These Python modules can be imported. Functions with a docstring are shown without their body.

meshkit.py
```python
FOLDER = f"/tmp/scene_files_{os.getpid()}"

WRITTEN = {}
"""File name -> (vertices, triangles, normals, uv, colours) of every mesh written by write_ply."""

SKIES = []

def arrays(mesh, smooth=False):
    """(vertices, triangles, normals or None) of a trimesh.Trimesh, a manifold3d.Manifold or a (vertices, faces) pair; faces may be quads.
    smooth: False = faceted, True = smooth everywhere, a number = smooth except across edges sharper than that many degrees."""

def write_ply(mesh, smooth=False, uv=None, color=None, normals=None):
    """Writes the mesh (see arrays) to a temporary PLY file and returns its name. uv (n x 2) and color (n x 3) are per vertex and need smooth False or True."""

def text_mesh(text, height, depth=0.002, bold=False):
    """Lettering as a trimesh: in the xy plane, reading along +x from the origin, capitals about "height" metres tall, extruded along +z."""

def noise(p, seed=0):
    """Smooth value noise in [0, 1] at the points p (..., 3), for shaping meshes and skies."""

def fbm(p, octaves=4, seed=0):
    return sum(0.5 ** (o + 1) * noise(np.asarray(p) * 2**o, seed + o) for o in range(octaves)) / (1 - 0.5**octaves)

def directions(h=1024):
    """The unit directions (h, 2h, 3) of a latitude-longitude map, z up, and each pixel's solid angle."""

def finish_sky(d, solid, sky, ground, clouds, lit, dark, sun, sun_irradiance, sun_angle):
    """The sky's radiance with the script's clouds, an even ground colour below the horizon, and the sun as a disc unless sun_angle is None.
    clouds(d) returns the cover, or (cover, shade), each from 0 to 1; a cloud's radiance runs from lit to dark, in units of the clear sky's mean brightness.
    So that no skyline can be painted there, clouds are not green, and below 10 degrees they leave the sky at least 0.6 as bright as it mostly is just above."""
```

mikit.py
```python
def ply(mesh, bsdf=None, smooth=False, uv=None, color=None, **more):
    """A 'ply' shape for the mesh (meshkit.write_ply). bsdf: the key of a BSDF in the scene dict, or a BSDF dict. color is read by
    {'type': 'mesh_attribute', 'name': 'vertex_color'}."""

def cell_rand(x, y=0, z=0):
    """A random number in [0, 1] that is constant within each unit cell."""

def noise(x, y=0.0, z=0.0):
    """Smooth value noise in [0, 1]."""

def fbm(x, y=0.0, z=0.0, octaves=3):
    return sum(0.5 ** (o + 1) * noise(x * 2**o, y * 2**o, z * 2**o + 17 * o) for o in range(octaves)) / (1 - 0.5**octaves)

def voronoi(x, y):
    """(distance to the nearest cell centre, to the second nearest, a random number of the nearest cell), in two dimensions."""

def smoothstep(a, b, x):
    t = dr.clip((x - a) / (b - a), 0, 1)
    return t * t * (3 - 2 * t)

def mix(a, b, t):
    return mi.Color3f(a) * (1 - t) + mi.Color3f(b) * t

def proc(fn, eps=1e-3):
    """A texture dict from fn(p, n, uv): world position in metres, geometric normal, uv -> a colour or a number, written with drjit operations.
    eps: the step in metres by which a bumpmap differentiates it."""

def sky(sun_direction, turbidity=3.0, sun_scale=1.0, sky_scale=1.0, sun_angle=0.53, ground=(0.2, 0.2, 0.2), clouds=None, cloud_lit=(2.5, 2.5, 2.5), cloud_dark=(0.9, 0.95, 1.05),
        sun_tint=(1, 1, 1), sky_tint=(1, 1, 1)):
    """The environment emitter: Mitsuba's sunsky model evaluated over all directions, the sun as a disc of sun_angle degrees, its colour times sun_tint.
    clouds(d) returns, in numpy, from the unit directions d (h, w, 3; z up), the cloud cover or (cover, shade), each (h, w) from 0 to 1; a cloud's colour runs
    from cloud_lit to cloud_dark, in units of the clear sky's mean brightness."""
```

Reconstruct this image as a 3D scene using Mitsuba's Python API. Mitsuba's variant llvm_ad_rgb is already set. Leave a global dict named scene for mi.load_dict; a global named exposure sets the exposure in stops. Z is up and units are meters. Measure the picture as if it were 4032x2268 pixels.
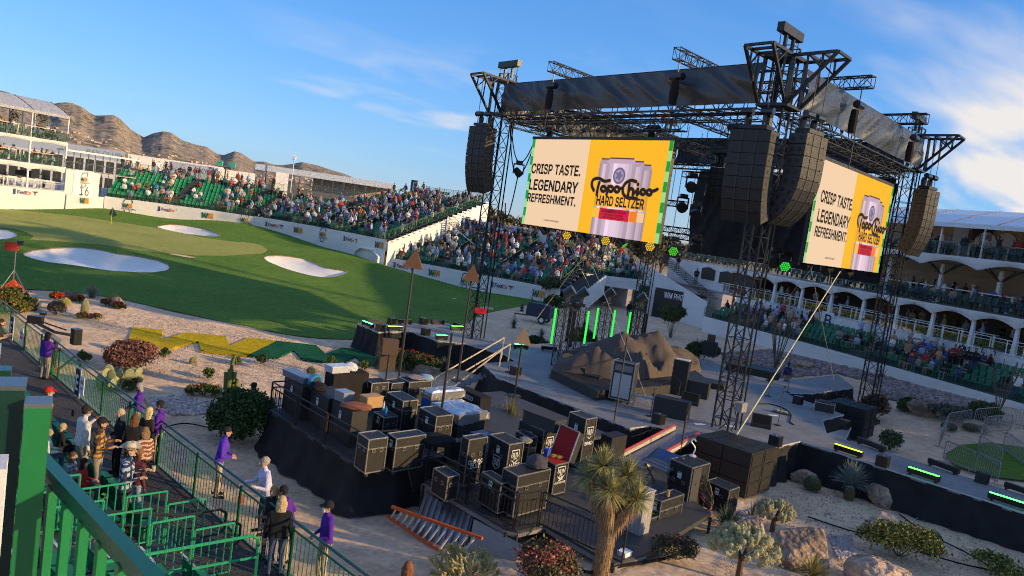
import math, random, numpy as np, trimesh, drjit as dr, mitsuba as mi, mikit, meshkit, manifold3d as m3
from scipy.spatial import Delaunay
from scipy.interpolate import RBFInterpolator
from shapely.geometry import Polygon, LineString, Point, MultiPolygon
from shapely import contains_xy
T4 = mi.ScalarTransform4f
scene, labels = {}, {}
rnd = random.Random(7); rng = np.random.default_rng(7)
# ------------------------------------------------------------------ camera, sky, exposure
EYE = np.array([0, 0, 9.0]); FPX = 3028.7
PITCH, ROLL = math.radians(5.1), math.radians(8.1)
fwd = np.array([0, math.cos(PITCH), -math.sin(PITCH)]); r0 = np.array([1.0, 0, 0]); u0 = np.cross(r0, fwd)
IR = math.cos(ROLL) * r0 + math.sin(ROLL) * u0
IU = -math.sin(ROLL) * r0 + math.cos(ROLL) * u0
scene['camera'] = {'type': 'perspective', 'fov': math.degrees(2 * math.atan(2016 / FPX)), 'fov_axis': 'x', 'near_clip': 0.05, 'far_clip': 60000.0,
    'to_world': T4().look_at(origin=EYE.tolist(), target=(EYE + fwd).tolist(), up=IU.tolist())}
SUN_EL = math.radians(14.5)
SUN = (0.953 * math.cos(SUN_EL), -0.303 * math.cos(SUN_EL), math.sin(SUN_EL))
exposure = 2.85
def clouds(d):
    az = np.degrees(np.arctan2(d[..., 0], d[..., 1])); el = np.degrees(np.arcsin(np.clip(d[..., 2], -1, 1)))
    z = np.maximum(d[..., 2], 0.03)
    X, Y = d[..., 0] / (z + .25), d[..., 1] / (z + .25)
    u, v = X * .92 + Y * .38, -X * .38 + Y * .92
    q = np.stack([u * 1.6, v * 5.5, 0 * u], -1)
    w = meshkit.fbm(np.stack([u * 2, v * 2, 0 * u + 3], -1), 3, 5)
    q = q + w[..., None] * 1.6
    n = meshkit.fbm(q, 6, 11)
    big = meshkit.fbm(np.stack([X * 1.1, Y * 1.1, 0 * X + 9], -1), 3, 31)
    band = np.exp(-((el - 7.5) / 6.5) ** 2)
    right = np.clip((az - 14) / 18, 0, 1) * np.exp(-((el - 9) / 11) ** 2)
    right = np.clip((az - 20) / 12, 0, 1) * np.exp(-((el - 7) / 7) ** 2)
    wisp = np.clip((n - .47) * 3.4, 0, 1)
    fill_veil = np.clip((el - 33) / 14, 0, 1)  # overhead cirrus out of view, added as white fill light
    c = wisp * (.04 + .85 * np.exp(-((el - 6.5) / 4.0) ** 2) * np.clip((az + 24) / 12, 0, 1)) + right * np.clip((n - .40) * 3.4, 0, 1) * 1.1 + .5 * wisp * wisp * np.exp(-((el - 12) / 9) ** 2) * np.clip((az - 14) / 12, 0, 1) + fill_veil * np.clip((n - .36) * 2.4, 0, 1) * .8
    side = np.clip((np.abs(az - 12) - 45) / 20, 0, 1) * np.exp(-((el - 12) / 16) ** 2)  # more unseen cloud beside and behind the view, added to fill the shadows
    c = c + side * np.clip((n - .36) * 2.5, 0, 1)
    lowhaze = np.exp(-np.maximum(el, 0) / 4.5) * .45
    return np.clip(np.maximum(c * .85, lowhaze), 0, 1), np.clip((.60 - n) * 2.5, 0, .6) * (.3 + .7 * right)
scene['sky'] = mikit.sky(SUN, turbidity=3, clouds=clouds, cloud_lit=(2.5, 2.4, 2.35), cloud_dark=(1.3, 1.4, 1.6), sun_angle=.6, sun_scale=.62, sky_tint=(.33, .68, 1.22))
# ------------------------------------------------------------------ picture point -> place
def ray(x, y):
    d = fwd * FPX + IR * (x - 2016) - IU * (y - 1134); return d / np.linalg.norm(d)
def g(x, y, z=0.0):
    d = ray(x, y); return EYE + d * ((z - EYE[2]) / d[2])
def vz(x, y, b):                      # height of a picture point that stands straight above b
    d = ray(x, y); return EYE[2] + d[2] * math.hypot(b[0], b[1]) / math.hypot(d[0], d[1])
def proj(p):
    v = np.asarray(p, float) - EYE; c = v @ fwd
    return 2016 + FPX * (v @ IR) / c, 1134 - FPX * (v @ IU) / c
def cc(ox, oy, s, *pts): return [(ox + x / s, oy + y / s) for x, y in pts]
# ------------------------------------------------------------------ materials
def decode(p, n, uv):                 # a part's flat colour, kept in its uv so that alike meshes can be joined
    a = uv.x * 256; r = dr.floor(a); gq = dr.floor((a - r) * 256); b = dr.floor(uv.y * 256)
    return mi.Color3f(dr.square(r / 255), dr.square(gq / 255), dr.square(b / 255))
PALETTE = mikit.proc(decode)
def encode(c):
    q = np.clip(np.round(np.sqrt(np.clip(c, 0, 1)) * 255), 0, 255); return np.c_[(q[:, 0] * 256 + q[:, 1] + .5) / 65536, (q[:, 2] + .5) / 256]
def vcol(name, rough=.6, metallic=0.0, spec=.5, **k):
    scene[name] = {'type': 'twosided', 'b': {'type': 'principled', 'base_color': PALETTE, 'roughness': rough, 'metallic': metallic, 'specular': spec, **k}}
vcol('paint', .55); vcol('cloth', .9, spec=.2); vcol('gloss', .28); vcol('metal', .38, .85); vcol('leaf', .7, spec=.3)
def pbsdf(name, fn, rough=.85, bump=None, spec=.3, scale=.02, eps=.02, **k):
    b = {'type': 'principled', 'base_color': mikit.proc(fn), 'roughness': rough, 'specular': spec, **k}
    if bump is not None: b = {'type': 'bumpmap', 'tex': mikit.proc(bump, eps), 'scale': scale, 'bsdf': b}
    scene[name] = {'type': 'twosided', 'b': b}
N, FB, MX, SS = mikit.noise, mikit.fbm, mikit.mix, mikit.smoothstep
pbsdf('bunker_sand', lambda p, n, uv: MX((.66, .63, .57), (.78, .76, .71), FB(p.x * .8, p.y * .8, 2, 3)), .95)
pbsdf('turf', lambda p, n, uv: MX((.045, .115, .018), (.125, .20, .032), .55 * FB(p.x * .22, p.y * .22, 0, 3) + .45 * FB(p.x * 1.6, p.y * 2.5, 3, 3)) * (.75 + .5 * N(p.x * 7, p.y * 9)), .9, spec=.15)
pbsdf('putting', lambda p, n, uv: MX((.21, .235, .055), (.28, .285, .085), FB(p.x * .3, p.y * .3, 7, 4)) * (.9 + .2 * N(p.x * 4, p.y * 4)), .85, spec=.15)
pbsdf('yellow_turf', lambda p, n, uv: MX((.34, .24, .008), (.50, .37, .015), FB(p.x * 1.5, p.y * 1.5, 0, 4)) * (.75 + .4 * N(p.x * 12, p.y * 12)), .95, spec=.1)
pbsdf('green_turf', lambda p, n, uv: MX((.008, .065, .03), (.018, .11, .055), FB(p.x * 1.5, p.y * 1.5, 0, 4)) * (.75 + .4 * N(p.x * 12, p.y * 12)), .95, spec=.1)
pbsdf('asphalt', lambda p, n, uv: MX((.045, .043, .042), (.085, .08, .075), FB(p.x * .9, p.y * .9, 1, 3)) * (.6 + .8 * N(p.x * 28, p.y * 28)), .9)
def rockcol(p, n, uv):
    b = FB(p.x * .9, p.y * .9, p.z * .9, 4)
    return MX((.19, .135, .10), (.52, .38, .27), SS(.25, .75, b)) * (.55 + .8 * N(p.x * 11, p.y * 11, p.z * 11))
pbsdf('boulder_rock', rockcol, .95, lambda p, n, uv: FB(p.x * 4, p.y * 4, p.z * 4, 4), scale=.3, eps=.02)
def mtn(p, n, uv):
    s = FB(p.x * .006, p.y * .006, p.z * .01, 4); t = FB(p.x * .05, p.y * .05, p.z * .05, 3)
    c = MX((.20, .155, .12), (.30, .235, .18), s)
    return MX(c, (.10, .095, .06), SS(.46, .6, t) * SS(-.1, .55, 1.1 - s))
pbsdf('mountain_rock', mtn, .98)
def fabric(p, n, uv): return mi.Color3f(.74, .73, .71) * (.9 + .12 * FB(p.x * .5 + p.y * .5, p.z * 1.2, 0, 3))
pbsdf('white_wrap', fabric, .7, lambda p, n, uv: FB((p.x + p.y) * .8, p.z * 2.2, p.x * .3, 3), scale=.05, eps=.05)
def deckc(p, n, uv):
    return mi.Color3f(.19, .19, .195) * (.75 + .5 * FB(p.x * .8, p.y * .8, 0, 4)) * (.9 + .2 * N(p.x * 6, p.y * 6))
pbsdf('deck', deckc, .55, spec=.4)
pbsdf('black_drape', lambda p, n, uv: mi.Color3f(.012, .012, .014) * (.6 + .8 * N(p.x * 3, p.y * 3, p.z * 3)), .75, spec=.35)
pbsdf('black_banner', lambda p, n, uv: mi.Color3f(.030, .033, .039) * (.92 + .16 * N(p.x * .6, p.y * .6, p.z * .6)), .36, spec=.6)
scene['leaf_thin'] = {'type': 'principledthin', 'base_color': PALETTE, 'roughness': .7, 'diff_trans': .5, 'spec_trans': 0.0}
scene['glass_pane'] = {'type': 'thindielectric'}
# ------------------------------------------------------------------ naming and meshes
def uniq(k):
    if k not in used: used.add(k); return k
    i = counters.get(k, 0) + 1
    while f'{k}_{i:03d}' in used: i += 1
    counters[k] = i; k2 = f'{k}_{i:03d}'; used.add(k2); return k2
used, counters = set(), {}
def thing(name, label, cat=None, group=None, kind=None):
    k = uniq(name); e = {'label': label}
    if cat: e['category'] = cat
    if group: e['group'] = group
    if kind: e['kind'] = kind
    labels[k] = e; return k
def pk(parent, name, label=None, kind=None):
    k = uniq(parent + '__' + name)
    if label or kind: labels[k] = {**({'label': label} if label else {}), **({'kind': kind} if kind else {})}
    return k
def rotz(a): c, s = math.cos(a), math.sin(a); return np.array([[c, -s, 0], [s, c, 0], [0, 0, 1.0]])
def frame(o, x, y=None):              # placement: origin o, local x along x (horizontal), z up
    x = np.array([x[0], x[1], 0.0]); x /= np.linalg.norm(x); y = np.array([-x[1], x[0], 0]); return np.column_stack([x, y, [0, 0, 1.0]]), np.array(o, float)
BOXF = np.array([[0, 2, 3, 1], [4, 5, 7, 6], [0, 1, 5, 4], [2, 6, 7, 3], [0, 4, 6, 2], [1, 3, 7, 5]])
class MB:
    def __init__(s, col=(.5, .5, .5)): s.v, s.f, s.c, s.n, s.col, s.R, s.o = [], [], [], 0, col, None, None
    def at(s, o, ang=0.0): s.R, s.o = rotz(ang), np.array(o, float); return s
    def fr(s, R, o): s.R, s.o = R, np.array(o, float); return s
    def add(s, v, f, col=None):
        v = np.asarray(v, float).reshape(-1, 3); f = np.asarray(f, int)
        if len(f) == 0: return s
        if f.shape[1] == 4: f = np.vstack([f[:, [0, 1, 2]], f[:, [0, 2, 3]]])
        if s.R is not None: v = v @ s.R.T + s.o
        col = np.asarray(s.col if col is None else col, float)
        s.v.append(v); s.f.append(f + s.n); s.c.append(np.broadcast_to(col, (len(v), 3))); s.n += len(v); return s
    def box(s, c, d, col=None, R=None):
        h = np.array(d, float) / 2
        v = np.array([[x, y, z] for x in (-1, 1) for y in (-1, 1) for z in (-1, 1)]) * h
        v = v[:, :] if R is None else v @ np.asarray(R).T
        return s.add(v + np.array(c, float), BOXF[:, ::-1], col)
    def bar(s, p, q, r=.02, n=4, col=None, r2=None):
        p, q = np.array(p, float), np.array(q, float); d = q - p; L = np.linalg.norm(d)
        if L < 1e-6: return s
        d /= L; a = np.cross(d, [0, 0, 1.0] if abs(d[2]) < .9 else [1.0, 0, 0]); a /= np.linalg.norm(a); b = np.cross(d, a)
        t = (np.arange(n) + .5) * 2 * math.pi / n; ring = np.outer(np.cos(t), a) + np.outer(np.sin(t), b)
        v = np.vstack([p + ring * r, q + ring * (r if r2 is None else r2), [p], [q]]); i = np.arange(n); j = (i + 1) % n
        f = np.vstack([np.c_[i, j, j + n], np.c_[i, j + n, i + n], np.c_[j, i, i * 0 + 2 * n], np.c_[i + n, j + n, i * 0 + 2 * n + 1]])
        return s.add(v, f, col)
    def path(s, pts, r=.02, n=5, col=None):
        for a, b in zip(pts[:-1], pts[1:]): s.bar(a, b, r, n, col)
        return s
    def quad(s, a, b, c, d, col=None): return s.add([a, b, c, d], [[0, 1, 2, 3]], col)
    def grid(s, P, col=None):           # P (n, m, 3)
        n, m = P.shape[:2]; i = np.arange(n * m).reshape(n, m)
        f = np.c_[i[:-1, :-1].ravel(), i[1:, :-1].ravel(), i[1:, 1:].ravel(), i[:-1, 1:].ravel()]
        return s.add(P.reshape(-1, 3), f, None if col is None else np.asarray(col).reshape(-1, 3) if np.ndim(col) > 1 else col)
    def lathe(s, o, prof, n=12, col=None):
        t = np.arange(n) * 2 * math.pi / n
        P = np.array([[[r * math.cos(a), r * math.sin(a), z] for a in t] for r, z in prof]) + np.array(o, float)
        m = len(prof); i = np.arange(m * n).reshape(m, n); k = np.roll(i, -1, 1)
        f = np.c_[i[:-1].ravel(), k[:-1].ravel(), k[1:].ravel(), i[1:].ravel()]
        return s.add(P.reshape(-1, 3), f, None if col is None else (col if np.ndim(col) == 1 else np.repeat(np.asarray(col), n, 0)))
    def prism(s, poly, z0, z1, col=None):   # shapely polygon or points
        poly = poly if hasattr(poly, 'exterior') else Polygon(poly)
        m = trimesh.creation.extrude_polygon(poly, z1 - z0, engine='earcut')
        return s.add(np.array(m.vertices) + [0, 0, z0], m.faces, col)
    def tm(s, m, col=None): return s.add(m.vertices, m.faces, col)
    def out(s, key, mat='paint', smooth=False):
        if not s.v: return key
        v, f, c = np.vstack(s.v), np.vstack(s.f), np.vstack(s.c)
        if mat in NOCOL: scene[key] = mikit.ply((v, f), mat, smooth)
        else: scene[key] = mikit.ply((v, f), mat, smooth if smooth is True else False, uv=encode(c))
        return key
NOCOL = {k for k in scene if k not in ('paint', 'cloth', 'gloss', 'metal', 'leaf', 'leaf_thin')}
def tess(poly, step, seed=0):          # triangulated sheet over a polygon: (xy, faces)
    poly = poly.buffer(0); r = np.random.default_rng(seed); parts = list(getattr(poly, 'geoms', [poly])); V, Fc, n = [], [], 0
    for p in parts:
        b = [np.array([ring.interpolate(t).coords[0] for t in np.arange(0, ring.length, step * .7)]) for ring in [p.exterior, *p.interiors]]
        x0, y0, x1, y1 = p.bounds
        gx, gy = np.meshgrid(np.arange(x0, x1, step), np.arange(y0, y1, step)); q = np.c_[gx.ravel(), gy.ravel()] + r.uniform(-.3, .3, (gx.size, 2)) * step
        inner = p.buffer(-step * .35); q = q[contains_xy(inner, q[:, 0], q[:, 1])] if not inner.is_empty else q[:0]
        P = np.vstack([*b, q]); t = Delaunay(P).simplices; c = P[t].mean(1); t = t[contains_xy(p, c[:, 0], c[:, 1])]
        a, e = P[t[:, 1]] - P[t[:, 0]], P[t[:, 2]] - P[t[:, 0]]; flip = a[:, 0] * e[:, 1] - a[:, 1] * e[:, 0] < 0; t[flip] = t[flip][:, ::-1]
        V.append(P); Fc.append(t + n); n += len(P)
    return np.vstack(V), np.vstack(Fc)
# ------------------------------------------------------------------ stands: plan lines (x, y), left to right as seen from the stand at the camera
def PL(z, *p): return np.array([g(x, y, z)[:2] for x, y in p])
S1L = np.array([[-56.6, 104.6], [-48.6, 107.0], [-42.5, 107.9], [-37.0, 107.4]])
S1R = np.array([[-37.0, 107.4], [-31.5, 105.6], [-27.0, 102.8], [-21.5, 98.6], [-16.05, 94.0]])
S2A = np.array([[-16.2, 95.6], [-9.5, 92.5], [-3.0, 88.6], [5.3, 84.2]])
S2B = np.array([[8.2, 88.0], [16.5, 92.0]])
SR = np.array([[18.6, 81.4], [19.9, 78.6], [23.9, 71.0], [27.0, 65.0], [29.3, 59.4], [30.9, 55.6], [33.2, 49.4], [36.0, 41.0], [37.6, 34.0]])
PV = np.array([[-65.5, 82.5], [-61.4, 90.9], [-58.0, 97.9]])
def resamp(P, step=1.5):
    L = LineString(P); n = max(2, int(round(L.length / step))); return np.array([L.interpolate(t, True).coords[0] for t in np.linspace(0, 1, n + 1)])
def normals(P):
    t = np.gradient(P, axis=0); t /= np.linalg.norm(t, axis=1)[:, None]; n = np.c_[-t[:, 1], t[:, 0]]; s = np.sign((n * P).sum(1).mean()); return n * s
def offs(P, d): return P + normals(P) * d
def hit(P, px, py):
    r = ray(px, py); best = None
    for i, (a, b) in enumerate(zip(P[:-1], P[1:])):
        A = np.array([[b[0] - a[0], -r[0]], [b[1] - a[1], -r[1]]])
        if abs(np.linalg.det(A)) < 1e-9: continue
        s, t = np.linalg.solve(A, -a)
        if t > 0 and (best is None or abs(s - .5) < abs(best[0] - .5)): best = (s, t, i)
    s, t, i = best; tan = P[i + 1] - P[i]; return EYE + t * r, tan / np.linalg.norm(tan)
# ------------------------------------------------------------------ ground heights
ctl = [(-30, 18, 0), (-16, 27, 0), (-5, 15, 0), (0, 5, .5), (10, 10, .85), (18, 17, .6), (3.1, 18.0, .85), (6.5, 18.6, .75), (9, 20.5, .6), (12, 21.5, .45), (5, 15, .9), (7.4, 25.5, .1), (12.5, 27.5, .1), (-.5, 19.6, .15), (15, 24, .3), (1.2, 16.5, .6), (-3, 15, .1), (30, 20, .2), (0, 30, 0), (10, 45, 0), (20, 36, 0), (-10, 38, 0), (-24, 43, 0), (6, 62, -.1), (-4, 56, 0), (-12, 55, .1), (12, 75, -.3),
       (-20, 62, .3), (-30, 55, .35), (-39, 72, 1.0), (-30, 80, 1.25), (-47, 70, 1.5), (-40, 50, .3), (-22, 85, .9), (-60, 60, 1.2), (-40, 95, 2.1), (2, 72, -.1), (24, 45, .15), (27, 38, .1), (21, 56, 0), (-75, 75, 2.0), (-60, 120, 2.5), (10, 110, .3), (50, 60, 1), (48, 20, .5), (-45, 125, 2.6), (-50, 30, 0), (-40, 5, 0)]
for P, pts in ((S1L, [(433, 823), (680, 862), (860, 868)]), (S1R, [(1000, 887), (1250, 965), (1400, 1005), (1500, 1036)]), (PV, [(0, 823), (238, 823)]), (S2A, [(1515, 1046), (1847, 1137), (2100, 1180)]), (SR, [(2756, 1302), (3032, 1368), (3250, 1420), (3486, 1476), (3731, 1542), (3975, 1601)])):
    for p in pts:
        q, _ = hit(P, *p); ctl.append((q[0], q[1], q[2]))
ctl = np.array(ctl, float)
_rbf = RBFInterpolator(ctl[:, :2], ctl[:, 2], kernel='thin_plate_spline', smoothing=.4)
_gx, _gy = np.arange(-92, 73, 1.5), np.arange(-12, 152, 1.5)
_gz = _rbf(np.stack(np.meshgrid(_gx, _gy, indexing='ij'), -1).reshape(-1, 2)).reshape(len(_gx), len(_gy)); _gz = np.clip(_gz, -.6, 3.4)
def base_h(x, y):
    x, y = np.clip(x, -91.9, 71), np.clip(y, -11.9, 149)
    u, w = (x + 92) / 1.5, (y + 12) / 1.5; i, j = np.minimum(u.astype(int), len(_gx) - 2), np.minimum(w.astype(int), len(_gy) - 2); a, b = u - i, w - j
    return (_gz[i, j] * (1 - a) + _gz[i + 1, j] * a) * (1 - b) + (_gz[i, j + 1] * (1 - a) + _gz[i + 1, j + 1] * a) * b
def bh(x, y): return float(base_h(np.array([float(x)]), np.array([float(y)]))[0])
def gr(px, py, dz=0.0):               # picture point -> ground
    d = ray(px, py); z = 0.0
    for _ in range(40):
        p = EYE + d * ((z - 9) / d[2]); z += .6 * (bh(p[0], p[1]) + dz - z)
    return EYE + d * ((z - 9) / d[2])
def gp(pts): return Polygon([tuple(gr(*p)[:2]) for p in pts])
def smoothpoly(p, k=.8): return p.buffer(k, 12).buffer(-2 * k, 12).buffer(k, 12)
BK = [cc(0, 780, 2.576, (230, 560), (330, 530), (520, 510), (740, 498), (900, 505), (1050, 530), (1200, 565), (1400, 590), (1600, 630), (1700, 670), (1725, 705), (1690, 735), (1560, 755), (1350, 752), (1100, 735), (900, 705), (700, 675), (480, 650), (330, 615), (245, 585)),
      cc(0, 780, 2.576, (1585, 290), (1650, 275), (1750, 266), (1900, 280), (2060, 310), (2200, 355), (2235, 378), (2200, 388), (2080, 385), (1900, 365), (1750, 335), (1640, 310)),
      cc(900, 900, 2.576, (355, 295), (390, 278), (500, 272), (640, 285), (780, 310), (900, 365), (1000, 400), (1100, 420), (1190, 425), (1210, 440), (1150, 470), (1060, 490), (960, 495), (850, 480), (720, 450), (600, 415), (480, 370), (390, 330)),
      cc(0, 780, 2.576, (0, 310), (60, 318), (130, 340), (175, 365), (170, 385), (120, 405), (60, 415), (0, 420), (-150, 430), (-300, 400), (-250, 330))]
BKP = [smoothpoly(gp(b), .5) for b in BK]
from shapely import distance, points, boundary
def H(x, y):
    x, y = np.asarray(x, float), np.asarray(y, float); z = base_h(x, y)
    for P, dep in zip(BKP, (.75, .8, .7, .5)):
        ins = contains_xy(P, x, y)
        if ins.any():
            e = distance(points(x[ins], y[ins]), P.boundary); z[ins] -= dep * (1 - np.exp(-(e / 1.1))) * 1.0
    return z
def sheet(key, poly, step, dz, mat):
    q, f = tess(poly, step); scene[key] = mikit.ply((np.c_[q, H(q[:, 0], q[:, 1]) + dz], f), mat, True); return key
# base ground, out to the horizon
xs = np.r_[-9000, -4000, -2000, -1000, -500, -250, -140, np.arange(-92, 72.1, 1.6), 100, 160, 300, 600, 1200, 3000, 9000]
ys = np.r_[-400, -100, -30, np.arange(-12, 150.1, 1.6), 170, 210, 280, 400, 600, 1000, 1600, 2600, 4500, 9000, 20000]
X, Y = np.meshgrid(xs, ys, indexing='ij'); Z = H(X.ravel(), Y.ravel()).reshape(X.shape) - .05
for b in BKP: Z -= .5 * contains_xy(b.buffer(1.2), X.ravel(), Y.ravel()).reshape(X.shape)
far = np.clip((np.hypot(X, Y) - 170) / 300, 0, 1); Z = Z * (1 - far)
near = (np.abs(X) < 90) & (Y < 100) & (Y > -10); Z += near * (meshkit.fbm(np.stack([X * .35, Y * .35, 0 * X], -1), 3, 3) - .5) * .16
pbsdf('desert', lambda p, n, uv: MX(MX((.50, .355, .225), (.68, .51, .355), FB(p.x * .45, p.y * .45, 0, 4)) * (.78 + .34 * N(p.x * 9, p.y * 9)) * (.86 + .2 * N(p.x * 2.3, p.y * 2.3, 4)),
      MX((.10, .10, .055), (.30, .23, .15), FB(p.x * .03, p.y * .03, 0, 4)), SS(150, 260, dr.norm(mi.Vector2f(p.x, p.y)))), .95, lambda p, n, uv: FB(p.x * 2.2, p.y * 2.2, p.z * 2, 4), scale=.09, eps=.04)
NOCOL.add('desert')
thing('ground', 'pale tan decomposed granite desert ground', kind='structure'); MB().grid(np.stack([X, Y, Z], -1)).out('ground', 'desert', True)
# golf turf
tl = [tuple(p) for p in np.vstack([[(-66, 81)], PV[1:] - [.0, .0], S1L, S1R[1:], S2A[1:]])]
near_edge = cc(0, 780, 2.576, (2576, 1310), (2200, 1240), (1700, 1130), (1300, 1040), (960, 980), (620, 940), (400, 930), (0, 905))
redge = [(2100, 1186), (2084, 1197), (2000, 1215), (1900, 1235), (1830, 1275), (1700, 1320), (1500, 1345), (1397, 1337)] + cc(900, 900, 2.576, (900, 1110), (600, 1075), (300, 1020))
tp = Polygon(tl + [tuple(gr(*p)[:2]) for p in redge + near_edge] + [(-75, 60), (-80, 75)]).buffer(0)
tp = max(getattr(tp, 'geoms', [tp]), key=lambda q: q.area)
put = gp(cc(0, 780, 2.576, (-300, 95), (0, 108), (350, 140), (800, 185), (1130, 235), (1600, 305), (2050, 400), (2400, 450)) + [(1000, 950), (1055, 984), (1040, 998), (960, 1003)] + cc(0, 780, 2.576, (2300, 588), (2000, 585), (1500, 545), (1050, 475), (600, 440), (200, 420), (-200, 460), (-500, 400)))
put = smoothpoly(put, 1.5).difference(BKP[3].buffer(1.2)).difference(BKP[0].buffer(1)); put = max(getattr(put, 'geoms', [put]), key=lambda q: q.area)
hol = tp
for b in BKP: hol = hol.difference(b)
thing('fairway', 'mown dark green golf turf around the putting green', kind='structure'); sheet('fairway', hol.difference(put.buffer(-.1)), 1.2, .0, 'turf')
thing('putting_green', 'closely mown yellowish putting green', kind='structure'); sheet('putting_green', put, 1.2, .015, 'putting')
for b, l in zip(BKP, ('large white sand bunker in front of the green', 'narrow sand bunker beyond the putting green', 'teardrop sand bunker at the shade edge', 'sand bunker cut by the left picture edge')):
    k = thing('sand_bunker', l, kind='structure'); sheet(k, b.buffer(.12), .5, -.01, 'bunker_sand')
    kk = pk(k, 'bunker_lip'); m = MB((.30, .19, .11)); ring = b.exterior
    pts = [ring.interpolate(t).coords[0] for t in np.arange(0, ring.length, .5)]; pts.append(pts[0]); q = np.array(pts); zz = base_h(q[:, 0], q[:, 1])
    m.path(np.c_[q, zz - .02], .05, 4); m.out(kk, 'cloth')
# letter turf, thick strips
def slab(name, label, px, mat, t=.05):
    P = gp(px); q, f = tess(P, .8); z = H(q[:, 0], q[:, 1]); k = thing(name, label, 'turf letter')
    n = len(q); top = np.c_[q, z + t]; 
    ring = np.array(P.exterior.coords); rz = H(ring[:, 0], ring[:, 1]); m = MB()
    m.add(top, f); m.grid(np.stack([np.c_[ring, rz - .05], np.c_[ring, rz + t]])); m.out(k, mat)
c7 = lambda *p: cc(0, 1150, 2.576, *p)
c4 = lambda *p: cc(900, 900, 2.576, *p)
slab('turf_letter', 'yellow zigzag letter of turf lying on the sand', c7((1345, 362), (1655, 390), (1630, 490), (1880, 418), (2285, 450), (2330, 550), (2515, 470)) + c4((200, 1112), (490, 1145), (185, 1295), (0, 1275)) + c7((2230, 625), (2045, 610), (2010, 500), (1745, 577), (1440, 560), (1285, 545)), 'yellow_turf')
slab('turf_letter', 'dark green zigzag letter of turf lying on the sand', c4((493, 1145), (890, 1190), (985, 1280), (1140, 1215), (1330, 1230), (1480, 1285), (1540, 1390), (1370, 1390), (1290, 1300), (1140, 1370), (745, 1335), (660, 1240), (490, 1320), (189, 1295)), 'green_turf')
NOCOL |= {'yellow_turf', 'green_turf'}
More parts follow.
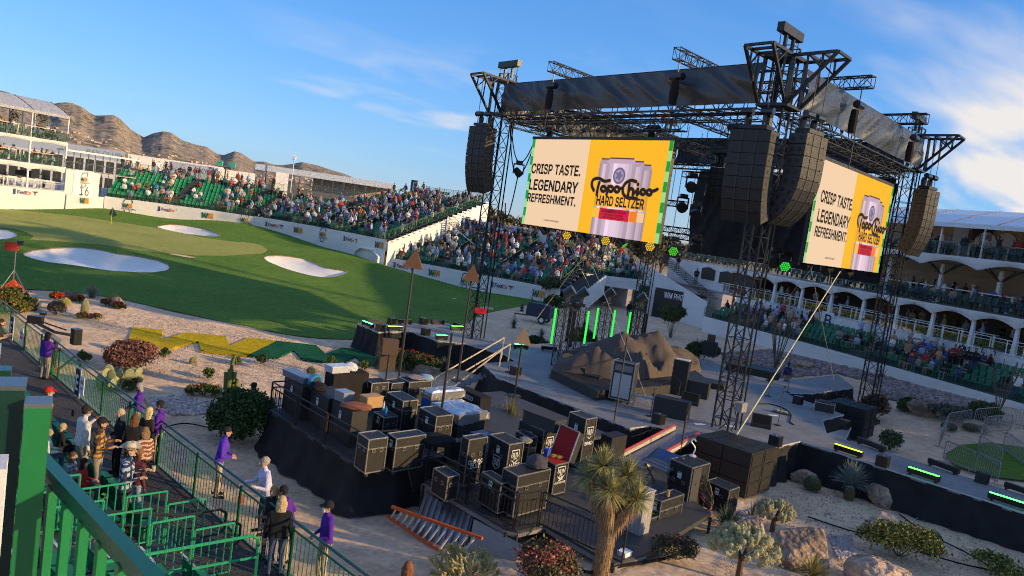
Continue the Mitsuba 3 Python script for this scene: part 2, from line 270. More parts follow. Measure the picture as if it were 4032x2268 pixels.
# ------------------------------------------------------------------ mountains
prof = np.array([(-400, 190), (-200, 205), (-60, 212), (0, 225), (25, 232), (70, 252), (105, 262), (130, 260), (150, 256), (165, 255), (182, 257), (205, 266), (225, 282), (240, 289), (262, 288), (285, 288), (300, 295), (330, 325), (362, 344), (385, 334), (410, 329), (430, 332), (460, 352), (490, 362), (520, 368), (545, 385), (562, 389), (590, 379), (605, 383), (640, 405), (665, 405), (690, 413), (712, 414), (735, 411), (760, 406), (800, 415), (830, 425), (868, 436), (900, 450), (930, 470), (990, 500)], float)
def azel(x, y):
    d = ray(x / K2, y / K2); return math.atan2(d[0], d[1]), math.atan2(d[2], math.hypot(d[0], d[1]))
K2 = 2576 / 4032
ae = np.array([azel(*p) for p in prof])
az = np.linspace(ae[0, 0], ae[-1, 0], 300); rr = np.r_[np.linspace(900, 2400, 10), np.linspace(2500, 5600, 90), np.linspace(5800, 8000, 8)]
A, Rr = np.meshgrid(az, rr, indexing='ij'); mx, my = np.sin(A) * Rr, np.cos(A) * Rr
pk_el = np.interp(az, ae[:, 0], ae[:, 1])
wob = (meshkit.fbm(np.stack([mx * .0009, my * .0009, 0 * mx], -1), 3, 5) - .5) * 1300
S = np.clip((Rr + wob - 2000) / (4700 - 2000), 0, 1); S = S ** 1.1 * np.clip((7600 - Rr) / 1900, 0, 1) ** .8
rid = 1 - np.abs(2 * meshkit.fbm(np.stack([A * 34 + Rr * .0006, Rr * .0009, 0 * mx + 2], -1), 4, 9) - 1) ** .9
fine = meshkit.fbm(np.stack([mx * .008, my * .008, 0 * mx], -1), 4, 19) - .5
hh = S * (.82 + .22 * rid * (1.25 - S)) + .03 * S * fine
hh *= 1.0
elmax = (hh * 1.0 / Rr).max(1); top = np.tan(np.maximum(pk_el, .001))
Zm = hh * (top / np.maximum(elmax, 1e-9))[:, None] + 9 * S
from scipy.ndimage import gaussian_filter1d
MT = np.stack([mx, my, np.maximum(Zm, 0) - 3], -1)
thing('mountain_range', 'brown scrubby desert mountain range behind the far stand', kind='structure'); MB().grid(MT).out('mountain_range', 'mountain_rock', True)
prof2 = np.array([(1000, 545), (1100, 530), (1160, 512), (1180, 508), (1192, 515), (1215, 530), (1250, 538), (1290, 548), (1330, 556), (1500, 577), (1700, 607), (1900, 632), (2100, 662), (2300, 690), (2600, 735)], float)
ae2 = np.array([azel(*p) for p in prof2]); az = np.linspace(ae2[0, 0], ae2[-1, 0], 200); rr = np.linspace(11000, 16000, 14)
A, Rr = np.meshgrid(az, rr, indexing='ij'); t = np.interp(az, ae2[:, 0], ae2[:, 1])[:, None]
Sx = np.sin(np.clip((Rr - 11000) / 5000, 0, 1) * math.pi) ** .8 * (.8 + .3 * meshkit.fbm(np.stack([A * 90, Rr * .001, 0 * A], -1), 4, 3))
thing('far_hills', 'hills on the horizon behind the stage, haze painted in as blue', kind='structure')
pbsdf('hill_rock', lambda p, n, uv: MX((.17, .20, .26), (.30, .27, .27), FB(p.x * .002, p.y * .002, p.z * .006, 3)), .95); NOCOL.add('hill_rock')  # bluish tint stands in for distance haze; no air is built
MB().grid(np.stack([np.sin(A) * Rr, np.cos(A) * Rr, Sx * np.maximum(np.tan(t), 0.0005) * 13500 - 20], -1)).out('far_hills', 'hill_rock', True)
k = thing('distant_houses', 'scattered pale desert houses along the foot of the mountains', kind='stuff'); m = MB()
for i in range(260):
    a = rnd.uniform(ae[6, 0], ae[-3, 0]); r = rnd.uniform(1900, 2700); x, y = math.sin(a) * r, math.cos(a) * r
    ii = int(np.clip((a - ae[0, 0]) / (ae[-1, 0] - ae[0, 0]) * 299, 0, 299)); z = np.interp(r, MT[ii].__array__()[:, 1] * 0 + np.r_[np.linspace(900, 2400, 10), np.linspace(2500, 5600, 90), np.linspace(5800, 8000, 8)], MT[ii][:, 2])
    m.at((x, y, z), rnd.random() * 3).box((0, 0, 2), (rnd.uniform(5, 11), rnd.uniform(4, 9), rnd.uniform(3.5, 5.5)), rnd.choice([(.55, .38, .26), (.6, .45, .33), (.4, .28, .2), (.65, .52, .4)]))
m.out(k, 'cloth')
# ------------------------------------------------------------------ people and seats are gathered, then written nearest first
PEOPLE, SEATS = [], []
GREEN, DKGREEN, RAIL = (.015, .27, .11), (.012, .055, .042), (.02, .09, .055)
def tmesh(text, h, bold=True, sx=1.0):
    m = meshkit.text_mesh(text, h, .004, bold); v = np.array(m.vertices); v[:, 0] *= sx; return v, np.array(m.faces)
_tc = {}
def decal(m, o, tan, v, f, col, s=1.0, dn=.09):   # flat mesh (x right, y up) put upright at o, facing the camera side
    t = np.array([tan[0], tan[1], 0]); nrm = np.array([t[1], -t[0], 0])
    if nrm[:2] @ (EYE[:2] - np.array(o)[:2]) < 0: t = -t; nrm = -nrm
    p = np.array(o, float) + nrm * dn + np.outer(v[:, 0] * s, t) + np.outer(v[:, 1] * s, [0, 0, 1]) + np.outer(v[:, 2], nrm)
    m.add(p, f, col)
def poly2(pts, depth=.004):
    P = pts if hasattr(pts, 'exterior') or hasattr(pts, 'geoms') else Polygon(pts); V, Fc, n = [], [], 0
    for q in getattr(P, 'geoms', [P]):
        mm = trimesh.creation.extrude_polygon(q, depth, engine='earcut'); V.append(np.array(mm.vertices)); Fc.append(np.array(mm.faces) + n); n += len(mm.vertices)
    return np.vstack(V), np.vstack(Fc)
def stroke(pts, w): return LineString(pts).buffer(w, 6)
LG, LO, LP = (.02, .10, .05), (.62, .26, .02), (.06, .02, .17)
W_POLY = [(0, 1), (.2, 1), (.3, .35), (.5, 1), (.62, 1), (.72, .35), (.95, 1), (1.14, 1), (.84, 0), (.62, 0), (.52, .45), (.34, 0), (.14, 0)]
M_POLY = [(.98, 0), (1.26, 1), (1.48, 1), (1.52, .6), (1.72, 1), (1.94, 1), (2.06, 0), (1.86, 0), (1.78, .6), (1.6, 0), (1.45, 0), (1.36, .55), (1.18, 0)]
def logo(kind, P, px, parent):
    o, tan = hit(P, *px); k = pk(parent, {'wm': 'letter_sign', 'fx': 'sponsor_sign', 'em': 'tournament_emblem'}[kind]); m = MB()
    if kind == 'wm':
        for pl, c in ((W_POLY, LG), (M_POLY, LO)): v, f = poly2(np.array(pl) - [1.03, .5]); decal(m, o, tan, v, f, c, .8)
    elif kind == 'fx':
        for tx, dx, c in (('Fed', -.95, LP), ('Ex', .55, (.75, .12, .02))):
            if tx not in _tc: _tc[tx] = tmesh(tx, .62)
            v, f = _tc[tx]; decal(m, o, tan, v + [dx, -.3, 0], f, c, .68)
        v, f = poly2(Polygon([(-1.6, -.42), (-1.2, -.42), (-1.2, .5), (-1.6, .5)]).difference(Polygon([(-1.5, -.2), (-1.42, -.2), (-1.42, .4), (-1.5, .4)]))); decal(m, o, tan, v, f, (.03, .03, .12), .68)
        v, f = poly2([(1.75, .35), (2.75, .35), (2.75, .2), (2.35, .12), (2.3, -.4), (2.2, -.4), (2.15, .12), (1.75, .2)]); decal(m, o, tan, v, f, (.02, .06, .06), .68)
    else:
        for pl, c in ((W_POLY, LG), (M_POLY, LO)): v, f = poly2((np.array(pl) - [1.03, .5]) * .72); decal(m, o, tan, v, f, c, .85)
        for st in ([(-.55, .5), (-.5, .85), (-.2, 1.02), (.75, 1.08)], [(.55, .9), (.72, .75), (.7, .5)], [(-.38, -.75), (-.3, -1.1), (0, -1.2), (.3, -1.08), (.42, -.72)]):
            v, f = poly2(stroke(st, .055)); decal(m, o, tan, v, f, (.02, .05, .04), .85)
        if 'PO' not in _tc: _tc['PO'] = tmesh('PHOENIX OPEN', .2)
        v, f = _tc['PO']; decal(m, o, tan, v + [-.8, -.62, 0], f, (.05, .07, .06), .85)
    return m.out(k, 'paint')
def fabric_wall(key, P, zt, zb, th=.06, step=.8, wav=.05, mat='white_wrap'):
    Q = resamp(P, step); n = normals(Q); L = np.r_[0, np.cumsum(np.linalg.norm(np.diff(Q, axis=0), axis=1))]
    zb = base_h(Q[:, 0], Q[:, 1]) - .15 if zb is None else np.broadcast_to(np.interp(L, np.linspace(0, L[-1], np.size(zb)), np.atleast_1d(zb)), len(Q))
    zt = np.interp(L, np.linspace(0, L[-1], np.size(zt)), np.atleast_1d(zt)); rows = []
    for t in np.linspace(0, 1, 7):
        z = zb * (1 - t) + zt * t; w = (meshkit.fbm(np.stack([L * .5, 0 * L + t * 2.2, 0 * L], -1), 3, 4) - .5) * wav * 2 * (1 if t < 1 else .2)
        rows.append(np.c_[Q - n * w[:, None], z])
    rows.append(np.c_[Q + n * th, zt]); rows.append(np.c_[Q + n * th, zb])
    MB().grid(np.stack(rows)).out(key, mat, 40)
def strip_along(m, Q, n, d0, d1, z, col, riser=None):
    a, b = Q + n * d0, Q + n * d1; zz = np.full(len(Q), z)
    m.grid(np.stack([np.c_[a, zz], np.c_[b, zz]]), None if col is None else col)
    if riser is not None: m.grid(np.stack([np.c_[a, zz - riser], np.c_[a, zz]]), None if col is None else col)
def railing(key, Q, z, h=1.05, col=RAIL, gap=.14, r=.014, mat='paint', kind='stuff', bal=True, rail2=True):
    m = MB(col); L = LineString(Q); D = L.length; P = lambda t: np.array(L.interpolate(t).coords[0])
    zf = z if callable(z) else (lambda t: z)
    pts = [np.r_[P(t), zf(t)] for t in np.linspace(0, D, max(2, int(D / 1.8) + 1))]
    for a, b in zip(pts[:-1], pts[1:]):
        m.bar(a + [0, 0, h], b + [0, 0, h], .026, 4); m.bar(a + [0, 0, .1], b + [0, 0, .1], .018, 4)
    for a in pts: m.bar(a, a + [0, 0, h], .026, 4)
    if bal:
        for t in np.arange(gap / 2, D, gap): p = np.r_[P(t), zf(t)]; m.bar(p + [0, 0, .1], p + [0, 0, h], r, 3)
    if kind: labels[key] = {**labels.get(key, {}), 'kind': kind}
    return m.out(key, mat)
def stand(key, P, z0, rows, dep, rise, aisles, dens, zone, seatcol=GREEN, skip=None, occ=None, d0=.35, sp=.54):
    """tiers of steps with seats; aisles: distances along the front as fractions; dens(fraction, row) -> share of seats taken"""
    Q = resamp(P, 1.2); n = normals(Q)
    for i in range(rows):
        m = MB((.055, .06, .06)); u_ = [j for j in range(len(Q)) if not (skip and skip(j / (len(Q) - 1), i))]; strip_along(m, Q[u_], n[u_], d0 + i * dep - .05, d0 + (i + 1) * dep - .05, z0 + i * rise, None, rise)
        m.out(pk(key, 'seating_step'), 'paint')
        R = LineString(Q + n * (d0 + (i + .55) * dep)); D = R.length
        for t in np.arange(.4, D - .3, sp):
            fr = t / D
            if any(abs(fr - (a + b * i)) * D < .75 for a, b in aisles): continue
            if skip and skip(fr, i): continue
            p = np.array(R.interpolate(t).coords[0]); q = np.array(R.interpolate(min(t + .1, D)).coords[0]) - np.array(R.interpolate(max(t - .1, 0)).coords[0])
            nn = np.array([-q[1], q[0]]); nn /= np.linalg.norm(nn); nn *= -np.sign(nn @ p) ; yaw = math.atan2(nn[1], nn[0]) - math.pi / 2
            z = z0 + i * rise
            SEATS.append((np.r_[p, z], yaw, seatcol, zone))
            if rnd.random() < dens(fr, i):
                st = rnd.random() < .28; off = nn * (.12 if st else .02)
                PEOPLE.append(dict(p=np.r_[p + off, z], yaw=yaw + rnd.gauss(0, .35), pose=('stand' if st else 'sit'), zone=zone, row=i))
    for a, b in aisles:                # stairs: treads proud of the steps, with a rail
        m = MB((.16, .16, .155)); mr = MB((.20, .22, .06) if zone != 'sun' else RAIL)
        for i in range(rows):
            R = Q + n * (d0 + i * dep); LR = LineString(R); f = min(max(a + b * i, 0.004), .996); t = f * LR.length
            p = np.array(LR.interpolate(t).coords[0]); tg = np.array(LR.interpolate(min(t + .2, LR.length)).coords[0]) - np.array(LR.interpolate(max(t - .2, 0)).coords[0]); ang = math.atan2(tg[1], tg[0])
            m.at((*p, z0 + i * rise), ang)
            m.box((0, .14 , -.06), (1.15, .3, .13)); m.box((0, .5, -rise / 2 - .02), (1.15, .3, .13))
        m.out(pk(key, 'aisle_stairs'), 'paint')
        LR0, LR1 = [LineString(Q + n * (d0 + i * dep)) for i in (1, rows - 1)]
        p0 = np.array(LR0.interpolate(min(max(a + b, .002), .998), True).coords[0]); p1 = np.array(LR1.interpolate(min(max(a + b * (rows - 1), .002), .998), True).coords[0])
        A3, B3 = np.r_[p0, z0 + rise + .9], np.r_[p1, z0 + (rows - 1) * rise + .9]
        nb = max(2, rows // 4)
        for q in range(nb):
            s0, s1 = q / nb + .02, (q + .75) / nb; mr.bar(A3 + (B3 - A3) * s0, A3 + (B3 - A3) * s1, .03, 4)
            for s in (s0, s1): e = A3 + (B3 - A3) * s; mr.bar(e - [0, 0, .95], e, .025, 4)
        mr.out(pk(key, 'handrail'), 'paint')
# ---- far grandstand, sunlit left part
k = thing('grandstand', 'sunlit far grandstand of bright green seats left of the tall bank', 'grandstand')
fabric_wall(pk(k, 'front_wall'), S1L, 4.25, None)
for kd, px in (('em', (502, 810)), ('fx', (656, 826)), ('wm', (818, 849)), ('em', (963, 866))): logo(kd, S1L if px[0] < 930 else np.vstack([S1L[-2:], S1R[1:2]]), px, k)
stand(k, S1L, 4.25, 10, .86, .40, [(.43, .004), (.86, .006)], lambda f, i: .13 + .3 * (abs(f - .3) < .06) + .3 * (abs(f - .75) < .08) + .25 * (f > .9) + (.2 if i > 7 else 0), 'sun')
railing(pk(k, 'front_railing'), S1L - normals(S1L) * .02, 4.25, .95)
Q = offs(S1L, .35 + 10 * .86); railing(pk(k, 'back_railing'), Q, 8.2)
m = MB((.055, .06, .06)); strip_along(m, S1L, normals(S1L), .35 + 10 * .86 - .1, .35 + 10 * .86 + 2.0, 8.25, None, 1.2); m.out(pk(k, 'top_walkway'), 'paint')
for i in range(26):
    f = rnd.random(); q = np.array(LineString(Q).interpolate(f, True).coords[0]); q = q * (1 + .5 / np.linalg.norm(q)); PEOPLE.append(dict(p=np.r_[q, 8.25], yaw=math.pi + math.atan2(-q[0], q[1]) * 1 + rnd.gauss(0, .8), pose='stand', zone='sun', row=10))
# ---- tall bank
k = thing('grandstand', 'tall crowded far grandstand bank with stepped white end wall', 'grandstand')
fabric_wall(pk(k, 'front_wall'), S1R, 4.3, None)
for kd, px in (('fx', (1072, 886)), ('wm', (1174, 906)), ('em', (1271, 923)), ('fx', (1376, 943)), ('wm', (1494, 965))): logo(kd, S1R, px, k)
tallside = lambda f, i: (i > 9 and f < .34 + (i - 9) * .012)
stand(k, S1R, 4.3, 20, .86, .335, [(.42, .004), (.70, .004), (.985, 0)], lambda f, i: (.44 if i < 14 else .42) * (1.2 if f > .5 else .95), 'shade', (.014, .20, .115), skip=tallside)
railing(pk(k, 'front_railing'), S1R - normals(S1R) * .02, 4.3, .95)
n1 = normals(S1R)[-1]; tg = S1R[-1] - S1R[-2]; tg /= np.linalg.norm(tg)
m = MB((.80, .79, .77)); e0 = S1R[-1] + tg * .12
for i in range(20):                      # stepped end wall
    a, b = e0 + n1 * (.3 + i * .86), e0 + n1 * (.3 + (i + 1) * .86); z = 4.3 + i * .335 + (.12 if i < 10 else .1)
    zb = .2 if i < 12 else .2
    for pq in ((a, b),):
        if i < 11:
            zq = 4.3 + i * .335 - .2; m.quad([*a, zb], [*b, zb], [*b, zq + .335], [*a, zq]); continue
        m.quad([*a, zb], [*b, zb], [*b, z], [*a, z]); m.quad([*(a - tg * .1), z], [*(b - tg * .1), z], [*b, z], [*a, z]); m.quad([*a, z - .335], [*(a - tg * .1), z - .335], [*(a - tg * .1), z], [*a, z])
m.out(pk(k, 'end_wall'), 'paint')
railing(pk(k, 'end_railing'), np.array([e0 - tg * .2 + n1 * .3, e0 - tg * .2 + n1 * 17.4]), lambda t: 4.3 + max(0, (t)) / .86 * .335 + .1, 1.05)
zT = 4.3 + 19 * .335; Qb = offs(resamp(S1R, 1.2), .35 + 20 * .86); Qb = Qb[int(len(Qb) * .50):]
railing(pk(k, 'back_railing'), Qb, zT, 1.2)
fabric_wall(pk(k, 'back_wall'), Qb + normals(Qb) * .1, zT, .2, wav=.02)
q, tn = hit(Qb, 1632, 733); m = MB((.03, .045, .09)); v, f = poly2([(-.7, -.9), (.7, -.9), (.7, .9), (-.7, .9)]); decal(m, q, tn, v, f, (.03, .045, .09), 1.0, .12); v, f = tmesh('E', 1.1); decal(m, q, tn, v - [.36, .55, 0], f, (.8, .8, .78), 1.0, .135); m.out(pk(k, 'section_sign'), 'paint')
# mid landing stair on the end of the bank
m = MB((.06, .06, .06)); a0 = e0 + n1 * 10 + tg * .9
for i in range(14): m.fr(*frame((*(a0 + tg * i * .30 + n1 * i * .12), 7.4 - i * .19), tg)).box((0, 0, 0), (.32, 1.6, .05))
m.R = None; m.bar([*(a0 - n1 * .8), 7.3], [*(a0 - n1 * .8 + tg * 4.2 + n1 * 1.7), 4.7], .09, 4, (.75, .75, .74))
m.out(pk(k, 'side_stairs'), 'paint')
railing(pk(k, 'stair_railing'), np.array([a0 - n1 * .85, a0 - n1 * .85 + tg * 4.2 + n1 * 1.7]), lambda t: 7.45 - t * .58, 1.05, (.03, .035, .035))
for t_ in (1.2, 3.4): q = a0 + tg * t_ + n1 * t_ * .4; PEOPLE.append(dict(p=np.r_[q, 7.45 - t_ * .6], yaw=2.4, pose='stand', zone='shade', row=0))
# tunnel mouth in the wall
o, tn = hit(S1R, 1448, 1032); ng = np.array([tn[1], -tn[0]]); k2 = pk(k, 'tunnel_mouth'); m = MB((.42, .40, .37))
w, zt = 2.35, 2.75; zb = bh(o[0], o[1]) - .1
arc = [(-w, zb), (-w, zt - .7), (-w * .55, zt - .05), (0, zt), (w * .55, zt - .05), (w, zt - .7), (w, zb)]
pf = np.array([[*(o[:2] + tn * x + ng * .5), z] for x, z in arc]); pb = np.array([[*(o[:2] + tn * x - ng * 5), z] for x, z in arc]); pw = np.array([[*(o[:2] + tn * x * 1.04 + ng * .5), z + (.06 if 0 < i < 6 else 0)] for i, (x, z) in enumerate(arc)]); p0_ = np.array([[*(o[:2] + tn * x * 1.04 - ng * .05), z + (.06 if 0 < i < 6 else 0)] for i, (x, z) in enumerate(arc)])
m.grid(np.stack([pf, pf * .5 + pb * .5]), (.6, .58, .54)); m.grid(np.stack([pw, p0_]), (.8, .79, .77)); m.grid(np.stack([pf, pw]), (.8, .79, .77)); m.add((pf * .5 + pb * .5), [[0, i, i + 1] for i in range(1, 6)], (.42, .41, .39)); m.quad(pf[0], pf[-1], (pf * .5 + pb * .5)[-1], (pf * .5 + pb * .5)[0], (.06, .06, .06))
m.out(k2, 'paint')
# ---- second, shaded grandstand
k = thing('grandstand', 'low shaded grandstand of teal seats behind the stage', 'grandstand')
fabric_wall(pk(k, 'front_wall'), S2A, 2.1, None)
for kd, px in (('fx', (1580, 1048)), ('wm', (1711, 1075)), ('em', (1832, 1105)), ('fx', (1967, 1125)), ('wm', (2122, 1157))): logo(kd, S2A, px, k)
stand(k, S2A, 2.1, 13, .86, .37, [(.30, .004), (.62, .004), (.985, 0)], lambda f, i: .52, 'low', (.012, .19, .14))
railing(pk(k, 'front_railing'), S2A - normals(S2A) * .02, 2.1, .95)
Qb = offs(resamp(S2A, 1.2), .35 + 13 * .86 + .1); fabric_wall(pk(k, 'back_wall'), Qb, 8.1, .2, wav=.02)
e = Qb * (1 - .35 / np.linalg.norm(Qb, axis=1))[:, None]
for i in range(60):
    q = np.array(LineString(e).interpolate(rnd.random(), True).coords[0]); PEOPLE.append(dict(p=np.r_[q, 2.1 + 12 * .37], yaw=math.pi + rnd.gauss(0, .7), pose='stand', zone='low', row=12))
k = thing('grandstand', 'shaded grandstand block above the tunnel left of the dark screen', 'grandstand')
fabric_wall(pk(k, 'front_wall'), S2B, 4.0, [2.9, 2.6]); stand(k, S2B, 4.0, 8, .86, .37, [(.02, .0), (.97, 0)], lambda f, i: .6, 'low', (.012, .19, .14)); railing(pk(k, 'front_railing'), S2B - normals(S2B) * .02, 4.0, .95)
st_a = S2A[-1]; nn = normals(S2A)[-1]; m = MB((.05, .052, .055)); tg = np.array([nn[1], -nn[0]])
for i in range(14): m.fr(*frame((*(st_a + nn * (.2 + i * .43) + tg * 1.5), 2.1 + i * .15), tg)).box((0, 0, -.6), (2.2, .45, 1.2))
m.out(pk(k, 'stairs'), 'paint'); m = MB((.8, .79, .77))
for i in range(14): m.fr(*frame((*(st_a + nn * (.2 + i * .43) + tg * 2.7), 2.1 + i * .15), tg)).box((0, 0, -1.1), (.1, .44, 2.3))
m.out(pk(k, 'stair_side_wall'), 'paint')
m = MB((.30, .27, .24)); a, b = S2B[0], S2B[1]; nb = normals(S2B)[0]
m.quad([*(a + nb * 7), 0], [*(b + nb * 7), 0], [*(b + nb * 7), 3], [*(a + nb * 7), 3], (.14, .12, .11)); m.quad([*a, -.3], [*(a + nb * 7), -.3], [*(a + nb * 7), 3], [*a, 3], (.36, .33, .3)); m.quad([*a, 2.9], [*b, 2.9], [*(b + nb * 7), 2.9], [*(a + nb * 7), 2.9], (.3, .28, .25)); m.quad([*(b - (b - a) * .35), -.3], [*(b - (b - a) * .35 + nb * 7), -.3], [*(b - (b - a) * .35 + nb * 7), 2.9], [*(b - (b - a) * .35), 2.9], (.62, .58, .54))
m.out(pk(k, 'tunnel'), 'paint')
# ---- black screen wall with the interlocking circles
p1, p2 = g(2562, 1250, .15), g(2756, 1299, -.1); k = thing('video_wall', 'dark unlit video wall with red and orange circles left of the white stand', 'video wall')
u = (p2 - p1)[:2]; Ls = np.linalg.norm(u); u /= Ls; R_, o_ = frame(p1, u); zt = vz(2570, 1132, p1) - p1[2]; zt2 = vz(2760, 1170, p2) - p2[2]; hS = (zt + zt2) / 2
sgn = 1
m = MB((.012, .012, .014)).fr(R_, o_); m.box((Ls * .365, .2, hS / 2), (Ls * .73, .3, hS)); m.out(pk(k, 'screen'), 'gloss'); m = MB((.035, .022, .016)).fr(R_, o_); m.box((Ls * .865, .2, hS / 2), (Ls * .27, .36, hS)); m.out(pk(k, 'side_banner'), 'paint')
m = MB().fr(R_, o_)
def flat(m, v, f, x, z, col, y=-.012, s=1.0): m.add(np.c_[x + v[:, 0] * s, y - v[:, 2], z + v[:, 1] * s], f[:, ::-1], col)
for dx, c, y in ((-.42, (.55, .02, .02), -.012), (.42, (.75, .25, .05), -.011)): v, f = poly2(Point(0, 0).buffer(.7, 16)); flat(m, v, f, Ls * .865 + dx, hS * .5, c, y)
v, f = poly2(Point(-.42, 0).buffer(.7, 16).intersection(Point(.42, 0).buffer(.7, 16))); flat(m, v, f, Ls * .865, hS * .5, (.7, .12, .03), -.018); m.out(pk(k, 'circle_emblem'), 'paint')
m = MB().fr(R_, o_); v, f = tmesh('WM PHOENIX OPEN', .62, True, .62); flat(m, v, f, Ls * .2, hS - .95, (.75, .75, .78)); v, f = tmesh('FedEx', .42); flat(m, v, f, Ls * .62, hS - .9, (.7, .5, .6)); m.out(pk(k, 'lettering'), 'paint')
k = thing('banner_panel', 'tall dark green banner with gold lettering behind the rear tower', 'banner'); q = g(2520, 1235, 0); m = MB((.01, .06, .03)); zt = vz(2545, 1125, q); R_, o_ = frame(q, u)
m.fr(R_, o_).box((0, 0, zt / 2), (2.2, .2, zt)); v, f = tmesh('ROLEX', .4); flat(m, v, f, -.85, .9, (.55, .4, .1), -.12); m.add(np.array([[-.35, -.12, 2], [.35, -.12, 2], [.5, -.12, 2.7], [.2, -.12, 2.35], [0, -.12, 2.8], [-.2, -.12, 2.35], [-.5, -.12, 2.7]]), [[0, 1, 3], [0, 3, 5], [1, 2, 3], [0, 5, 6], [3, 4, 5]], (.55, .4, .1)); m.out(k, 'paint')
# white ramp wall and stairs between the screen and the right stand
k = thing('stair_wall', 'white stepped wall with descending black railed stairs beside the dark screen', 'staircase'); a, b = np.array([14.5, 93.0]), np.array([20.6, 81.0])
fabric_wall(pk(k, 'white_wall'), np.array([a, [17.6, 88.0], b]), [6.2, 4.6, 3.2], -.2); m = MB((.05, .05, .05))
for i in range(18): m.fr(*frame((*(np.array([17.0, 92.0]) + (np.array([21.5, 83.0]) - np.array([17.0, 92.0])) * i / 17), 7.0 - i * .2), (.9, .43))).box((0, 0, 0), (1.6, .55, .06))
m.out(pk(k, 'stairs'), 'paint'); railing(pk(k, 'railing'), np.array([[16.4, 91.6], [20.8, 82.8]]), lambda t: 7.0 - t * .37, 1.05, (.02, .02, .022))
for t_ in (.35, .7): q = np.array([17.0, 92.0]) + (np.array([21.5, 83.0]) - np.array([17.0, 92.0])) * t_; PEOPLE.append(dict(p=np.r_[q, 7.03 - t_ * 17 * .2], yaw=2.9, pose='stand', zone='low', row=0, top=(.02, .02, .025)))
# ------------------------------------------------------------------ decked pavilions
WH, BEI = (.80, .79, .77), (.42, .33, .23)
def along(P, t): L = LineString(P); p = np.array(L.interpolate(t).coords[0]); q = np.array(L.interpolate(min(t + .2, L.length)).coords[0]) - np.array(L.interpolate(max(t - .2, 0)).coords[0]); return p, q / np.linalg.norm(q)
def bays(P, bay): L = LineString(P).length; return np.linspace(0, L, max(1, round(L / bay)) + 1)
def fascia(key, P, zt, zcol, arch, bay, out=.0):
    L = LineString(P).length; nb = max(1, round(L / bay)); S = np.linspace(0, L, nb * 8 + 1); pts = np.array([LineString(P).interpolate(s).coords[0] for s in S]); n = normals(pts)
    a = np.abs(np.sin(S / L * nb * math.pi)); zb = zcol + arch * a
    w = (.10 * np.abs(np.sin(S / L * nb * math.pi))) - out
    rows = [np.c_[pts + n * .05, np.full(len(S), zt)], np.c_[pts - n * (.06), np.full(len(S), zt)], np.c_[pts - n * (.10 - w[:, None] * .4), zt * .5 + zb * .5], np.c_[pts + n * (w[:, None]), zb], np.c_[pts + n * (w[:, None] + .06), zb + .02]]
    MB().grid(np.stack(rows)).out(key, 'white_wrap', 50)
def column_set(key, P, bay, z0, z1, w0=.34, w1=.20, col=WH, skip0=0):
    for s in bays(P, bay)[skip0:]:
        p, t = along(P, s); m = MB(col).fr(*frame((*p, 0), t)); v = []
        for z, w in ((z0, w0), (z0 + .9, w0 * .78), (z1, w1)): v += [(-w / 2, -w / 2, z), (w / 2, -w / 2, z), (w / 2, w / 2, z), (-w / 2, w / 2, z)]
        f = [[i + 4 * r, (i + 1) % 4 + 4 * r, (i + 1) % 4 + 4 * r + 4, i + 4 * r + 4] for r in (0, 1) for i in range(4)]; m.add(v, f); m.out(pk(key, 'column'), 'paint')
def glass_rail(key, P, z, h=1.02, bay=1.3, frame_w=.035):
    B = bays(P, bay)
    for a, b in zip(B[:-1], B[1:]):
        p, _ = along(P, a); q, _ = along(P, b); k = pk(key, 'rail_panel'); m = MB(WH)
        m.bar((*p, z), (*p, z + h), frame_w, 4); m.bar((*p, z + h), (*q, z + h), frame_w, 4); m.bar((*p, z + .06), (*q, z + .06), frame_w * .8, 4); m.bar((*p, z + h - .22), (*q, z + h - .22), frame_w * .6, 4); m.out(k, 'paint')
        MB().quad((*p, z + .08), (*q, z + .08), (*q, z + h - .24), (*p, z + h - .24)).out(pk(k, 'glass_pane'), 'glass_pane')
def deck_slab(key, name, P, d0, d1, z, t=.16, col=(.30, .30, .30)):
    Q = resamp(P, 2); n = normals(Q); a, b = Q + n * d0, Q + n * d1; zt = np.full(len(Q), z)
    MB(col).grid(np.stack([np.c_[a, zt - t], np.c_[a, zt], np.c_[b, zt], np.c_[b, zt - t], np.c_[a, zt - t]])).out(pk(key, name), 'paint')
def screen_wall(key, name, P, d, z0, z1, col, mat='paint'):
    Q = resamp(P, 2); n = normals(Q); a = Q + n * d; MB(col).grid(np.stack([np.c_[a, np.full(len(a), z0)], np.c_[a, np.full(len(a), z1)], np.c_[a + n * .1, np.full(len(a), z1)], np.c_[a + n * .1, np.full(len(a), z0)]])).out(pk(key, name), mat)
def counter_row(key, P, d, z, bay, gapp=.12, col=WH):
    Q = offs(resamp(P, 1.0), d); B = bays(Q, bay)
    for a, b in zip(B[:-1], B[1:]):
        if rnd.random() < gapp: continue
        p, t = along(Q, a + .3); q, _ = along(Q, b - .2); m = MB(col); c = (p + q) / 2; L = np.linalg.norm(q - p); m.fr(*frame((*c, z), q - p)); m.box((0, 0, 1.06), (L, .45, .07))
        for x in (-L / 2 + .2, L / 2 - .2): m.box((x, 0, .51), (.12, .12, 1.03))
        m.out(pk(key, 'counter'), 'paint')
def deck_seats(P, d, z, col, zone, sp=.62, p_=.9):
    Q = offs(resamp(P, 1.0), d); L = LineString(Q).length
    for s in np.arange(.4, L - .3, sp):
        if rnd.random() > p_ or int(s / 4.2) % 4 == 3 and (s / 4.2) % 1 < .3: continue
        p, t = along(Q, s); nn = np.array([-t[1], t[0]]); nn *= -np.sign(nn @ p); SEATS.append((np.r_[p, z], math.atan2(nn[1], nn[0]) - math.pi / 2, col, zone))
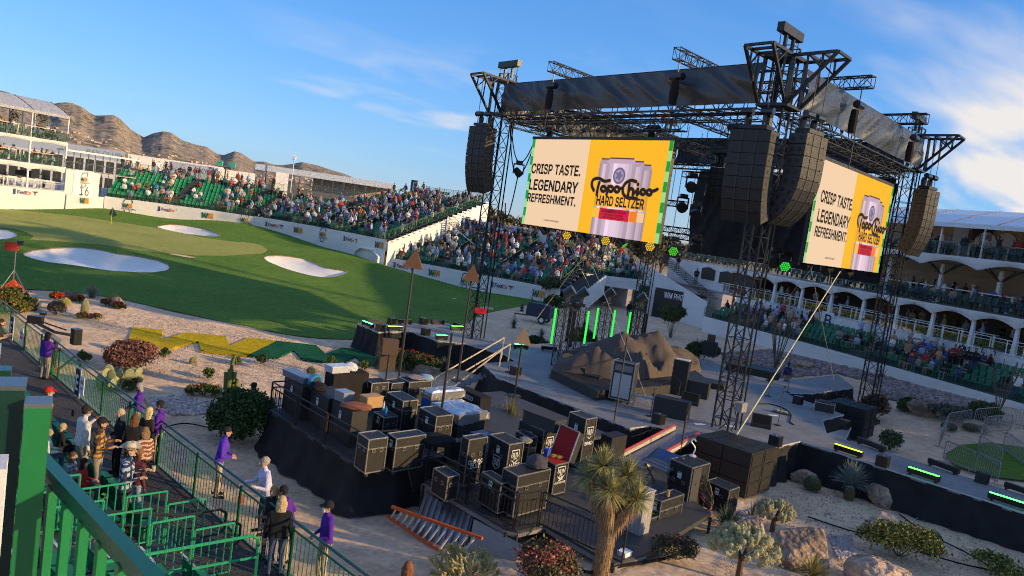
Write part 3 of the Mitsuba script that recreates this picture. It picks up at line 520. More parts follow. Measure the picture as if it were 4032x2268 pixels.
def mill(P, d0, d1, z, num, zone, px=None, stand=.9):
    Q = resamp(P, 1.0); n = normals(Q); k = 0
    for _ in range(num * 8):
        if k >= num: break
        i = rnd.randrange(len(Q)); p = Q[i] + n[i] * rnd.uniform(d0, d1) + np.array([rnd.uniform(-.5, .5), rnd.uniform(-.5, .5)])
        if px and not (px[0] < proj((*p, z + 1))[0] < px[1]): continue
        PEOPLE.append(dict(p=np.r_[p, z], yaw=math.atan2(-p[1], -p[0]) - math.pi / 2 + rnd.gauss(0, 1.1), pose='stand' if rnd.random() < stand else 'sit', zone=zone, row=0)); k += 1
def tent_roof(key, P, d0, d1, ze, zr, bay, col=(.74, .75, .77)):
    Q = resamp(P, 1.0); B = bays(Q, bay); n_ = len(B)
    fl, rl, bl = [], [], []
    for s in B:
        p, t = along(Q, s); n = np.array([-t[1], t[0]]); n *= np.sign(n @ p); fl.append(np.r_[p + n * d0, ze]); rl.append(np.r_[p + n * (d0 + d1) / 2, zr]); bl.append(np.r_[p + n * d1, ze])
    for i in range(n_ - 1):
        m = MB(col); g2 = np.stack([np.array([fl[i] - [0, 0, .32], fl[i + 1] - [0, 0, .32]]), np.array([fl[i], fl[i + 1]]), np.array([(fl[i] + rl[i]) / 2 + [0, 0, .12], (fl[i + 1] + rl[i + 1]) / 2 + [0, 0, .12]]), np.array([rl[i], rl[i + 1]]), np.array([bl[i], bl[i + 1]])]); m.grid(g2); m.grid(g2[:, ::-1] - [0, 0, .03])
        m.out(pk(key, 'roof_bay'), 'paint')
    m = MB((.05, .055, .065))
    for i in range(n_):
        for a, b in ((fl[i], (fl[i] + rl[i]) / 2 + [0, 0, .12]), ((fl[i] + rl[i]) / 2 + [0, 0, .12], rl[i])): m.bar(a + [0, 0, .02], b + [0, 0, .02], .045, 4)
    m.out(pk(key, 'roof_seams', kind='stuff'), 'paint')
# ---- right white stand
SRX = np.vstack([[[14.2, 91.5], [16.4, 86.2]], SR]); SRE = np.vstack([SR, [[39.5, 24], [40.5, 12], [40.5, 0]]])
k = thing('viewing_stand', 'three level white viewing stand with tent roof along the right side', 'viewing stand'); RS = k
fabric_wall(pk(k, 'front_wall'), SR[1:], 1.9, None)
def dens_t(f, i):
    t = f * LineString(SR[1:]).length; p = np.array(LineString(SR[1:]).interpolate(t).coords[0]); x = proj((*p, 2.8))[0]
    return .75 if x < 3090 and x > 2880 else .12 if x < 3260 else .5 if x < 3420 else .12 if x < 3490 else .62 if x < 3760 else 0 if x < 3935 else .5
stand(k, SR[1:], 1.9, 4, .86, .34, [(.06, 0), (.37, 0), (.63, 0), (.85, 0)], dens_t, 'tier', (.010, .15, .075), sp=.56)
railing(pk(k, 'front_railing'), SR[1:] - normals(SR[1:]) * .02, 1.9, .95)
screen_wall(k, 'tier_back_wall', SR[1:], 4.0, 1.9, 4.32, None, 'white_wrap'); screen_wall(k, 'rail_cap', SR[1:], 3.97, 4.32, 4.37, (.62, .64, .68))
for tx, px, h in (('A', (2990, 1205), 1.0), ('B', (3257, 1260), 1.0)):
    o, tn = hit(offs(SR, 4.0), *px); m = MB(); v, f = poly2([(-.7, -.75), (.7, -.75), (.7, .75), (-.7, .75)]); decal(m, o, tn, v, f, (.72, .72, .72), 1, .05); v, f = tmesh(tx, h); decal(m, o, tn, v - [.36, h / 2, 0], f, (.02, .03, .07), 1, .07); m.out(pk(k, 'section_sign'), 'paint')
QW = offs(SR[1:], 3.9)
for kd, px in (('em', (3207, 1262)), ('em', (3886, 1415))): logo(kd, QW, px, k)
n5 = offs(SR, 4.9)
deck_slab(k, 'lower_deck', SRX, 4.1, 13, 4.34); glass_rail(k, offs(SR, 4.15), 4.37); column_set(k, n5, 3.4, 4.34, 6.5); fascia(pk(k, 'lower_fascia'), offs(SR, 4.6), 7.05, 6.25, .45, 3.4)
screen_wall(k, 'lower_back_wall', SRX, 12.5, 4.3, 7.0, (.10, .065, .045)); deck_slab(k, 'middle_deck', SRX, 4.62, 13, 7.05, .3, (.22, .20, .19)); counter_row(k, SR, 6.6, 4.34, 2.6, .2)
mill(SR, 6.0, 10, 4.34, 40, 'deck1', (2850, 4100), .7)
# closed white left end with two dark serving windows
QL = offs(SRX, 4.5)[:4]; m = MB(WH); z0 = 0
fabric_wall(pk(k, 'left_end_wall'), np.vstack([QL[0], QL[1], QL[2]]), 7.05, 0.0, wav=.02)
for px in ((2790, 1078), (2862, 1095), (2936, 1108)):
    o, tn = hit(QL, *px); m = MB((.03, .022, .018)); v, f = poly2([(-1.15, -.65), (1.15, -.65), (1.15, .5), (0, .75), (-1.15, .5)], .05); decal(m, o, tn, v, f, (.03, .022, .018), 1.0, .06); m.out(pk(k, 'serving_window'), 'paint')
railing(pk(k, 'middle_railing'), offs(SRX, 4.62), 7.07, 1.05, DKGREEN); deck_seats(SRX, 5.5, 7.2, (.022, .05, .05), 'deck2'); deck_seats(SRX, 6.4, 7.4, (.022, .05, .05), 'deck2', p_=.7); counter_row(k, SRX, 7.2, 7.35, 3.4); counter_row(k, SR, 8.8, 7.35, 4.2, .35)
mill(SRX, 7.9, 11, 7.06, 46, 'deck2', (3140, 4100)); mill(SRX, 5.0, 8, 7.06, 9, 'deck2', (2600, 2850)); mill(SRX, 5.2, 6.6, 7.2, 9, 'deck2', (3400, 4060), .1)
S3 = SRX[4:]; 
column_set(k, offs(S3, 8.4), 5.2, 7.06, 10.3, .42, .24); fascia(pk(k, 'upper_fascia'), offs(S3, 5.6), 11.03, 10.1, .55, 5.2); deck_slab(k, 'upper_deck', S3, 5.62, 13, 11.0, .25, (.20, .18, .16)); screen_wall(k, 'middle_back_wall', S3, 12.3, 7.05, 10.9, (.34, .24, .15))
m = MB(); Q = resamp(S3, 2); n = normals(Q); m.grid(np.stack([np.c_[Q + n * 5.7, np.full(len(Q), 10.62)], np.c_[Q + n * 9, np.full(len(Q), 10.7)], np.c_[Q + n * 12.3, np.full(len(Q), 9.6)]]), (.70, .60, .42)); m.out(pk(k, 'ceiling_lining'), 'paint')
m = MB((.05, .045, .05))
for s in bays(offs(S3, 8.4), 5.2):
    p, t = along(offs(S3, 8.4), s); nn = np.array([-t[1], t[0]])
    for d in (t, -t, nn, -nn): m.bar((*p, 9.4), (*(p + d * 1.7), 10.5), .06, 4)
    m.bar((*(p + nn * .0), 10.4), (*(p + t * 5), 10.5), .04, 4)
m.out(pk(k, 'roof_braces'), 'paint')
railing(pk(k, 'upper_railing'), offs(S3, 5.62), 11.03, 1.05, DKGREEN); deck_seats(S3, 6.4, 11.15, (.022, .05, .05), 'deck3'); counter_row(k, S3, 7.3, 11.1, 3.2, .05); mill(S3, 6.2, 9.5, 11.05, 26, 'deck3', (3600, 4100), .7)
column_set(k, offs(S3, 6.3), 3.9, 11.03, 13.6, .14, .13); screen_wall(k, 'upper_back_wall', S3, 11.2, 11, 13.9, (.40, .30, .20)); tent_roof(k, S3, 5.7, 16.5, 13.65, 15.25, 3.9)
for px in ((3786, 930), (3870, 925)):
    o, tn = hit(offs(S3, 11.2), *px); m = MB(); v, f = poly2([(-.7, -.9), (.7, -.9), (.7, .9), (-.7, .9)] if px[0] < 3800 else [(-.95, -.5), (.95, -.5), (.95, .5), (-.95, .5)], .05); decal(m, o, tn, v, f, (.55, .6, .68) if px[0] < 3800 else (.02, .02, .02), 1, .1); m.out(pk(k, 'poster' if px[0] < 3800 else 'screen'), 'paint')
for px in ((3882, 962), (3960, 966)):
    o, tn = hit(offs(S3, 11.2), *px); m = MB(); v, f = poly2(Point(0, 0).buffer(1.0, 10).intersection(Polygon([(-2, -.1), (2, -.1), (2, 2), (-2, 2)])), .05); decal(m, o, tn, v, f, (.75, .78, .8), 1, .1); m.out(pk(k, 'arched_window'), 'paint')
# the stand goes on past the picture's right edge, lower
m = MB(WH); a = SRE[8:]; n = normals(a)
for z0, z1, d in ((0, 4.3, 0.0), (4.3, 9.4, 4.6)): m.grid(np.stack([np.c_[a + n * d, np.full(len(a), z0)], np.c_[a + n * d, np.full(len(a), z1)], np.c_[a + n * (d + 6), np.full(len(a), z1)], np.c_[a + n * (d + 6), np.full(len(a), z0)]]))
m.out(pk(k, 'far_end_block'), 'paint')
# ---- left pavilion
k = thing('pavilion', 'sunlit three storey white pavilion with grey tent roof at the left', 'pavilion'); P0 = np.vstack([PV[0] - (PV[1] - PV[0]) * .6, PV]); P1 = P0.copy(); P1[-1] = PV[-1] - (PV[-1] - PV[-2]) * .04; Pu = P0.copy(); Pu[-1] = PV[-1] + (PV[-1] - PV[-2]) / np.linalg.norm(PV[-1] - PV[-2]) * .2
fabric_wall(pk(k, 'front_wall'), P0, 4.4, None, wav=.02); logo('fx', P0, (87, 757), k)
deck_slab(k, 'lower_deck', P0, 0, 9, 4.4); glass_rail(k, P0 + normals(P0) * .1, 4.42, 1.02, 1.75)
Pc = offs(Pu, .9); col1 = 4.6
column_set(k, Pc, col1, 4.4, 6.8, .24, .18); fascia(pk(k, 'lower_fascia'), offs(Pu, .7), 7.45, 6.65, .35, col1); deck_slab(k, 'middle_deck', Pu, .72, 9, 7.45, .25)
column_set(k, Pc, col1, 7.45, 10.3, .2, .2); fascia(pk(k, 'upper_fascia'), offs(Pu, .7), 10.6, 10.1, .12, col1); deck_slab(k, 'upper_deck', Pu, .72, 9, 10.6, .25); column_set(k, Pc, col1, 10.6, 13.8, .14, .13); column_set(k, offs(Pu, 7.8), 1.6, 10.6, 13.8, .14, .13); tent_roof(k, Pu, .75, 9.2, 13.9, 15.5, col1, (.36, .37, .40))
for z, nm in ((7.47, 'middle_railing'), (10.62, 'upper_railing')):
    railing(pk(k, nm), offs(Pu, .74), z, 1.05); deck_seats(Pu, 1.6, z + .05, (.012, .10, .06), 'pav', .75, .8); counter_row(k, Pu, 2.9, z + .3, 4.4, 0, (.72, .68, .52)); mill(Pu, 3.3, 5.2, z + .1, 16, 'pav', (-40, 225), .75); mill(Pu, 1.5, 1.8, z + .1, 3, 'pav', (120, 225), 0)
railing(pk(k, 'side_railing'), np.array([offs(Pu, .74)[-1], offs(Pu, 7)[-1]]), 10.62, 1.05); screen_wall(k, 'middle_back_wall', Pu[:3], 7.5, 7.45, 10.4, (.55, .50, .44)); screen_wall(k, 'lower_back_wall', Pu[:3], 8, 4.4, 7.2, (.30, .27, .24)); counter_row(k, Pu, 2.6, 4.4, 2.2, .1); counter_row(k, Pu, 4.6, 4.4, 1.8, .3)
o, tn = hit(offs(Pu, 6), 88, 685); m = MB(); v, f = poly2([(-1, -.5), (1, -.5), (1, .5), (-1, .5)], .08); decal(m, o, tn, v, f, (.03, .025, .02), 1, .1); m.out(pk(k, 'television'), 'paint')
for px, zz in (((55, 462), 10.6), ((165, 465), 10.6), ((172, 700), 4.4), ((12, 700), 4.4)):
    o, tn = hit(offs(Pu, 6.2), *px); kk = thing('potted_tree', {55: 'dark potted tree on the top deck of the left pavilion', 165: 'tall slim potted palm among the thin posts of the top deck', 172: 'potted palm beside the right column on the lowest deck', 12: 'leafy potted plant at the left edge of the lowest deck'}[px[0]], 'potted tree'); m = MB(); m.lathe((*o[:2], zz), [(.01, 0), (.22, 0), (.28, .45), (.24, .45)], 8, (.1, .08, .06)); m.out(pk(kk, 'pot'), 'paint'); m = MB((.10, .06, .03)); m.bar((*o[:2], zz + .4), (*o[:2], o[2] + .1), .04, 5); m.out(pk(kk, 'trunk'), 'paint'); m = MB()
    for i in range(240): d = rng.normal(size=3); d /= np.linalg.norm(d); c = np.array([*o[:2], o[2] + .2]) + d * rng.uniform(.2, 1) ** .5 * np.array([.65, .65, .95]); u_ = rng.normal(size=3) * .13; w_ = rng.normal(size=3) * .09; m.add([c, c + u_, c + w_], [[0, 1, 2]], (.02, .045, .015))
    m.out(pk(kk, 'crown'), 'leaf')
# ---- sign wall with the hole number
k = thing('hole_sign', 'big white hole sign with emblem and number 16 beside the pavilion', 'sign'); G0, G1 = PV[-1] + [.12, .1], S1L[0] - [.05, .1]; SG = np.array([G0, (G0 + G1) / 2, G1])
fabric_wall(pk(k, 'lower_wall'), SG, 4.1, None, wav=.03); logo('wm', SG, (330, 790), k); sgn = SG + normals(SG) * .5
a, b = sgn[0] + (sgn[2] - sgn[0]) * .02, sgn[0] + (sgn[2] - sgn[0]) * .93; fabric_wall(pk(k, 'sign_panel'), np.array([a, (a + b) / 2, b]), [7.3, 7.15], 3.9, wav=.03)
o, tn = hit(sgn, 326, 722); m = MB(); v, f = poly2([(-1.75, -1.95), (1.75, -1.95), (1.75, 1.75), (-1.75, 1.75)]); decal(m, o - [0, 0, .1], tn, v, f, (.84, .83, .81), 1, .08); m.out(pk(k, 'banner'), 'paint'); logo('em', sgn - normals(sgn) * .05, (329, 707), k)
o, tn = hit(sgn, 324, 751); m = MB(); v, f = tmesh('16', 1.2, False, .9); decal(m, o, tn, v - [.75, .6, 0], f, (.01, .02, .03), 1, .11); m.out(pk(k, 'number'), 'paint')
# ---- hospitality buildings beyond
def slabbox(m, a, b, z0, z1, th, col): a, b = np.array(a, float), np.array(b, float); c = (a + b) / 2; L = np.linalg.norm(b - a); m.fr(*frame((*c, (z0 + z1) / 2), b - a)).box((0, th / 2, 0), (L, th, z1 - z0), col); m.R = None
k = thing('hospitality_building', 'long grey blue hospitality building with dark windows behind the hole sign', 'building'); A, B = (-84, 119), (-66.9, 128.6)
m = MB(); slabbox(m, A, B, 9.2, 10.9, 8, (.30, .36, .47)); m.out(pk(k, 'parapet'), 'paint'); m = MB(); slabbox(m, A, B, 2, 9.2, 8, (.50, .52, .56)); m.out(pk(k, 'wall'), 'paint')
u = np.array(B) - np.array(A); L = np.linalg.norm(u); u /= L; nn = np.array([u[1], -u[0]])
for i in range(13):
    for z, h in ((7.0, 1.9), (4.6, 1.6)): m = MB(); p = np.array(A) + u * (.8 + i * 1.48) + nn * .03; m.fr(*frame((*p, z), u)).box((.55, 0, h / 2), (1.15, .06, h), (.04, .045, .05)); m.out(pk(k, 'window'), 'gloss')
v, f = tmesh('BAY CLUB', .75, False); m = MB(); decal(m, np.array([*(np.array(B) - u * 5.6), 9.75]), u, v, f, (.14, .18, .26), 1, .06); m.out(pk(k, 'lettering'), 'paint')
k = thing('hospitality_building', 'long sunlit white hospitality wall behind the left seats', 'building'); m = MB(); slabbox(m, (-66.5, 128.9), (-52.5, 133), 2, 10.7, 5, (.84, .82, .76)); m.out(k, 'paint')
k = thing('hospitality_building', 'low grey blue fascia wall behind the standing spectators', 'building'); m = MB(); slabbox(m, (-54.3, 117.4), (-48.3, 119.8), 7.6, 10.35, .5, (.34, .40, .52)); m.out(pk(k, 'wall'), 'paint'); v, f = tmesh('SKYBOX', .7, False); m = MB(); decal(m, np.array([-50.8, 118.8, 9.2]), (.93, .37), v, f, (.1, .13, .2), 1, .06); m.out(pk(k, 'lettering'), 'paint')
k = thing('hospitality_building', 'short sunlit white wall right of the work light mast', 'building'); m = MB(); slabbox(m, (-48.2, 120), (-42.7, 122.2), 7.0, 10.3, .5, (.84, .82, .76)); m.out(k, 'paint')
k = thing('open_suite', 'long flat roofed open suite building on slender posts behind the tall bank', 'building'); A, B = np.array([-43.2, 123.2]), np.array([-21.5, 127.5]); u = (B - A) / np.linalg.norm(B - A); L = np.linalg.norm(B - A)
m = MB(); slabbox(m, A, B, 11.0, 11.95, 6, (.52, .57, .66)); m.out(pk(k, 'roof'), 'paint'); m = MB(); slabbox(m, A, B, 5, 8.9, 6, (.12, .13, .13)); m.out(pk(k, 'floor'), 'paint')
for s in np.arange(0, L, 1.75):
    m = MB((.10, .11, .13)); p = A + u * s; m.bar((*p, 8.9), (*p, 11), .09, 4); m.out(pk(k, 'post'), 'paint')
m = MB(); slabbox(m, A + u * 9 + [-1, 4], B + [-1, 4], 8.9, 11, .2, (.42, .38, .33)); m.out(pk(k, 'back_wall'), 'paint'); railing(pk(k, 'railing'), np.array([A, B]) - [0, .1], 8.9, 1.0, (.03, .05, .045))
k = thing('sunlit_board', 'blank white board standing above the crowd before the open suites', 'board'); o, tn = np.array([-37.2, 118.3, 9.6]), (.96, .26); m = MB(); v, f = poly2([(-.95, -2.2), (.95, -2.2), (.95, 1.4), (-.95, 1.4)], .12); decal(m, o, tn, v, f, (.84, .82, .77)); m.out(k, 'paint')
k = thing('camera_mast', 'thin white mast with a small camera above the open suites', 'mast'); m = MB((.7, .7, .7)); m.bar((-36.8, 122, 8), (-36.8, 122, 14.2), .08, 5); m.box((-36.8, 122, 13.6), (.5, .4, .5)); m.bar((-36.8, 122, 14.2), (-36.8, 122, 15.2), .03, 4); m.out(k, 'paint')
k = thing('work_light_mast', 'dark mast with two green glowing floodlights behind the left seats', 'light mast'); c = np.array([-46.2, 119, 0]); m = MB((.03, .035, .035)); m.bar(c + [0, 0, 5], c + [0, 0, 10.6], .12, 5); m.bar(c + [-1.2, 0, 10.6], c + [1.2, .3, 10.6], .07, 4); m.out(pk(k, 'mast'), 'paint')
for dx in (-1.0, 1.0): m = MB((.05, .5, .3)); m.box(c + [dx, 0, 11.1], (.85, .35, .7)); m.out(pk(k, 'floodlight'), 'gloss')
k = thing('scaffold_camera_tower', 'white canopied scaffold platform above the hole sign', 'scaffold'); A, B = np.array([-61.5, 103.0]), np.array([-55.5, 110.5]); u = (B - A) / np.linalg.norm(B - A); L = np.linalg.norm(B - A); m = MB((.10, .12, .12)); nn = np.array([-u[1], u[0]])
for s in np.arange(0, L + .1, L / 5):
    for d in (0, 2.2): p = A + u * s + nn * d; m.bar((*p, 3), (*p, 9.6), .05, 4)
    m.bar((*(A + u * s), 7.2), (*(A + u * min(s + L / 5, L)), 8.6), .03, 4)
for z in (7.2, 8.2): m.bar((*A, z), (*B, z), .05, 4)
m.out(pk(k, 'frame'), 'paint'); m = MB(WH); c = (A + B) / 2 + nn * 1.1; m.fr(*frame((*c, 9.7), u)).box((0, 0, 0), (L + .4, 2.6, .22)); m.out(pk(k, 'canopy'), 'paint'); m = MB((.55, .57, .6)); m.fr(*frame((*c, 7.15), u)).box((0, 0, 0), (L, 2.2, .12)); m.out(pk(k, 'platform'), 'paint')
# ------------------------------------------------------------------ stage roof: towers, trusses, banners
TL, TM, TR = np.array([-2.0, 46.6]), np.array([9.7, 32.0]), np.array([21.8, 45.2]); TB = TL + TR - TM
aL, aR = (TL - TM) / np.linalg.norm(TL - TM), (TR - TM) / np.linalg.norm(TR - TM); SLM, SMR = np.linalg.norm(TL - TM), np.linalg.norm(TR - TM)
vcol('steel', .42, .25, .5); BLK = (.014, .014, .016); BLK2 = (.02, .02, .021); ALU = (.45, .45, .44)
E3 = lambda p, z: np.r_[p, z]
def truss(key, p, q, w, h, sid, r=.045, col=BLK, bay=None, name='truss'):
    """box truss from p to q (centre line): four chords, lacing"""
    p, q = np.array(p, float), np.array(q, float); d = q - p; L = np.linalg.norm(d); d /= L; s = np.array(sid, float); s -= d * (s @ d); s /= np.linalg.norm(s); u = np.cross(d, s)
    C = [s * w / 2 * a + u * h / 2 * b for a, b in ((-1, -1), (1, -1), (1, 1), (-1, 1))]; k = key
    for c in C: MB(col).bar(p + c, q + c, r, 6).out(pk(k, 'chord'), 'steel')
    m = MB(col); nb = max(1, round(L / (bay or max(w, h)))); t = np.linspace(0, L, nb + 1)
    for i in range(nb + 1):
        for a in range(4): m.bar(p + d * t[i] + C[a], p + d * t[i] + C[(a + 1) % 4], r * .5, 4)
        if i < nb:
            for a in range(4):
                x, y = (a, (a + 1) % 4) if i % 2 else ((a + 1) % 4, a); m.bar(p + d * t[i] + C[x], p + d * t[i + 1] + C[y], r * .5, 4)
    return m.out(pk(k, 'lacing', kind='stuff'), 'steel')
for T_, lb in ((TL, 'left black truss tower of the stage roof'), (TM, 'nearest black truss tower at the front corner of the stage roof'), (TR, 'right black truss tower of the stage roof'), (TB, 'rear black truss tower seen below the big left screen')):
    k = thing('stage_tower', lb, 'truss tower', 'towers of the stage roof'); truss(k, E3(T_, .25), E3(T_, 17.4), .72, .72, [*aR, 0], .045, (.016, .016, .017), .85)
    m = MB(BLK); m.fr(*frame((*T_, .12), aR)).box((0, 0, 0), (1.5, 1.5, .24)); m.box((0, 0, .5), (1.0, 1.0, .5)); m.out(pk(k, 'base'), 'steel')
    m = MB(BLK2); m.fr(*frame((*T_, 0), aR)); m.box((0, 0, 15.0), (1.35, 1.35, .12)); m.box((0, 0, 16.95), (1.3, 1.3, .1))
    for x in (-.6, .6):
        for y in (-.6, .6): m.box((x, y, 16), (.12, .12, 1.9))
    m.out(pk(k, 'sleeve_block'), 'steel'); m = MB(BLK2); m.fr(*frame((*T_, 0), aL if T_ is TL else aR)); m.box((0, 0, 18.0), (1.9, .3, .36))
    m.bar((-.35, 0, 17.2), (-.35, 0, 17.9), .09, 4); m.bar((.35, 0, 17.2), (.35, 0, 17.9), .09, 4); m.out(pk(k, 'head_beam'), 'steel'); m = MB(BLK)
    for s in (-1, 1): m.fr(*frame((*T_, 0), aL if T_ is TL else aR)).bar((s * .85, 0, 17.9), (s * .62, 0, 15.0), .02, 4)
    m.out(pk(k, 'hoist_chain', kind='stuff'), 'steel'); m = MB((.02, .02, .022))
    for s in (-.55, .58): m.fr(*frame((*T_, 0), aR)).bar((s, -.45, .3), (s * .95, -.45, 15), .035, 5); m.bar((s + .06, -.42, .3), (s, -.45, 15), .025, 4)
    m.out(pk(k, 'cable_loom', kind='stuff'), 'cloth')
m = MB((.85, .85, .83)); v, f = tmesh('TOTAL', .22, True); decal(m, E3(TM - aL * .0, 18.0) - np.r_[aR * .0, 0] + [-.35, 0, -.1], (1, .1), v, f, (.6, .6, .6), 1, .35)
def banner(key, A, Bq, out, z0, z1, mat='black_banner', folds=.16):
    L = np.linalg.norm(Bq - A); n = int(L / .16); t = np.linspace(0, 1, n + 1); rows = []
    for i, v_ in enumerate(np.linspace(0, 1, 9)):
        w = (1 - np.abs(2 * meshkit.fbm(np.stack([t * L * .75 - v_ * 1.9, 0 * t + v_ * .5, 0 * t], -1), 2, 7) - 1)) ** 3 * folds * 1.9 * (.25 + math.sin(v_ * math.pi) * .75)
        rows.append(np.c_[A + (Bq - A) * t[:, None] + out * w[:, None], np.full(n + 1, z0 + (z1 - z0) * v_)])
    MB().grid(np.stack(rows)).out(key, mat, True)
for P, Q, out, lb, bl in ((TM, TL, -aR, 'front left roof truss of the stage behind a black banner', True), (TM, TR, -aL, 'right roof truss of the stage behind a grey lit black banner', True), (TL, TB, aL, 'rear left roof truss seen from below', True), (TR, TB, aR, 'rear right roof truss seen from below', True)):
    k = thing('roof_truss', lb, 'truss'); u = (Q - P) / np.linalg.norm(Q - P); p, q = P + u * .7, Q - u * .7
    truss(k, E3(p, 15.75), E3(q, 15.75), .95, 1.75, [*out, 0], .055, BLK, 1.3)
    banner(pk(k, 'banner'), p + out * .62, q + out * .62, out, 15.05, 16.65)
    m = MB(BLK); m.bar(E3(p + out * .6, 16.68), E3(q + out * .6, 16.68), .04, 4); m.out(pk(k, 'banner_rail'), 'steel')
    truss(k, E3(p, 14.62), E3(q, 14.62), .5, .3, [*out, 0], .03, BLK, .7)
# hanging scrims and inner trusses
k = thing('stage_scrim', 'big black scrim hanging behind the stage between the rear towers', 'curtain'); banner(pk(k, 'cloth'), TB + (TR - TB) * .20, TR + (TB - TR) / SLM * .6, -aR, 8.4, 14.4, 'black_drape', .25)
k = thing('stage_scrim', 'black scrim side panel hanging right of the right screen', 'curtain'); banner(pk(k, 'cloth'), TR + aL * .5, TR + aL * 3.6, -aR, 8.2, 14.2, 'black_drape', .25)
IN = (aL + aR) / np.linalg.norm(aL + aR)
for f, lb in ((.32, 'inner cross truss nearest the front tower'), (.66, 'second inner cross truss under the roof')):
    k = thing('cross_truss', lb, 'truss'); truss(k, E3(TM + aL * SLM * f + aR * .6, 15.2), E3(TM + aL * SLM * f + aR * (SMR - .6), 15.2), .5, .55, [*aL, 0], .035, BLK, .6)
k = thing('cross_truss', 'inner lighting truss crossing parallel to the left banner', 'truss'); truss(k, E3(TM + aR * SMR * .5 + aL * .5, 14.9), E3(TM + aR * SMR * .5 + aL * (SLM - .5), 14.9), .5, .55, [*aR, 0], .035, BLK, .6)
for s, zz, lb in ((4.7, 17.15, 'outrigger beam over the front banner nearer the front tower'), (13.2, 17.15, 'outrigger beam over the front banner nearer the left tower')):
    k = thing('outrigger_beam', lb, 'beam'); truss(k, E3(TM + aL * s - aR * 1.6, zz), E3(TM + aL * s + aR * 4, zz), .34, .5, [*aL, 0], .035, BLK, .5)
for s, lb in ((5.2, 'outrigger beam over the right banner nearer the front tower'), (13.6, 'outrigger beam over the right banner nearer the right tower')):
    k = thing('outrigger_beam', lb, 'beam'); truss(k, E3(TM + aR * s - aL * 1.8, 17.1), E3(TM + aR * s + aL * 4, 17.1), .34, .5, [*aR, 0], .035, BLK, .5)
def hoist(name_lb, p, z, drop, grp='chain hoists on the stage roof', dirv=(1, 0)):
    k = thing('chain_hoist', name_lb, 'chain hoist', grp); m = MB((.012, .012, .013)); R_, o_ = frame((*p, z), dirv); m.fr(R_, o_); m.bar((-.32, 0, 0), (.32, 0, 0), .17, 10); m.bar((-.4, 0, 0), (.4, 0, 0), .11, 8); m.out(pk(k, 'motor'), 'gloss')
    m = MB((.02, .018, .017)); m.fr(R_, o_); m.lathe((-.05, .12, -1.25), [(.02, 0), (.17, .02), (.2, .5), (.16, 1.0), (.12, 1.05)], 8); m.out(pk(k, 'chain_bag'), 'cloth'); m = MB((.10, .09, .07)); m.fr(R_, o_).bar((0, 0, .1), (0, 0, .75), .03, 4); m.bar((.1, 0, -.1), (.1, 0, -drop), .022, 4); m.out(pk(k, 'chain'), 'steel'); return k
for s, lb in ((4.7, 'black chain hoist with hanging bag on the front banner near the front tower'), (13.2, 'black chain hoist with hanging bag on the front banner near the left tower')): hoist(lb, TM + aL * s - aR * 1.25, 16.2, 2.6, dirv=aL)
for s, lb in ((5.2, 'dark chain hoist hanging before the right banner near the front tower'), (13.6, 'dark chain hoist hanging before the right banner near the right tower')): hoist(lb, TM + aR * s - aL * 1.35, 16.1, 2.8, dirv=aR)
for i, (s, d) in enumerate(((2.5, 1), (7.5, 1.2), (15.5, 1.4))): hoist(['chain hoist under the roof right of the left screen', 'chain hoist above the middle of the left screen', 'chain hoist above the left edge of the left screen'][i], TM + aL * s + aR * d, 14.4, .4, dirv=aL)
# corner brackets that carry the loudspeakers
def bracket(T_, out, sd, lb):
    k = thing('corner_bracket', lb, 'steel bracket', 'triangular loudspeaker brackets'); m = MB(BLK2); o, s = np.r_[out, 0], np.r_[sd, 0]
    for y in (-.62, .62):
        a, b, c = E3(T_, 16.9) + o * .6 + s * y, E3(T_, 16.9) + o * 2.5 + s * y, E3(T_, 15.05) + o * .7 + s * y
        for p, q in ((a, b), (b, c), (a, c)): m.bar(p, q, .08, 4)
        for t in (.35, .68): m.bar(a + (b - a) * t, c + (b - c) * t, .05, 4)
        m.bar(a + (b - a) * .35, c + (b - c) * .68, .04, 4)
    for t in (0, .35, .68, 1): p = E3(T_, 16.9) + o * (.6 + 1.9 * t); m.bar(p - s * .62, p + s * .62, .07, 4)
    m.out(k, 'steel')
bracket(TL, -aR, aL, 'triangular bracket on the left tower'); bracket(TM, -aR, aL, 'left facing triangular bracket on the front tower'); bracket(TM, -aL, aR, 'right facing triangular bracket on the front tower'); bracket(TR, -aL, aR, 'triangular bracket on the right tower')
# ---- line arrays
def cabinet(m, w, h, dpt):              # local: front at -y; grille face with two slot strips, ends paler, sunlight on them put into the colour
    m.box((0, dpt / 2, 0), (w, dpt, h - .02), (.012, .012, .013))
    for x in (-w * .18, w * .18): m.box((x, -.012, 0), (.06, .024, h - .04), (.032, .032, .034))
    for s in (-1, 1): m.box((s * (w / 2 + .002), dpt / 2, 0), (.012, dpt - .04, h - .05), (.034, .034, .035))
    for x in (-w * .36, w * .36): m.box((x, -.01, -h / 2 + .03), (.05, .02, .07), (.003, .003, .003))
def ports(m, w, h, dpt, sx):
    for y in (dpt * .28, dpt * .72):
        m.lathe((0, 0, 0), [], 3) if False else None
        t = np.linspace(0, 2 * math.pi, 13)[:-1]; P = np.c_[0 * t + sx * (w / 2 + .012), y + .085 * np.cos(t), .085 * np.sin(t)]; m.add(np.vstack([P, [[sx * (w / 2 + .012), y, 0]]]), [[i, (i + 1) % 12, 12] for i in range(12)], (.004, .004, .004)); m.box((sx * (w / 2 + .016), y, 0), (.01, .17, .03), (.03, .03, .03))
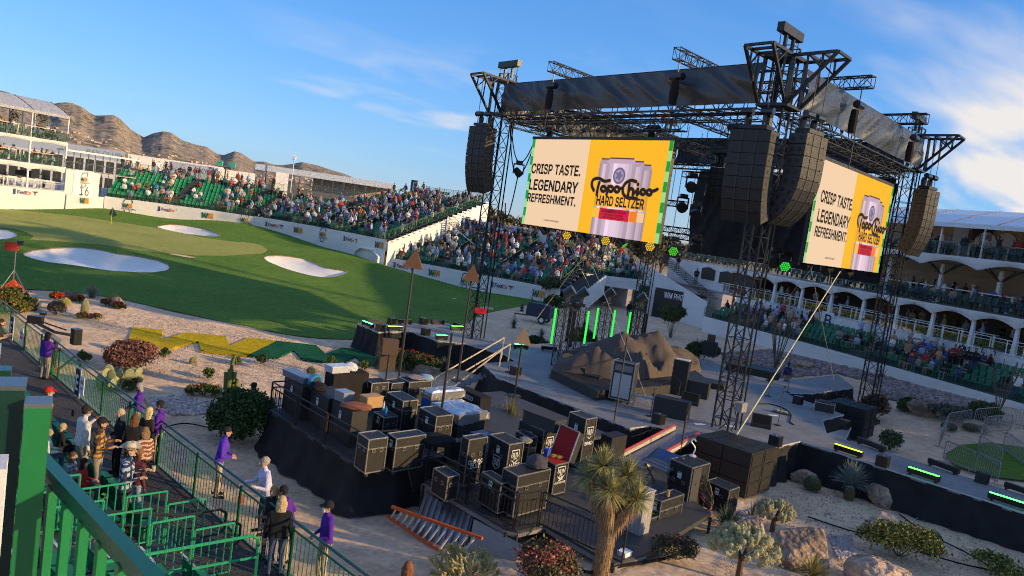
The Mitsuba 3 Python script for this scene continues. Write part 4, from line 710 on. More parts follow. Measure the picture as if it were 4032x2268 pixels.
def line_array(lb, p, out, ztop, n, w=1.5, h=.43, dpt=.78, bend=4.2, grp='line array loudspeaker stacks'):
    k = thing('line_array', lb, 'loudspeaker stack', grp); u = np.array([-out[1], out[0]]) * -1.0 ; R0 = np.column_stack([np.r_[u, 0], np.r_[-out, 0], [0, 0, 1]])
    if np.linalg.det(R0) < 0: R0[:, 0] *= -1
    pos = np.r_[p, ztop]; ang = 0.0; th = 0.0
    m = MB(BLK); m.fr(R0, pos).box((0, dpt / 2, .12), (w * .7, dpt * .8, .16)); m.bar((-w * .25, dpt * .3, .15), (-w * .25, dpt * .3, 16.8 - ztop), .018, 4); m.bar((w * .25, dpt * .3, .15), (w * .25, dpt * .3, 16.8 - ztop), .018, 4); m.out(pk(k, 'bumper_frame'), 'steel')
    for s in (-1, 1):
        m = MB((.012, .012, .013)); m.fr(R0, pos); m.bar((s * w * .25 - .25, dpt * .4, .75), (s * w * .25 + .25, dpt * .4, .75), .15, 8); m.lathe((s * w * .25, dpt * .65, .12), [(.02, 0), (.14, .02), (.16, .4), (.1, .55)], 7); m.out(pk(k, 'hoist'), 'gloss')
    for i in range(n):
        th = math.radians(bend * max(0, i - n * .3) * (1 + .12 * i)) * .55; Rt = np.array([[1, 0, 0], [0, math.cos(th), -math.sin(th)], [0, math.sin(th), math.cos(th)]]); Rm = R0 @ Rt
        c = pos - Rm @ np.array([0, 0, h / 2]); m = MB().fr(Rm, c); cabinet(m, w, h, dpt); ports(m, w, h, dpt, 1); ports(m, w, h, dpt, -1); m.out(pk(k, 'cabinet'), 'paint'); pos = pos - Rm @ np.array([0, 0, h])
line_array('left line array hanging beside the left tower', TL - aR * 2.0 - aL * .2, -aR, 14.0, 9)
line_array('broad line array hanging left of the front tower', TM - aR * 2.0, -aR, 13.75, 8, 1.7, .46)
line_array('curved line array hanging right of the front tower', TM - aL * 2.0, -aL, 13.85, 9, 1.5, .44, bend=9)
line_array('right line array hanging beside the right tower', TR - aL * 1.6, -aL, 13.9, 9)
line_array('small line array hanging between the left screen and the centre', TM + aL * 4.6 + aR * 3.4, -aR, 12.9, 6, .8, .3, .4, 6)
# ---- screens (lit LED walls): flat print from shapes on the panel
def lin(c): c = np.array(c, float) / 255; return np.where(c < .04045, c / 12.92, ((c + .055) / 1.055) ** 2.4) / 2 ** exposure
SCQ = np.array([(910, 135), (2345, 150), (2175, 1175), (787, 995)], float)     # where the traced lettering was read off
def homog(src):
    A = []
    for (x, y), (u, v) in zip(src, [(0, 1), (1, 1), (1, 0), (0, 0)]): A += [[x, y, 1, 0, 0, 0, -u * x, -u * y, -u], [0, 0, 0, x, y, 1, -v * x, -v * y, -v]]
    return np.linalg.svd(np.array(A))[2][-1].reshape(3, 3)
HM = homog(SCQ)
def uv(pts): q = np.c_[np.asarray(pts, float), np.ones(len(pts))] @ HM.T; return q[:, :2] / q[:, 2:]
def curve(pts, n=6):
    P = np.array(pts, float)
    if len(P) < 3: return P
    P = np.vstack([2 * P[0] - P[1], P, 2 * P[-1] - P[-2]]); o = []
    for i in range(1, len(P) - 2):
        for t in np.linspace(0, 1, n, endpoint=False): a, b, c, d = P[i - 1:i + 3]; o.append(.5 * (2 * b + (c - a) * t + (2 * a - 5 * b + 4 * c - d) * t * t + (3 * b - a - 3 * c + d) * t ** 3))
    return np.vstack([o, P[-2]])
def ringp(x, y, r, a0=0, a1=360): t = np.radians(np.linspace(a0, a1, 16)); return [(x + r * math.cos(a) * .9, y + r * math.sin(a)) for a in t]
SCRIPT = [[(1550, 655), (1530, 600), (1548, 548), (1605, 535), (1655, 562), (1712, 556)], [(1608, 575), (1592, 630), (1580, 698)], ringp(1648, 640, 25), [(1700, 615), (1690, 655), (1680, 696)], ringp(1722, 640, 26), ringp(1785, 645, 26), [(1672, 636), (1698, 632)], [(1748, 640), (1762, 642)], [(1810, 638), (1838, 630)],
    [(1978, 566), (1930, 553), (1878, 578), (1845, 630), (1850, 690), (1890, 725), (1945, 728), (1985, 738)], [(1912, 588), (1905, 640), (1897, 702)], [(1903, 662), (1925, 636), (1948, 650), (1945, 698)], [(1995, 638), (1988, 698)], [(1997, 590), (1998, 594)], ringp(2045, 668, 25, 30, 330), ringp(2108, 672, 26), [(1948, 690), (1985, 655)], [(1990, 690), (2022, 668)], [(2068, 678), (2085, 672)], [(2132, 662), (2160, 655), (2190, 640)]]
def led_screen(lb, A, Bq, z0, z1, inward):
    k = thing('led_screen', lb, 'screen'); W = np.linalg.norm(Bq - A); Hh = z1 - z0; u = (Bq - A) / W; nrm = -np.r_[inward, 0]; m = MB(); lay = [0]
    def put(P, col, dz=None):
        v, f = poly2(P, .001); lay[0] += 1; d = .012 + lay[0] * .0012; p = np.r_[A, z0] + np.outer(v[:, 0] * W, np.r_[u, 0]) + np.outer(v[:, 1] * Hh, [0, 0, 1]) + nrm * d
        top = v[:, 2] > .0005; keep = top[f].all(1); m.add(p, f[keep], lin(col)); 
    bx = lambda x0, y0, x1, y1: Polygon([(x0, y0), (x1, y0), (x1, y1), (x0, y1)])
    put(bx(.0, 0, .457, 1), (243, 208, 170)); put(bx(.457, 0, 1, 1), (254, 186, 38))
    for i in range(10):
        for x in (0, .977): put(bx(x, i / 10, x + .023, (i + 1) / 10), (20, 160, 70) if i % 2 else (150, 222, 140))
    def can(x0, x1, yt, tone, xl=None):
        xs = np.linspace(x0, x1, 9)
        for i in range(8):
            s = .72 + .28 * math.sin((i + .5) / 8 * math.pi) + (.12 if i == 2 else 0); c = np.array((222, 196, 214)) * s * tone
            put(bx(xs[i], 0, xs[i + 1], yt), np.minimum(c, 255)); put(bx(xs[i], .30, xs[i + 1], .50), np.array((252, 182, 60)) * (.75 + .25 * s) * tone); put(bx(xs[i], .285, xs[i + 1], .30), np.array((240, 215, 225)) * s)
        w = (x1 - x0); put(Polygon([(x0, yt), (x1, yt), (x1 - w * .1, yt + .045), (x0 + w * .1, yt + .045)]), np.array((190, 160, 180)) * tone); put(bx(x0 + w * .1, yt + .045, x1 - w * .1, yt + .06), np.array((90, 72, 82)))
    can(.795, .90, .70, .93); can(.74, .855, .73, .97); can(.555, .66, .745, .95); can(.605, .805, .755, 1.04)
    put(bx(.605, .17, .805, .285), (206, 34, 62)); put(bx(.808, .175, .855, .28), (245, 130, 30)); put(bx(.857, .18, .90, .275), (245, 200, 150)); put(bx(.557, .18, .602, .28), (253, 190, 60))
    put(Point(0, 0).buffer(1, 16) if False else Polygon([(.703 + .04 * math.cos(t), .63 + .04 * W / Hh * math.sin(t)) for t in np.linspace(0, 6.28, 24)]), (105, 100, 135)); put(Polygon([(.703 + .03 * math.cos(t), .63 + .03 * W / Hh * math.sin(t)) for t in np.linspace(0, 6.28, 24)]), (170, 155, 180)); put(Polygon([(.703 + .02 * math.cos(t) * (1 + .3 * math.cos(5 * t)), .63 + .02 * W / Hh * math.sin(t) * (1 + .3 * math.cos(5 * t))) for t in np.linspace(0, 6.28, 40)]), (115, 108, 140))
    from shapely import union_all, affinity
    def word(tx, x0, x1, y0, y1, col):
        v, f = tmesh(tx, 1, True); key = tx; P = union_all([Polygon(v[t][:, :2]) for t in f if (v[t][:, 2] > .003).all()]).buffer(.02); a, b, c, d = P.bounds; caps = 1.0
        put(affinity.affine_transform(P, [(x1 - x0) / (c - a), 0, 0, (y1 - y0) / (d - b), x0 - a * (x1 - x0) / (c - a), y0 - b * (y1 - y0) / (d - b)]), col)
    DK = (38, 30, 28)
    word('CRISP TASTE.', .036, .43, .595, .715, DK); word('LEGENDARY', .036, .428, .405, .535, DK); word('REFRESHMENT.', .036, .428, .265, .37, DK); word('CELEBRATE RESPONSIBLY', .20, .32, .07, .087, (80, 62, 50))
    S_ = union_all([LineString(uv(curve(s))).buffer(1e-6) if False else Polygon([(x / W, y / Hh) for x, y in p.exterior.coords], [[(x / W, y / Hh) for x, y in r.coords] for r in p.interiors]) for s in SCRIPT for p in [LineString(uv(curve(s)) * [W, Hh]).buffer(.085, 6)]])
    put(S_.buffer(.004), (214, 160, 70)); put(S_, (40, 30, 26)); word('HARD SELTZER', .575, .89, .31, .415, (46, 34, 28)); word('STRAWBERRY GUAVA', .625, .785, .242, .272, (70, 10, 22)); word('NATURALLY FLAVORED', .64, .77, .212, .232, (80, 10, 25)); word('WITH OTHER NATURAL FLAVORS', .635, .775, .186, .203, (80, 10, 25))
    v, f, c = np.vstack(m.v), np.vstack(m.f), np.vstack(m.c); s0 = mikit.ply((v, f), {'type': 'diffuse', 'reflectance': {'type': 'rgb', 'value': .02}}, False, color=c)
    nn = np.cross(v[f[0, 1]] - v[f[0, 0]], v[f[0, 2]] - v[f[0, 0]])
    if nn @ nrm < 0: s0 = mikit.ply((v, f[:, ::-1]), {'type': 'diffuse', 'reflectance': {'type': 'rgb', 'value': .02}}, False, color=c)
    scene[pk(k, 'picture')] = {**s0, 'emitter': {'type': 'area', 'radiance': {'type': 'mesh_attribute', 'name': 'vertex_color'}}}
    m2 = MB((.02, .02, .022)); R_, o_ = frame((*((A + Bq) / 2 + inward * .12), (z0 + z1) / 2), u); m2.fr(R_, o_).box((0, 0, 0), (W, .2, Hh)); m2.box((0, 0, Hh / 2 + .08), (W + .1, .3, .16)); m2.out(pk(k, 'cabinet_frame'), 'paint')
    t0, t1 = E3(A + inward * .2, z1 + .75) , E3(Bq + inward * .2, z1 + .75); truss(k, t0 - np.r_[u * .3, 0], t1 + np.r_[u * .3, 0], .5, .5, [*inward, 0], .035, BLK, .55)
    return k
led_screen('left LED screen showing cans on yellow and dark words on cream', TM + aL * 15.79 + aR * .3, TM + aL * 5.38 + aR * .3, 8.8, 13.65, aR)
led_screen('right LED screen showing cans on yellow and dark words on cream', TM + aR * 5.8 + aL * .3, TM + aR * 16.62 + aL * .3, 8.88, 13.82, aL)
# ---- lights
def led_head(lb, p, z, aim, col, r=.27, grp='moving head lights under the screens', lit=True):
    k = thing('moving_light', lb, 'stage light', grp); R_, o_ = frame((*p, z), (1, 0)); aim = np.array(aim, float); aim /= np.linalg.norm(aim); c = np.array([*p, z])
    m = MB((.012, .012, .013)); m.box(c + [0, 0, .62], (.42, .42, .18)); m.box(c + [0, 0, .5], (.62, .14, .08))
    for s in (-1, 1): m.box(c + [s * .3, 0, .22], (.07, .13, .6))
    m.out(pk(k, 'yoke'), 'gloss'); m = MB((.014, .014, .015)); m.bar(c - aim * .28, c + aim * .2, r * .8, 12, r2=r); m.out(pk(k, 'head'), 'gloss')
    if lit:
        a = np.cross(aim, [0, 0, 1.0]); a /= np.linalg.norm(a); b = np.cross(aim, a); m = MB()
        for i in range(-2, 3):
            for j in range(-2, 3):
                x, y = i + .5 * (j % 2), j * .866
                if x * x + y * y < 5: q = c + aim * .205 + (a * x + b * y) * r * .37; t = np.arange(6) * math.pi / 3; ring = q + (np.outer(np.cos(t), a) + np.outer(np.sin(t), b)) * r * .145; m.add(np.vstack([ring, [q]]), [[(n_ + 1) % 6, n_, 6] for n_ in range(6)])
        v, f = np.vstack(m.v), np.vstack(m.f); nn = np.cross(v[f[0, 1]] - v[f[0, 0]], v[f[0, 2]] - v[f[0, 0]])
        if nn @ aim < 0: f = f[:, ::-1]
        scene[pk(k, 'lens_cluster')] = {**mikit.ply((v, f), {'type': 'diffuse', 'reflectance': {'type': 'rgb', 'value': .1}}), 'emitter': {'type': 'area', 'radiance': {'type': 'rgb', 'value': (lin(col) * 1.15).tolist()}}}
cam = lambda p: np.array([-p[0], -p[1], 0]) / np.hypot(*p)
LS = lambda px, dd: hit(np.array([TM + aR * dd, TL + aR * dd]), *px)[0]
for px, c, lb in (((2231, 925), (255, 205, 40), 'yellow lit round stage light under the left screen, left one'), ((2383, 946), (255, 205, 40), 'yellow lit round stage light under the left screen, middle one'), ((2558, 968), (255, 205, 40), 'yellow lit round stage light under the right end of the left screen')): o = LS(px, .8); led_head(lb, o[:2], o[2], cam(o[:2]) + [.1, 0, -.15], c)
for px, lb in (((2143, 905), 'dark stage light under the left end of the left screen'), ((2300, 935), 'dark slanted stage light between the yellow ones under the left screen'), ((2450, 955), 'dark slanted stage light with green lens under the left screen'), ((1870 + 170, 680), 'black moving light beside the left edge of the left screen')): o = LS(px, .8 if px[1] > 800 else 1.3); led_head(lb, o[:2], o[2], (.5, -.3, -.5), (90, 220, 40), .24, lit=('green' in lb))
CI = lambda px, dd: hit(np.array([TM + aR * dd - aL * 4, TL + aR * dd]), *px)[0]
for px, c, lb, lit, dd in (((2800, 768), (70, 255, 60), 'green lit round stage light beside the centre loudspeakers', True, 5), ((2722, 735), None, 'black moving light hanging below a bar left of the green light', False, 5), ((2738, 845), None, 'black moving light under the lower side truss', False, 6), ((2650, 985), (90, 220, 40), 'black moving light with green lens low beside the left screen', True, 4), ((2738, 975), None, 'black moving light hanging over the far deck', False, 6), ((2685, 815), None, 'black stage light at the end of the side truss', False, 6), ((3090, 1045), (40, 255, 60), 'bright green stage light between the front tower and right screen', True, 7), ((3045, 1030), None, 'black stage light with pale lens left of the green one', False, 7)): o = CI(px, dd); led_head(lb, o[:2], o[2], cam(o[:2]) + [.15, 0, -.3], c or (0, 0, 0), .3, lit=lit)
MS = lambda px, dd: hit(np.array([TM + aL * dd, TR + aL * dd]), *px)[0]
for px, lb in (((3170, 1040), 'dark stage light under the left end of the right screen'), ((3255, 1062), 'dark stage light under the middle of the right screen'), ((3335, 1078), 'dark stage light under the right part of the right screen')): o = MS(px, .9); led_head(lb, o[:2], o[2], (-.5, -.4, -.5), (0, 0, 0), .26, lit=False)
for i, (px, L, dd) in enumerate((((2640, 800), 2.2, 6), ((2650, 905), 2.6, 4), ((2700, 935), 2.2, 6), ((2760, 690), 2.2, 5))): o = CI(px, dd); k = thing('light_bar', ['short side truss holding stage lights beside the left screen', 'lower side truss beside the left screen', 'dark side truss over the far deck', 'upper side bar above the green light'][i], 'truss'); u = np.r_[aL, 0]; truss(k, o - u * L / 2, o + u * L / 2, .3, .3, [*aR, 0], .03, BLK, .35); m = MB(BLK); m.bar(o, [*o[:2], 15], .02, 4); m.out(pk(k, 'hanger'), 'steel')
# ---- straps and cables
def strap(lb, a, b, r=.022, col=(.62, .55, .30), cat='guy strap', sag=0): k = thing('guy_strap', lb, cat, 'guy straps of the stage roof'); t = np.linspace(0, 1, 9 if sag else 2); P = [np.array(a) + (np.array(b) - np.array(a)) * x - [0, 0, sag * 4 * x * (1 - x)] for x in t]; MB(col).path(P, r, 5).out(k, 'cloth')
strap('pale guy strap running from the left screen down to the left', LS((2348, 942), .4), g(2075, 1305, 1.5), .03); strap('pale guy strap crossing behind it down to the right', LS((2231, 946), .4), g(2350, 1195, .1) * [.97, .97, 1] + [0, 0, .5]); strap('bright pale strap from the right screen down to the front tower', MS((3308, 1069), .4), g(2880, 1745, 1.5), .03); strap('thin strap from the right screen down to the runway deck', MS((3192, 1052), .4), g(3295, 1555, 1.5), .014, (.3, .28, .2)); strap('thin grey strap from the left screen down past the tarpaulin', LS((2290, 940), .4), g(2560, 1600, 1.5), .014, (.4, .4, .4)); strap('thin grey strap from the right screen to the rear', MS((3200, 1050), .5), (19.5, 62, 1), .012, (.4, .4, .4))
for i, (A_, B_, sg) in enumerate((((2012, 440), (2103, 560), 2.0), ((2010, 445), (2100, 580), 2.6), ((1990, 800), (2040, 690), 1.6))): a, b = LS(A_, .6), LS(B_, .6); k = thing('hanging_cable', ['black cable looping from the left tower to the left screen', 'second black cable looping to the left screen', 'cable loop hanging under the left side light'][i], 'cable'); t = np.linspace(0, 1, 14); MB((.012, .012, .013)).path([a + (b - a) * x - [0, 0, sg * 4 * x * (1 - x)] for x in t], .035, 5).out(k, 'cloth')
# ------------------------------------------------------------------ stage deck
DZ = 1.5
dk = lambda x, y, z=DZ: tuple(g(x, y, z)[:2])
MAIN = [(-3.8, 43.66), (-2.2, 44.04), (.2, 42.3), (.84, 40.77), (-.92, 38.85), (-.06, 35.93), (5.41, 29.89), (6.37, 30.78), (7.26, 30.59), (8.1, 29.15), (10.18, 30.88), (10.98, 29.86), (12.9, 31.75), (13.91, 30.84), (15.81, 28.75), (17.78, 26.8), (18.51, 25.88), (22.5, 21.6), (24.4, 23.5), (20.02, 28.16), (17.77, 30.76), (16.54, 31.9), (15.4, 33.2), (16.82, 35.91), (14.8, 33.8), (15.77, 36.74), (17.72, 38.85), (15.88, 42.7), (18.03, 43.92), (22.34, 48.28), (23.21, 52.83), (16.08, 45.54), (13.5, 51), (9, 53.5), (4.5, 51), (2.0, 47.5), (.2, 46.6), (-2.73, 48.68), (-3.9, 50.97), (-8.9, 45.7), (-7.26, 43.81), (-5.63, 45.61)]
MP = Polygon(MAIN).buffer(0); MP = max(getattr(MP, 'geoms', [MP]), key=lambda q: q.area)
k = thing('stage_deck', 'grey zigzag edged stage deck with runway and black skirting', 'stage'); m = MB(); m.prism(MP, DZ - .12, DZ); m.out(pk(k, 'floor'), 'deck')
ring = np.array(MP.exterior.coords); m = MB((.42, .43, .44))
for a, b in zip(ring[:-1], ring[1:]): m.bar(E3(a, DZ - .03), E3(b, DZ - .03), .035, 4)
m.out(pk(k, 'edge_trim'), 'paint')
def drape(key, P, zt, zb=None, flare=.25, step=.14, mat='black_drape', amp=.10, drop=0.0):
    L = LineString(P); n = max(3, int(L.length / step)); S = np.linspace(0, L.length, n + 1); Q = np.array([L.interpolate(s).coords[0] for s in S]); t = np.gradient(Q, axis=0); t /= np.linalg.norm(t, axis=1)[:, None] + 1e-9; nr = np.c_[t[:, 1], -t[:, 0]]
    rows = []; ph = meshkit.fbm(np.stack([S * .5, 0 * S, 0 * S + len(key)], -1), 3, 2) * 9
    for v_ in np.linspace(0, 1, 9):
        z0 = (base_h(Q[:, 0], Q[:, 1]) if zb is None else np.full(len(Q), zb)); w = amp * v_ ** .7 * np.sin(S * 5.2 + ph + v_ * 1.5) + flare * v_ ** 2 * (.6 + .8 * meshkit.fbm(np.stack([S * .8, 0 * S, 0 * S + 5], -1), 2, 3))
        sag = .06 * np.sin(S * 2 + ph) * math.sin(v_ * 3.1)
        rows.append(np.c_[Q + nr * w[:, None], zt + (z0 - zt) * v_ + sag])
    MB().grid(np.stack(rows)).out(key, mat, True)
ro = ring if MP.exterior.is_ccw else ring[::-1]
sk = pk(k, 'skirting'); drape(sk, ro, DZ - .02)
# ---- deck furniture on the edges
def spkcube(lb, px, s=.42):
    p = g(*px, DZ); k = thing('edge_speaker', lb, 'speaker', 'small cube speakers on the deck edge'); m = MB((.02, .02, .022)); m.fr(*frame((*p[:2], DZ + s / 2), aR)); m.box((0, 0, 0), (s, s, s)); m.out(pk(k, 'body'), 'gloss'); m = MB((.008, .008, .008)); m.fr(*frame((*p[:2], DZ + s / 2), aR)).box((0, -s / 2 - .006, 0), (s * .82, .012, s * .82)); m.box((0, 0, s / 2 + .01), (.16, .05, .02), (.1, .1, .1)); m.out(pk(k, 'grille'), 'cloth')
c3r = lambda x, y: (3032 + x / 2.169, 1600 + y / 2.169); cb4 = lambda x, y: (900 + x / 2.576, 900 + y / 2.576)
for px, lb in ((c3r(627, 190), 'cube speaker beside the subwoofers at the right notch of the deck'), (c3r(955, 510), 'cube speaker on the near edge of the runway'), (c3r(1805, 652), 'cube speaker on the far edge of the runway'), (c3r(40, 335), 'cube speaker on the near deck edge right of the front tower'), (cb4(1652, 972), 'cube speaker at the far edge of the left platform, left one'), (cb4(1973, 972), 'cube speaker at the far edge of the left platform, right one'), (cb4(1536, 1040), 'cube speaker between the green light bars of the left platform'), (cb4(1995, 1082), 'cube speaker on the near edge of the left platform'), ((2028, 1475), 'cube speaker at the top of the stage steps'), ((2590, 1668), 'cube speaker at the ramp corner of the deck'), ((3140, 1590), 'cube speaker at the far right notch of the deck')): spkcube(lb, px)
def ledbar(lb, p0, p1, col=None, z=DZ):
    a, b = g(*p0, z), g(*p1, z); u = (b - a)[:2]; L = np.linalg.norm(u); R_, o_ = frame((*((a + b) / 2)[:2], z), u); k = thing('light_strip', lb, 'stage light', None if col else 'unlit light strips on the deck edges')
    m = MB((.014, .014, .015)).fr(R_, o_); m.box((0, 0, .17), (L, .16, .2)); m.box((-L * .4, 0, .04), (.06, .26, .08)); m.box((L * .4, 0, .04), (.06, .26, .08)); m.out(pk(k, 'housing'), 'gloss')
    if col is not None:
        m = MB().fr(R_, o_); n = 16; s = -1 if (R_[:, 1] @ (EYE - o_)) < 0 else 1
        for i in range(n): x = -L * .48 + L * .96 * (i + .5) / n; m.box((x, s * .05, .28), (L / n * .72, .10, .03))
        v, f = np.vstack(m.v), np.vstack(m.f); scene[pk(k, 'lit_lens')] = {**mikit.ply((v, f), {'type': 'diffuse', 'reflectance': {'type': 'rgb', 'value': .1}}), 'emitter': {'type': 'area', 'radiance': {'type': 'rgb', 'value': (lin(col) * (9 if col[0] < 100 else 3)).tolist()}}}
for a, b, c, lb in ((c3r(545, 372), c3r(785, 450), (190, 235, 20), 'yellow green lit light strip at the start of the runway'), (c3r(1170, 572), c3r(1445, 662), (60, 255, 60), 'bright green lit light strip in the middle of the runway edge'), (c3r(1855, 790), c3r(2240, 915), (60, 255, 80), 'bright green lit light strip at the right picture edge'), (cb4(1360, 978), cb4(1460, 1018), (60, 255, 120), 'green lit light strip at the left corner of the left platform'), (cb4(1605, 1035), cb4(1755, 1038), (170, 240, 90), 'pale green lit light strip on the near edge of the left platform'), (cb4(2100, 1125), cb4(2215, 1130), (60, 255, 90), 'green lit light strip low at the right of the left platform'), (cb4(2250, 1030), cb4(2375, 1033), (120, 255, 90), 'green lit light strip beside the left tower'), ((2022, 1372), (2078, 1376), (80, 255, 140), 'green lit light strip on the deck right of the left tower')): ledbar(lb, a, b, c)
for a, b, lb in ((c3r(745, 310), c3r(975, 400), 'dark light strip on the far edge at the start of the runway'), (c3r(1350, 495), c3r(1610, 592), 'dark light strip on the far edge in the middle of the runway'), (c3r(2000, 700), c3r(2230, 780), 'dark light strip on the far runway edge at the picture edge'), (cb4(1398, 968), cb4(1540, 970), 'dark light strip on the far edge of the left platform, first'), (cb4(1722, 965), cb4(1852, 968), 'dark light strip on the far edge of the left platform, second'), (cb4(2058, 968), cb4(2180, 970), 'dark light strip on the far edge of the left platform, third'), (cb4(2285, 990), cb4(2385, 1020), 'dark light strip on the left platform beside the tower'), ((2130, 1378), (2190, 1384), 'dark light strip on the far deck edge left of the green towers')): ledbar(lb, a, b)
# ---- subs beside the towers
def sub_stack(lb, p, z0, na, nb, nz, s=(1.05, 1.15, .58)):
    k = thing('subwoofer_stack', lb, 'speaker stack'); R_, o_ = frame((*p, z0), aR)
    for i in range(na):
        for j in range(nb):
            for q in range(nz):
                m = MB((.01, .01, .011)).fr(R_, o_); c = ((i + .5) * s[0], (j + .5) * s[1], (q + .5) * s[2]); m.box(c, (s[0] - .03, s[1] - .03, s[2] - .025)); m.box((c[0], c[1] - s[1] / 2 + .005, c[2]), (s[0] * .8, .03, s[2] * .76), (.008, .008, .008))
                if q == nz - 1:
                    for dx in (-.25, .25): m.lathe((c[0] + dx, c[1], c[2] + s[2] / 2 - .012), [(.001, .008), (.11, .008), (.11, .0)], 10, (.004, .004, .004))
                m.out(pk(k, 'cabinet'), 'paint')
sub_stack('black subwoofer stack beside the front tower', g(2930, 1972, 0)[:2] - aR * .0, 0.05, 2, 2, 3); sub_stack('black subwoofer stack at the right notch of the deck', g(*c3r(770, 300), .0)[:2], .05, 2, 2, 3, (1.0, 1.0, .55))
# ---- drum riser under the tarpaulin
k = thing('stage_riser', 'low black platform under the brown tarpaulin', 'platform'); RP = [g(2173, 1450, 2.0)[:2], g(2350, 1535, 2.0)[:2], g(2800, 1500, 2.0)[:2], g(2720, 1440, 2.0)[:2]]
m = MB((.018, .018, .019)); rp = Polygon(RP).convex_hull; m.prism(rp, DZ, DZ + .45); m.out(k, 'paint')
sup = [((2185, 1450), 2.0), ((2250, 1420), 2.5), ((2355, 1362), 3.35), ((2365, 1455), 2.05), ((2465, 1308), 3.9), ((2591, 1306), 4.0), ((2585, 1383), 3.1), ((2540, 1440), 2.6), ((2470, 1440), 2.5), ((2400, 1475), 2.0), ((2480, 1478), 1.95), ((2560, 1470), 1.95), ((2640, 1410), 2.9), ((2680, 1365), 3.0), ((2700, 1375), 2.8), ((2744, 1450), 1.95), ((2690, 1468), 1.95), ((2630, 1350), 3.4), ((2420, 1385), 3.3), ((2520, 1385), 3.2)]
SP = np.array([g(*p, z) for p, z in sup]); back = np.array([[SP[0, 0] + .8, SP[0, 1] + 5, 2.0], [SP[4, 0] + .4, SP[4, 1] + 3.0, 3.0], [SP[5, 0] + .8, SP[5, 1] + 2.2, 2.9], [SP[15, 0] + .8, SP[15, 1] + 3, 2.0], [SP[4, 0], SP[4, 1] + 6, 1.95], [SP[5, 0] + 1, SP[5, 1] + 5, 1.95]]); SP = np.vstack([SP, back])
hullp = MultiPolygon([Point(*p[:2]).buffer(.25) for p in SP]).convex_hull; q, f = tess(hullp, .16); rb = RBFInterpolator(SP[:, :2], SP[:, 2], kernel='linear'); z = rb(q)
fold = 1 - np.abs(2 * meshkit.fbm(np.c_[q * .75, 0 * z], 3, 8) - 1); fold2 = 1 - np.abs(2 * meshkit.fbm(np.c_[q * [1.9, 1.3], 0 * z + 4], 2, 18) - 1); e_ = distance(points(q), hullp.boundary); z = z + (fold - .85) * .35 + (fold2 - .7) * .3; z = np.maximum(np.minimum(z, DZ + .06 + e_ * 3.2 * (.7 + .5 * fold2)), DZ + .05)
k = thing('tarpaulin', 'big brown black tarpaulin draped over the drum riser gear', 'tarpaulin'); MB((.10, .085, .075)).add(np.c_[q, z], f).out(k, 'cloth', True)
# ---- low truss towers with green strips
for px, pt, lb, g1, g2 in (((2195, 1440), (2222, 1205), 'short truss tower with green light strip at the left, front one', (-1,), 1), ((2255, 1410), (2275, 1205), 'short truss tower with green light strip just behind the first', (1,), 1), ((2362, 1395), (2391, 1205), 'short truss tower with two green light strips behind the tarpaulin', (-1, 1), 2), ((2490, 1400), (2512, 1221), 'short truss tower with green light strip beside the rear tower', (-1,), 1)):
    p = g(*px, DZ); zt = vz(*pt, p); k = thing('light_tower', lb, 'truss tower'); truss(k, E3(p[:2], DZ), E3(p[:2], zt), .5, .5, [*aR, 0], .03, (.03, .028, .026), .55)
    right = np.array([p[1], -p[0]]) / np.hypot(*p[:2]); c = -p[:2] / np.hypot(*p[:2])
    for s in (-1, 1):
        m = MB((.012, .012, .013)); m.fr(*frame((*(p[:2] + right * s * .52), zt - 1.15), right)).box((0, 0, 0), (.16, .14, 2.0)); m.out(pk(k, 'strip_housing'), 'gloss')
        if s in g1:
            m = MB(); m.fr(*frame((*(p[:2] + right * s * .52 + c * .09), zt - 1.15), right))
            for i in range(18): m.box((0, 0, -.92 + i * .108), (.12, .02, .085))
            v, f = np.vstack(m.v), np.vstack(m.f); scene[pk(k, 'lit_strip')] = {**mikit.ply((v, f), {'type': 'diffuse', 'reflectance': {'type': 'rgb', 'value': .1}}), 'emitter': {'type': 'area', 'radiance': {'type': 'rgb', 'value': (lin((40, 250, 70)) * 1.6).tolist()}}}
    k = thing('moving_light', lb.replace('short truss tower with', 'black moving head light on top of the').replace('green light strip', 'green lit tower').replace('two green lit towers', 'tower with two green strips').replace('two green lit towers', 'two strip tower'), 'stage light'); o = np.array([*p[:2], zt]); m = MB((.014, .014, .015)); m.box(o + [0, 0, .1], (.5, .5, .18)); m.box(o + [0, 0, .28], (.2, .2, .2)); m.out(pk(k, 'base'), 'gloss'); m = MB((.05, .05, .055)); m.bar(o + [-.18, 0, .62], o + [.25, -.1, .98], .24, 10, r2=.30); m.bar(o + [.0, 0, .2], o + [.05, 0, .9], .12, 6); m.out(pk(k, 'head'), 'gloss')
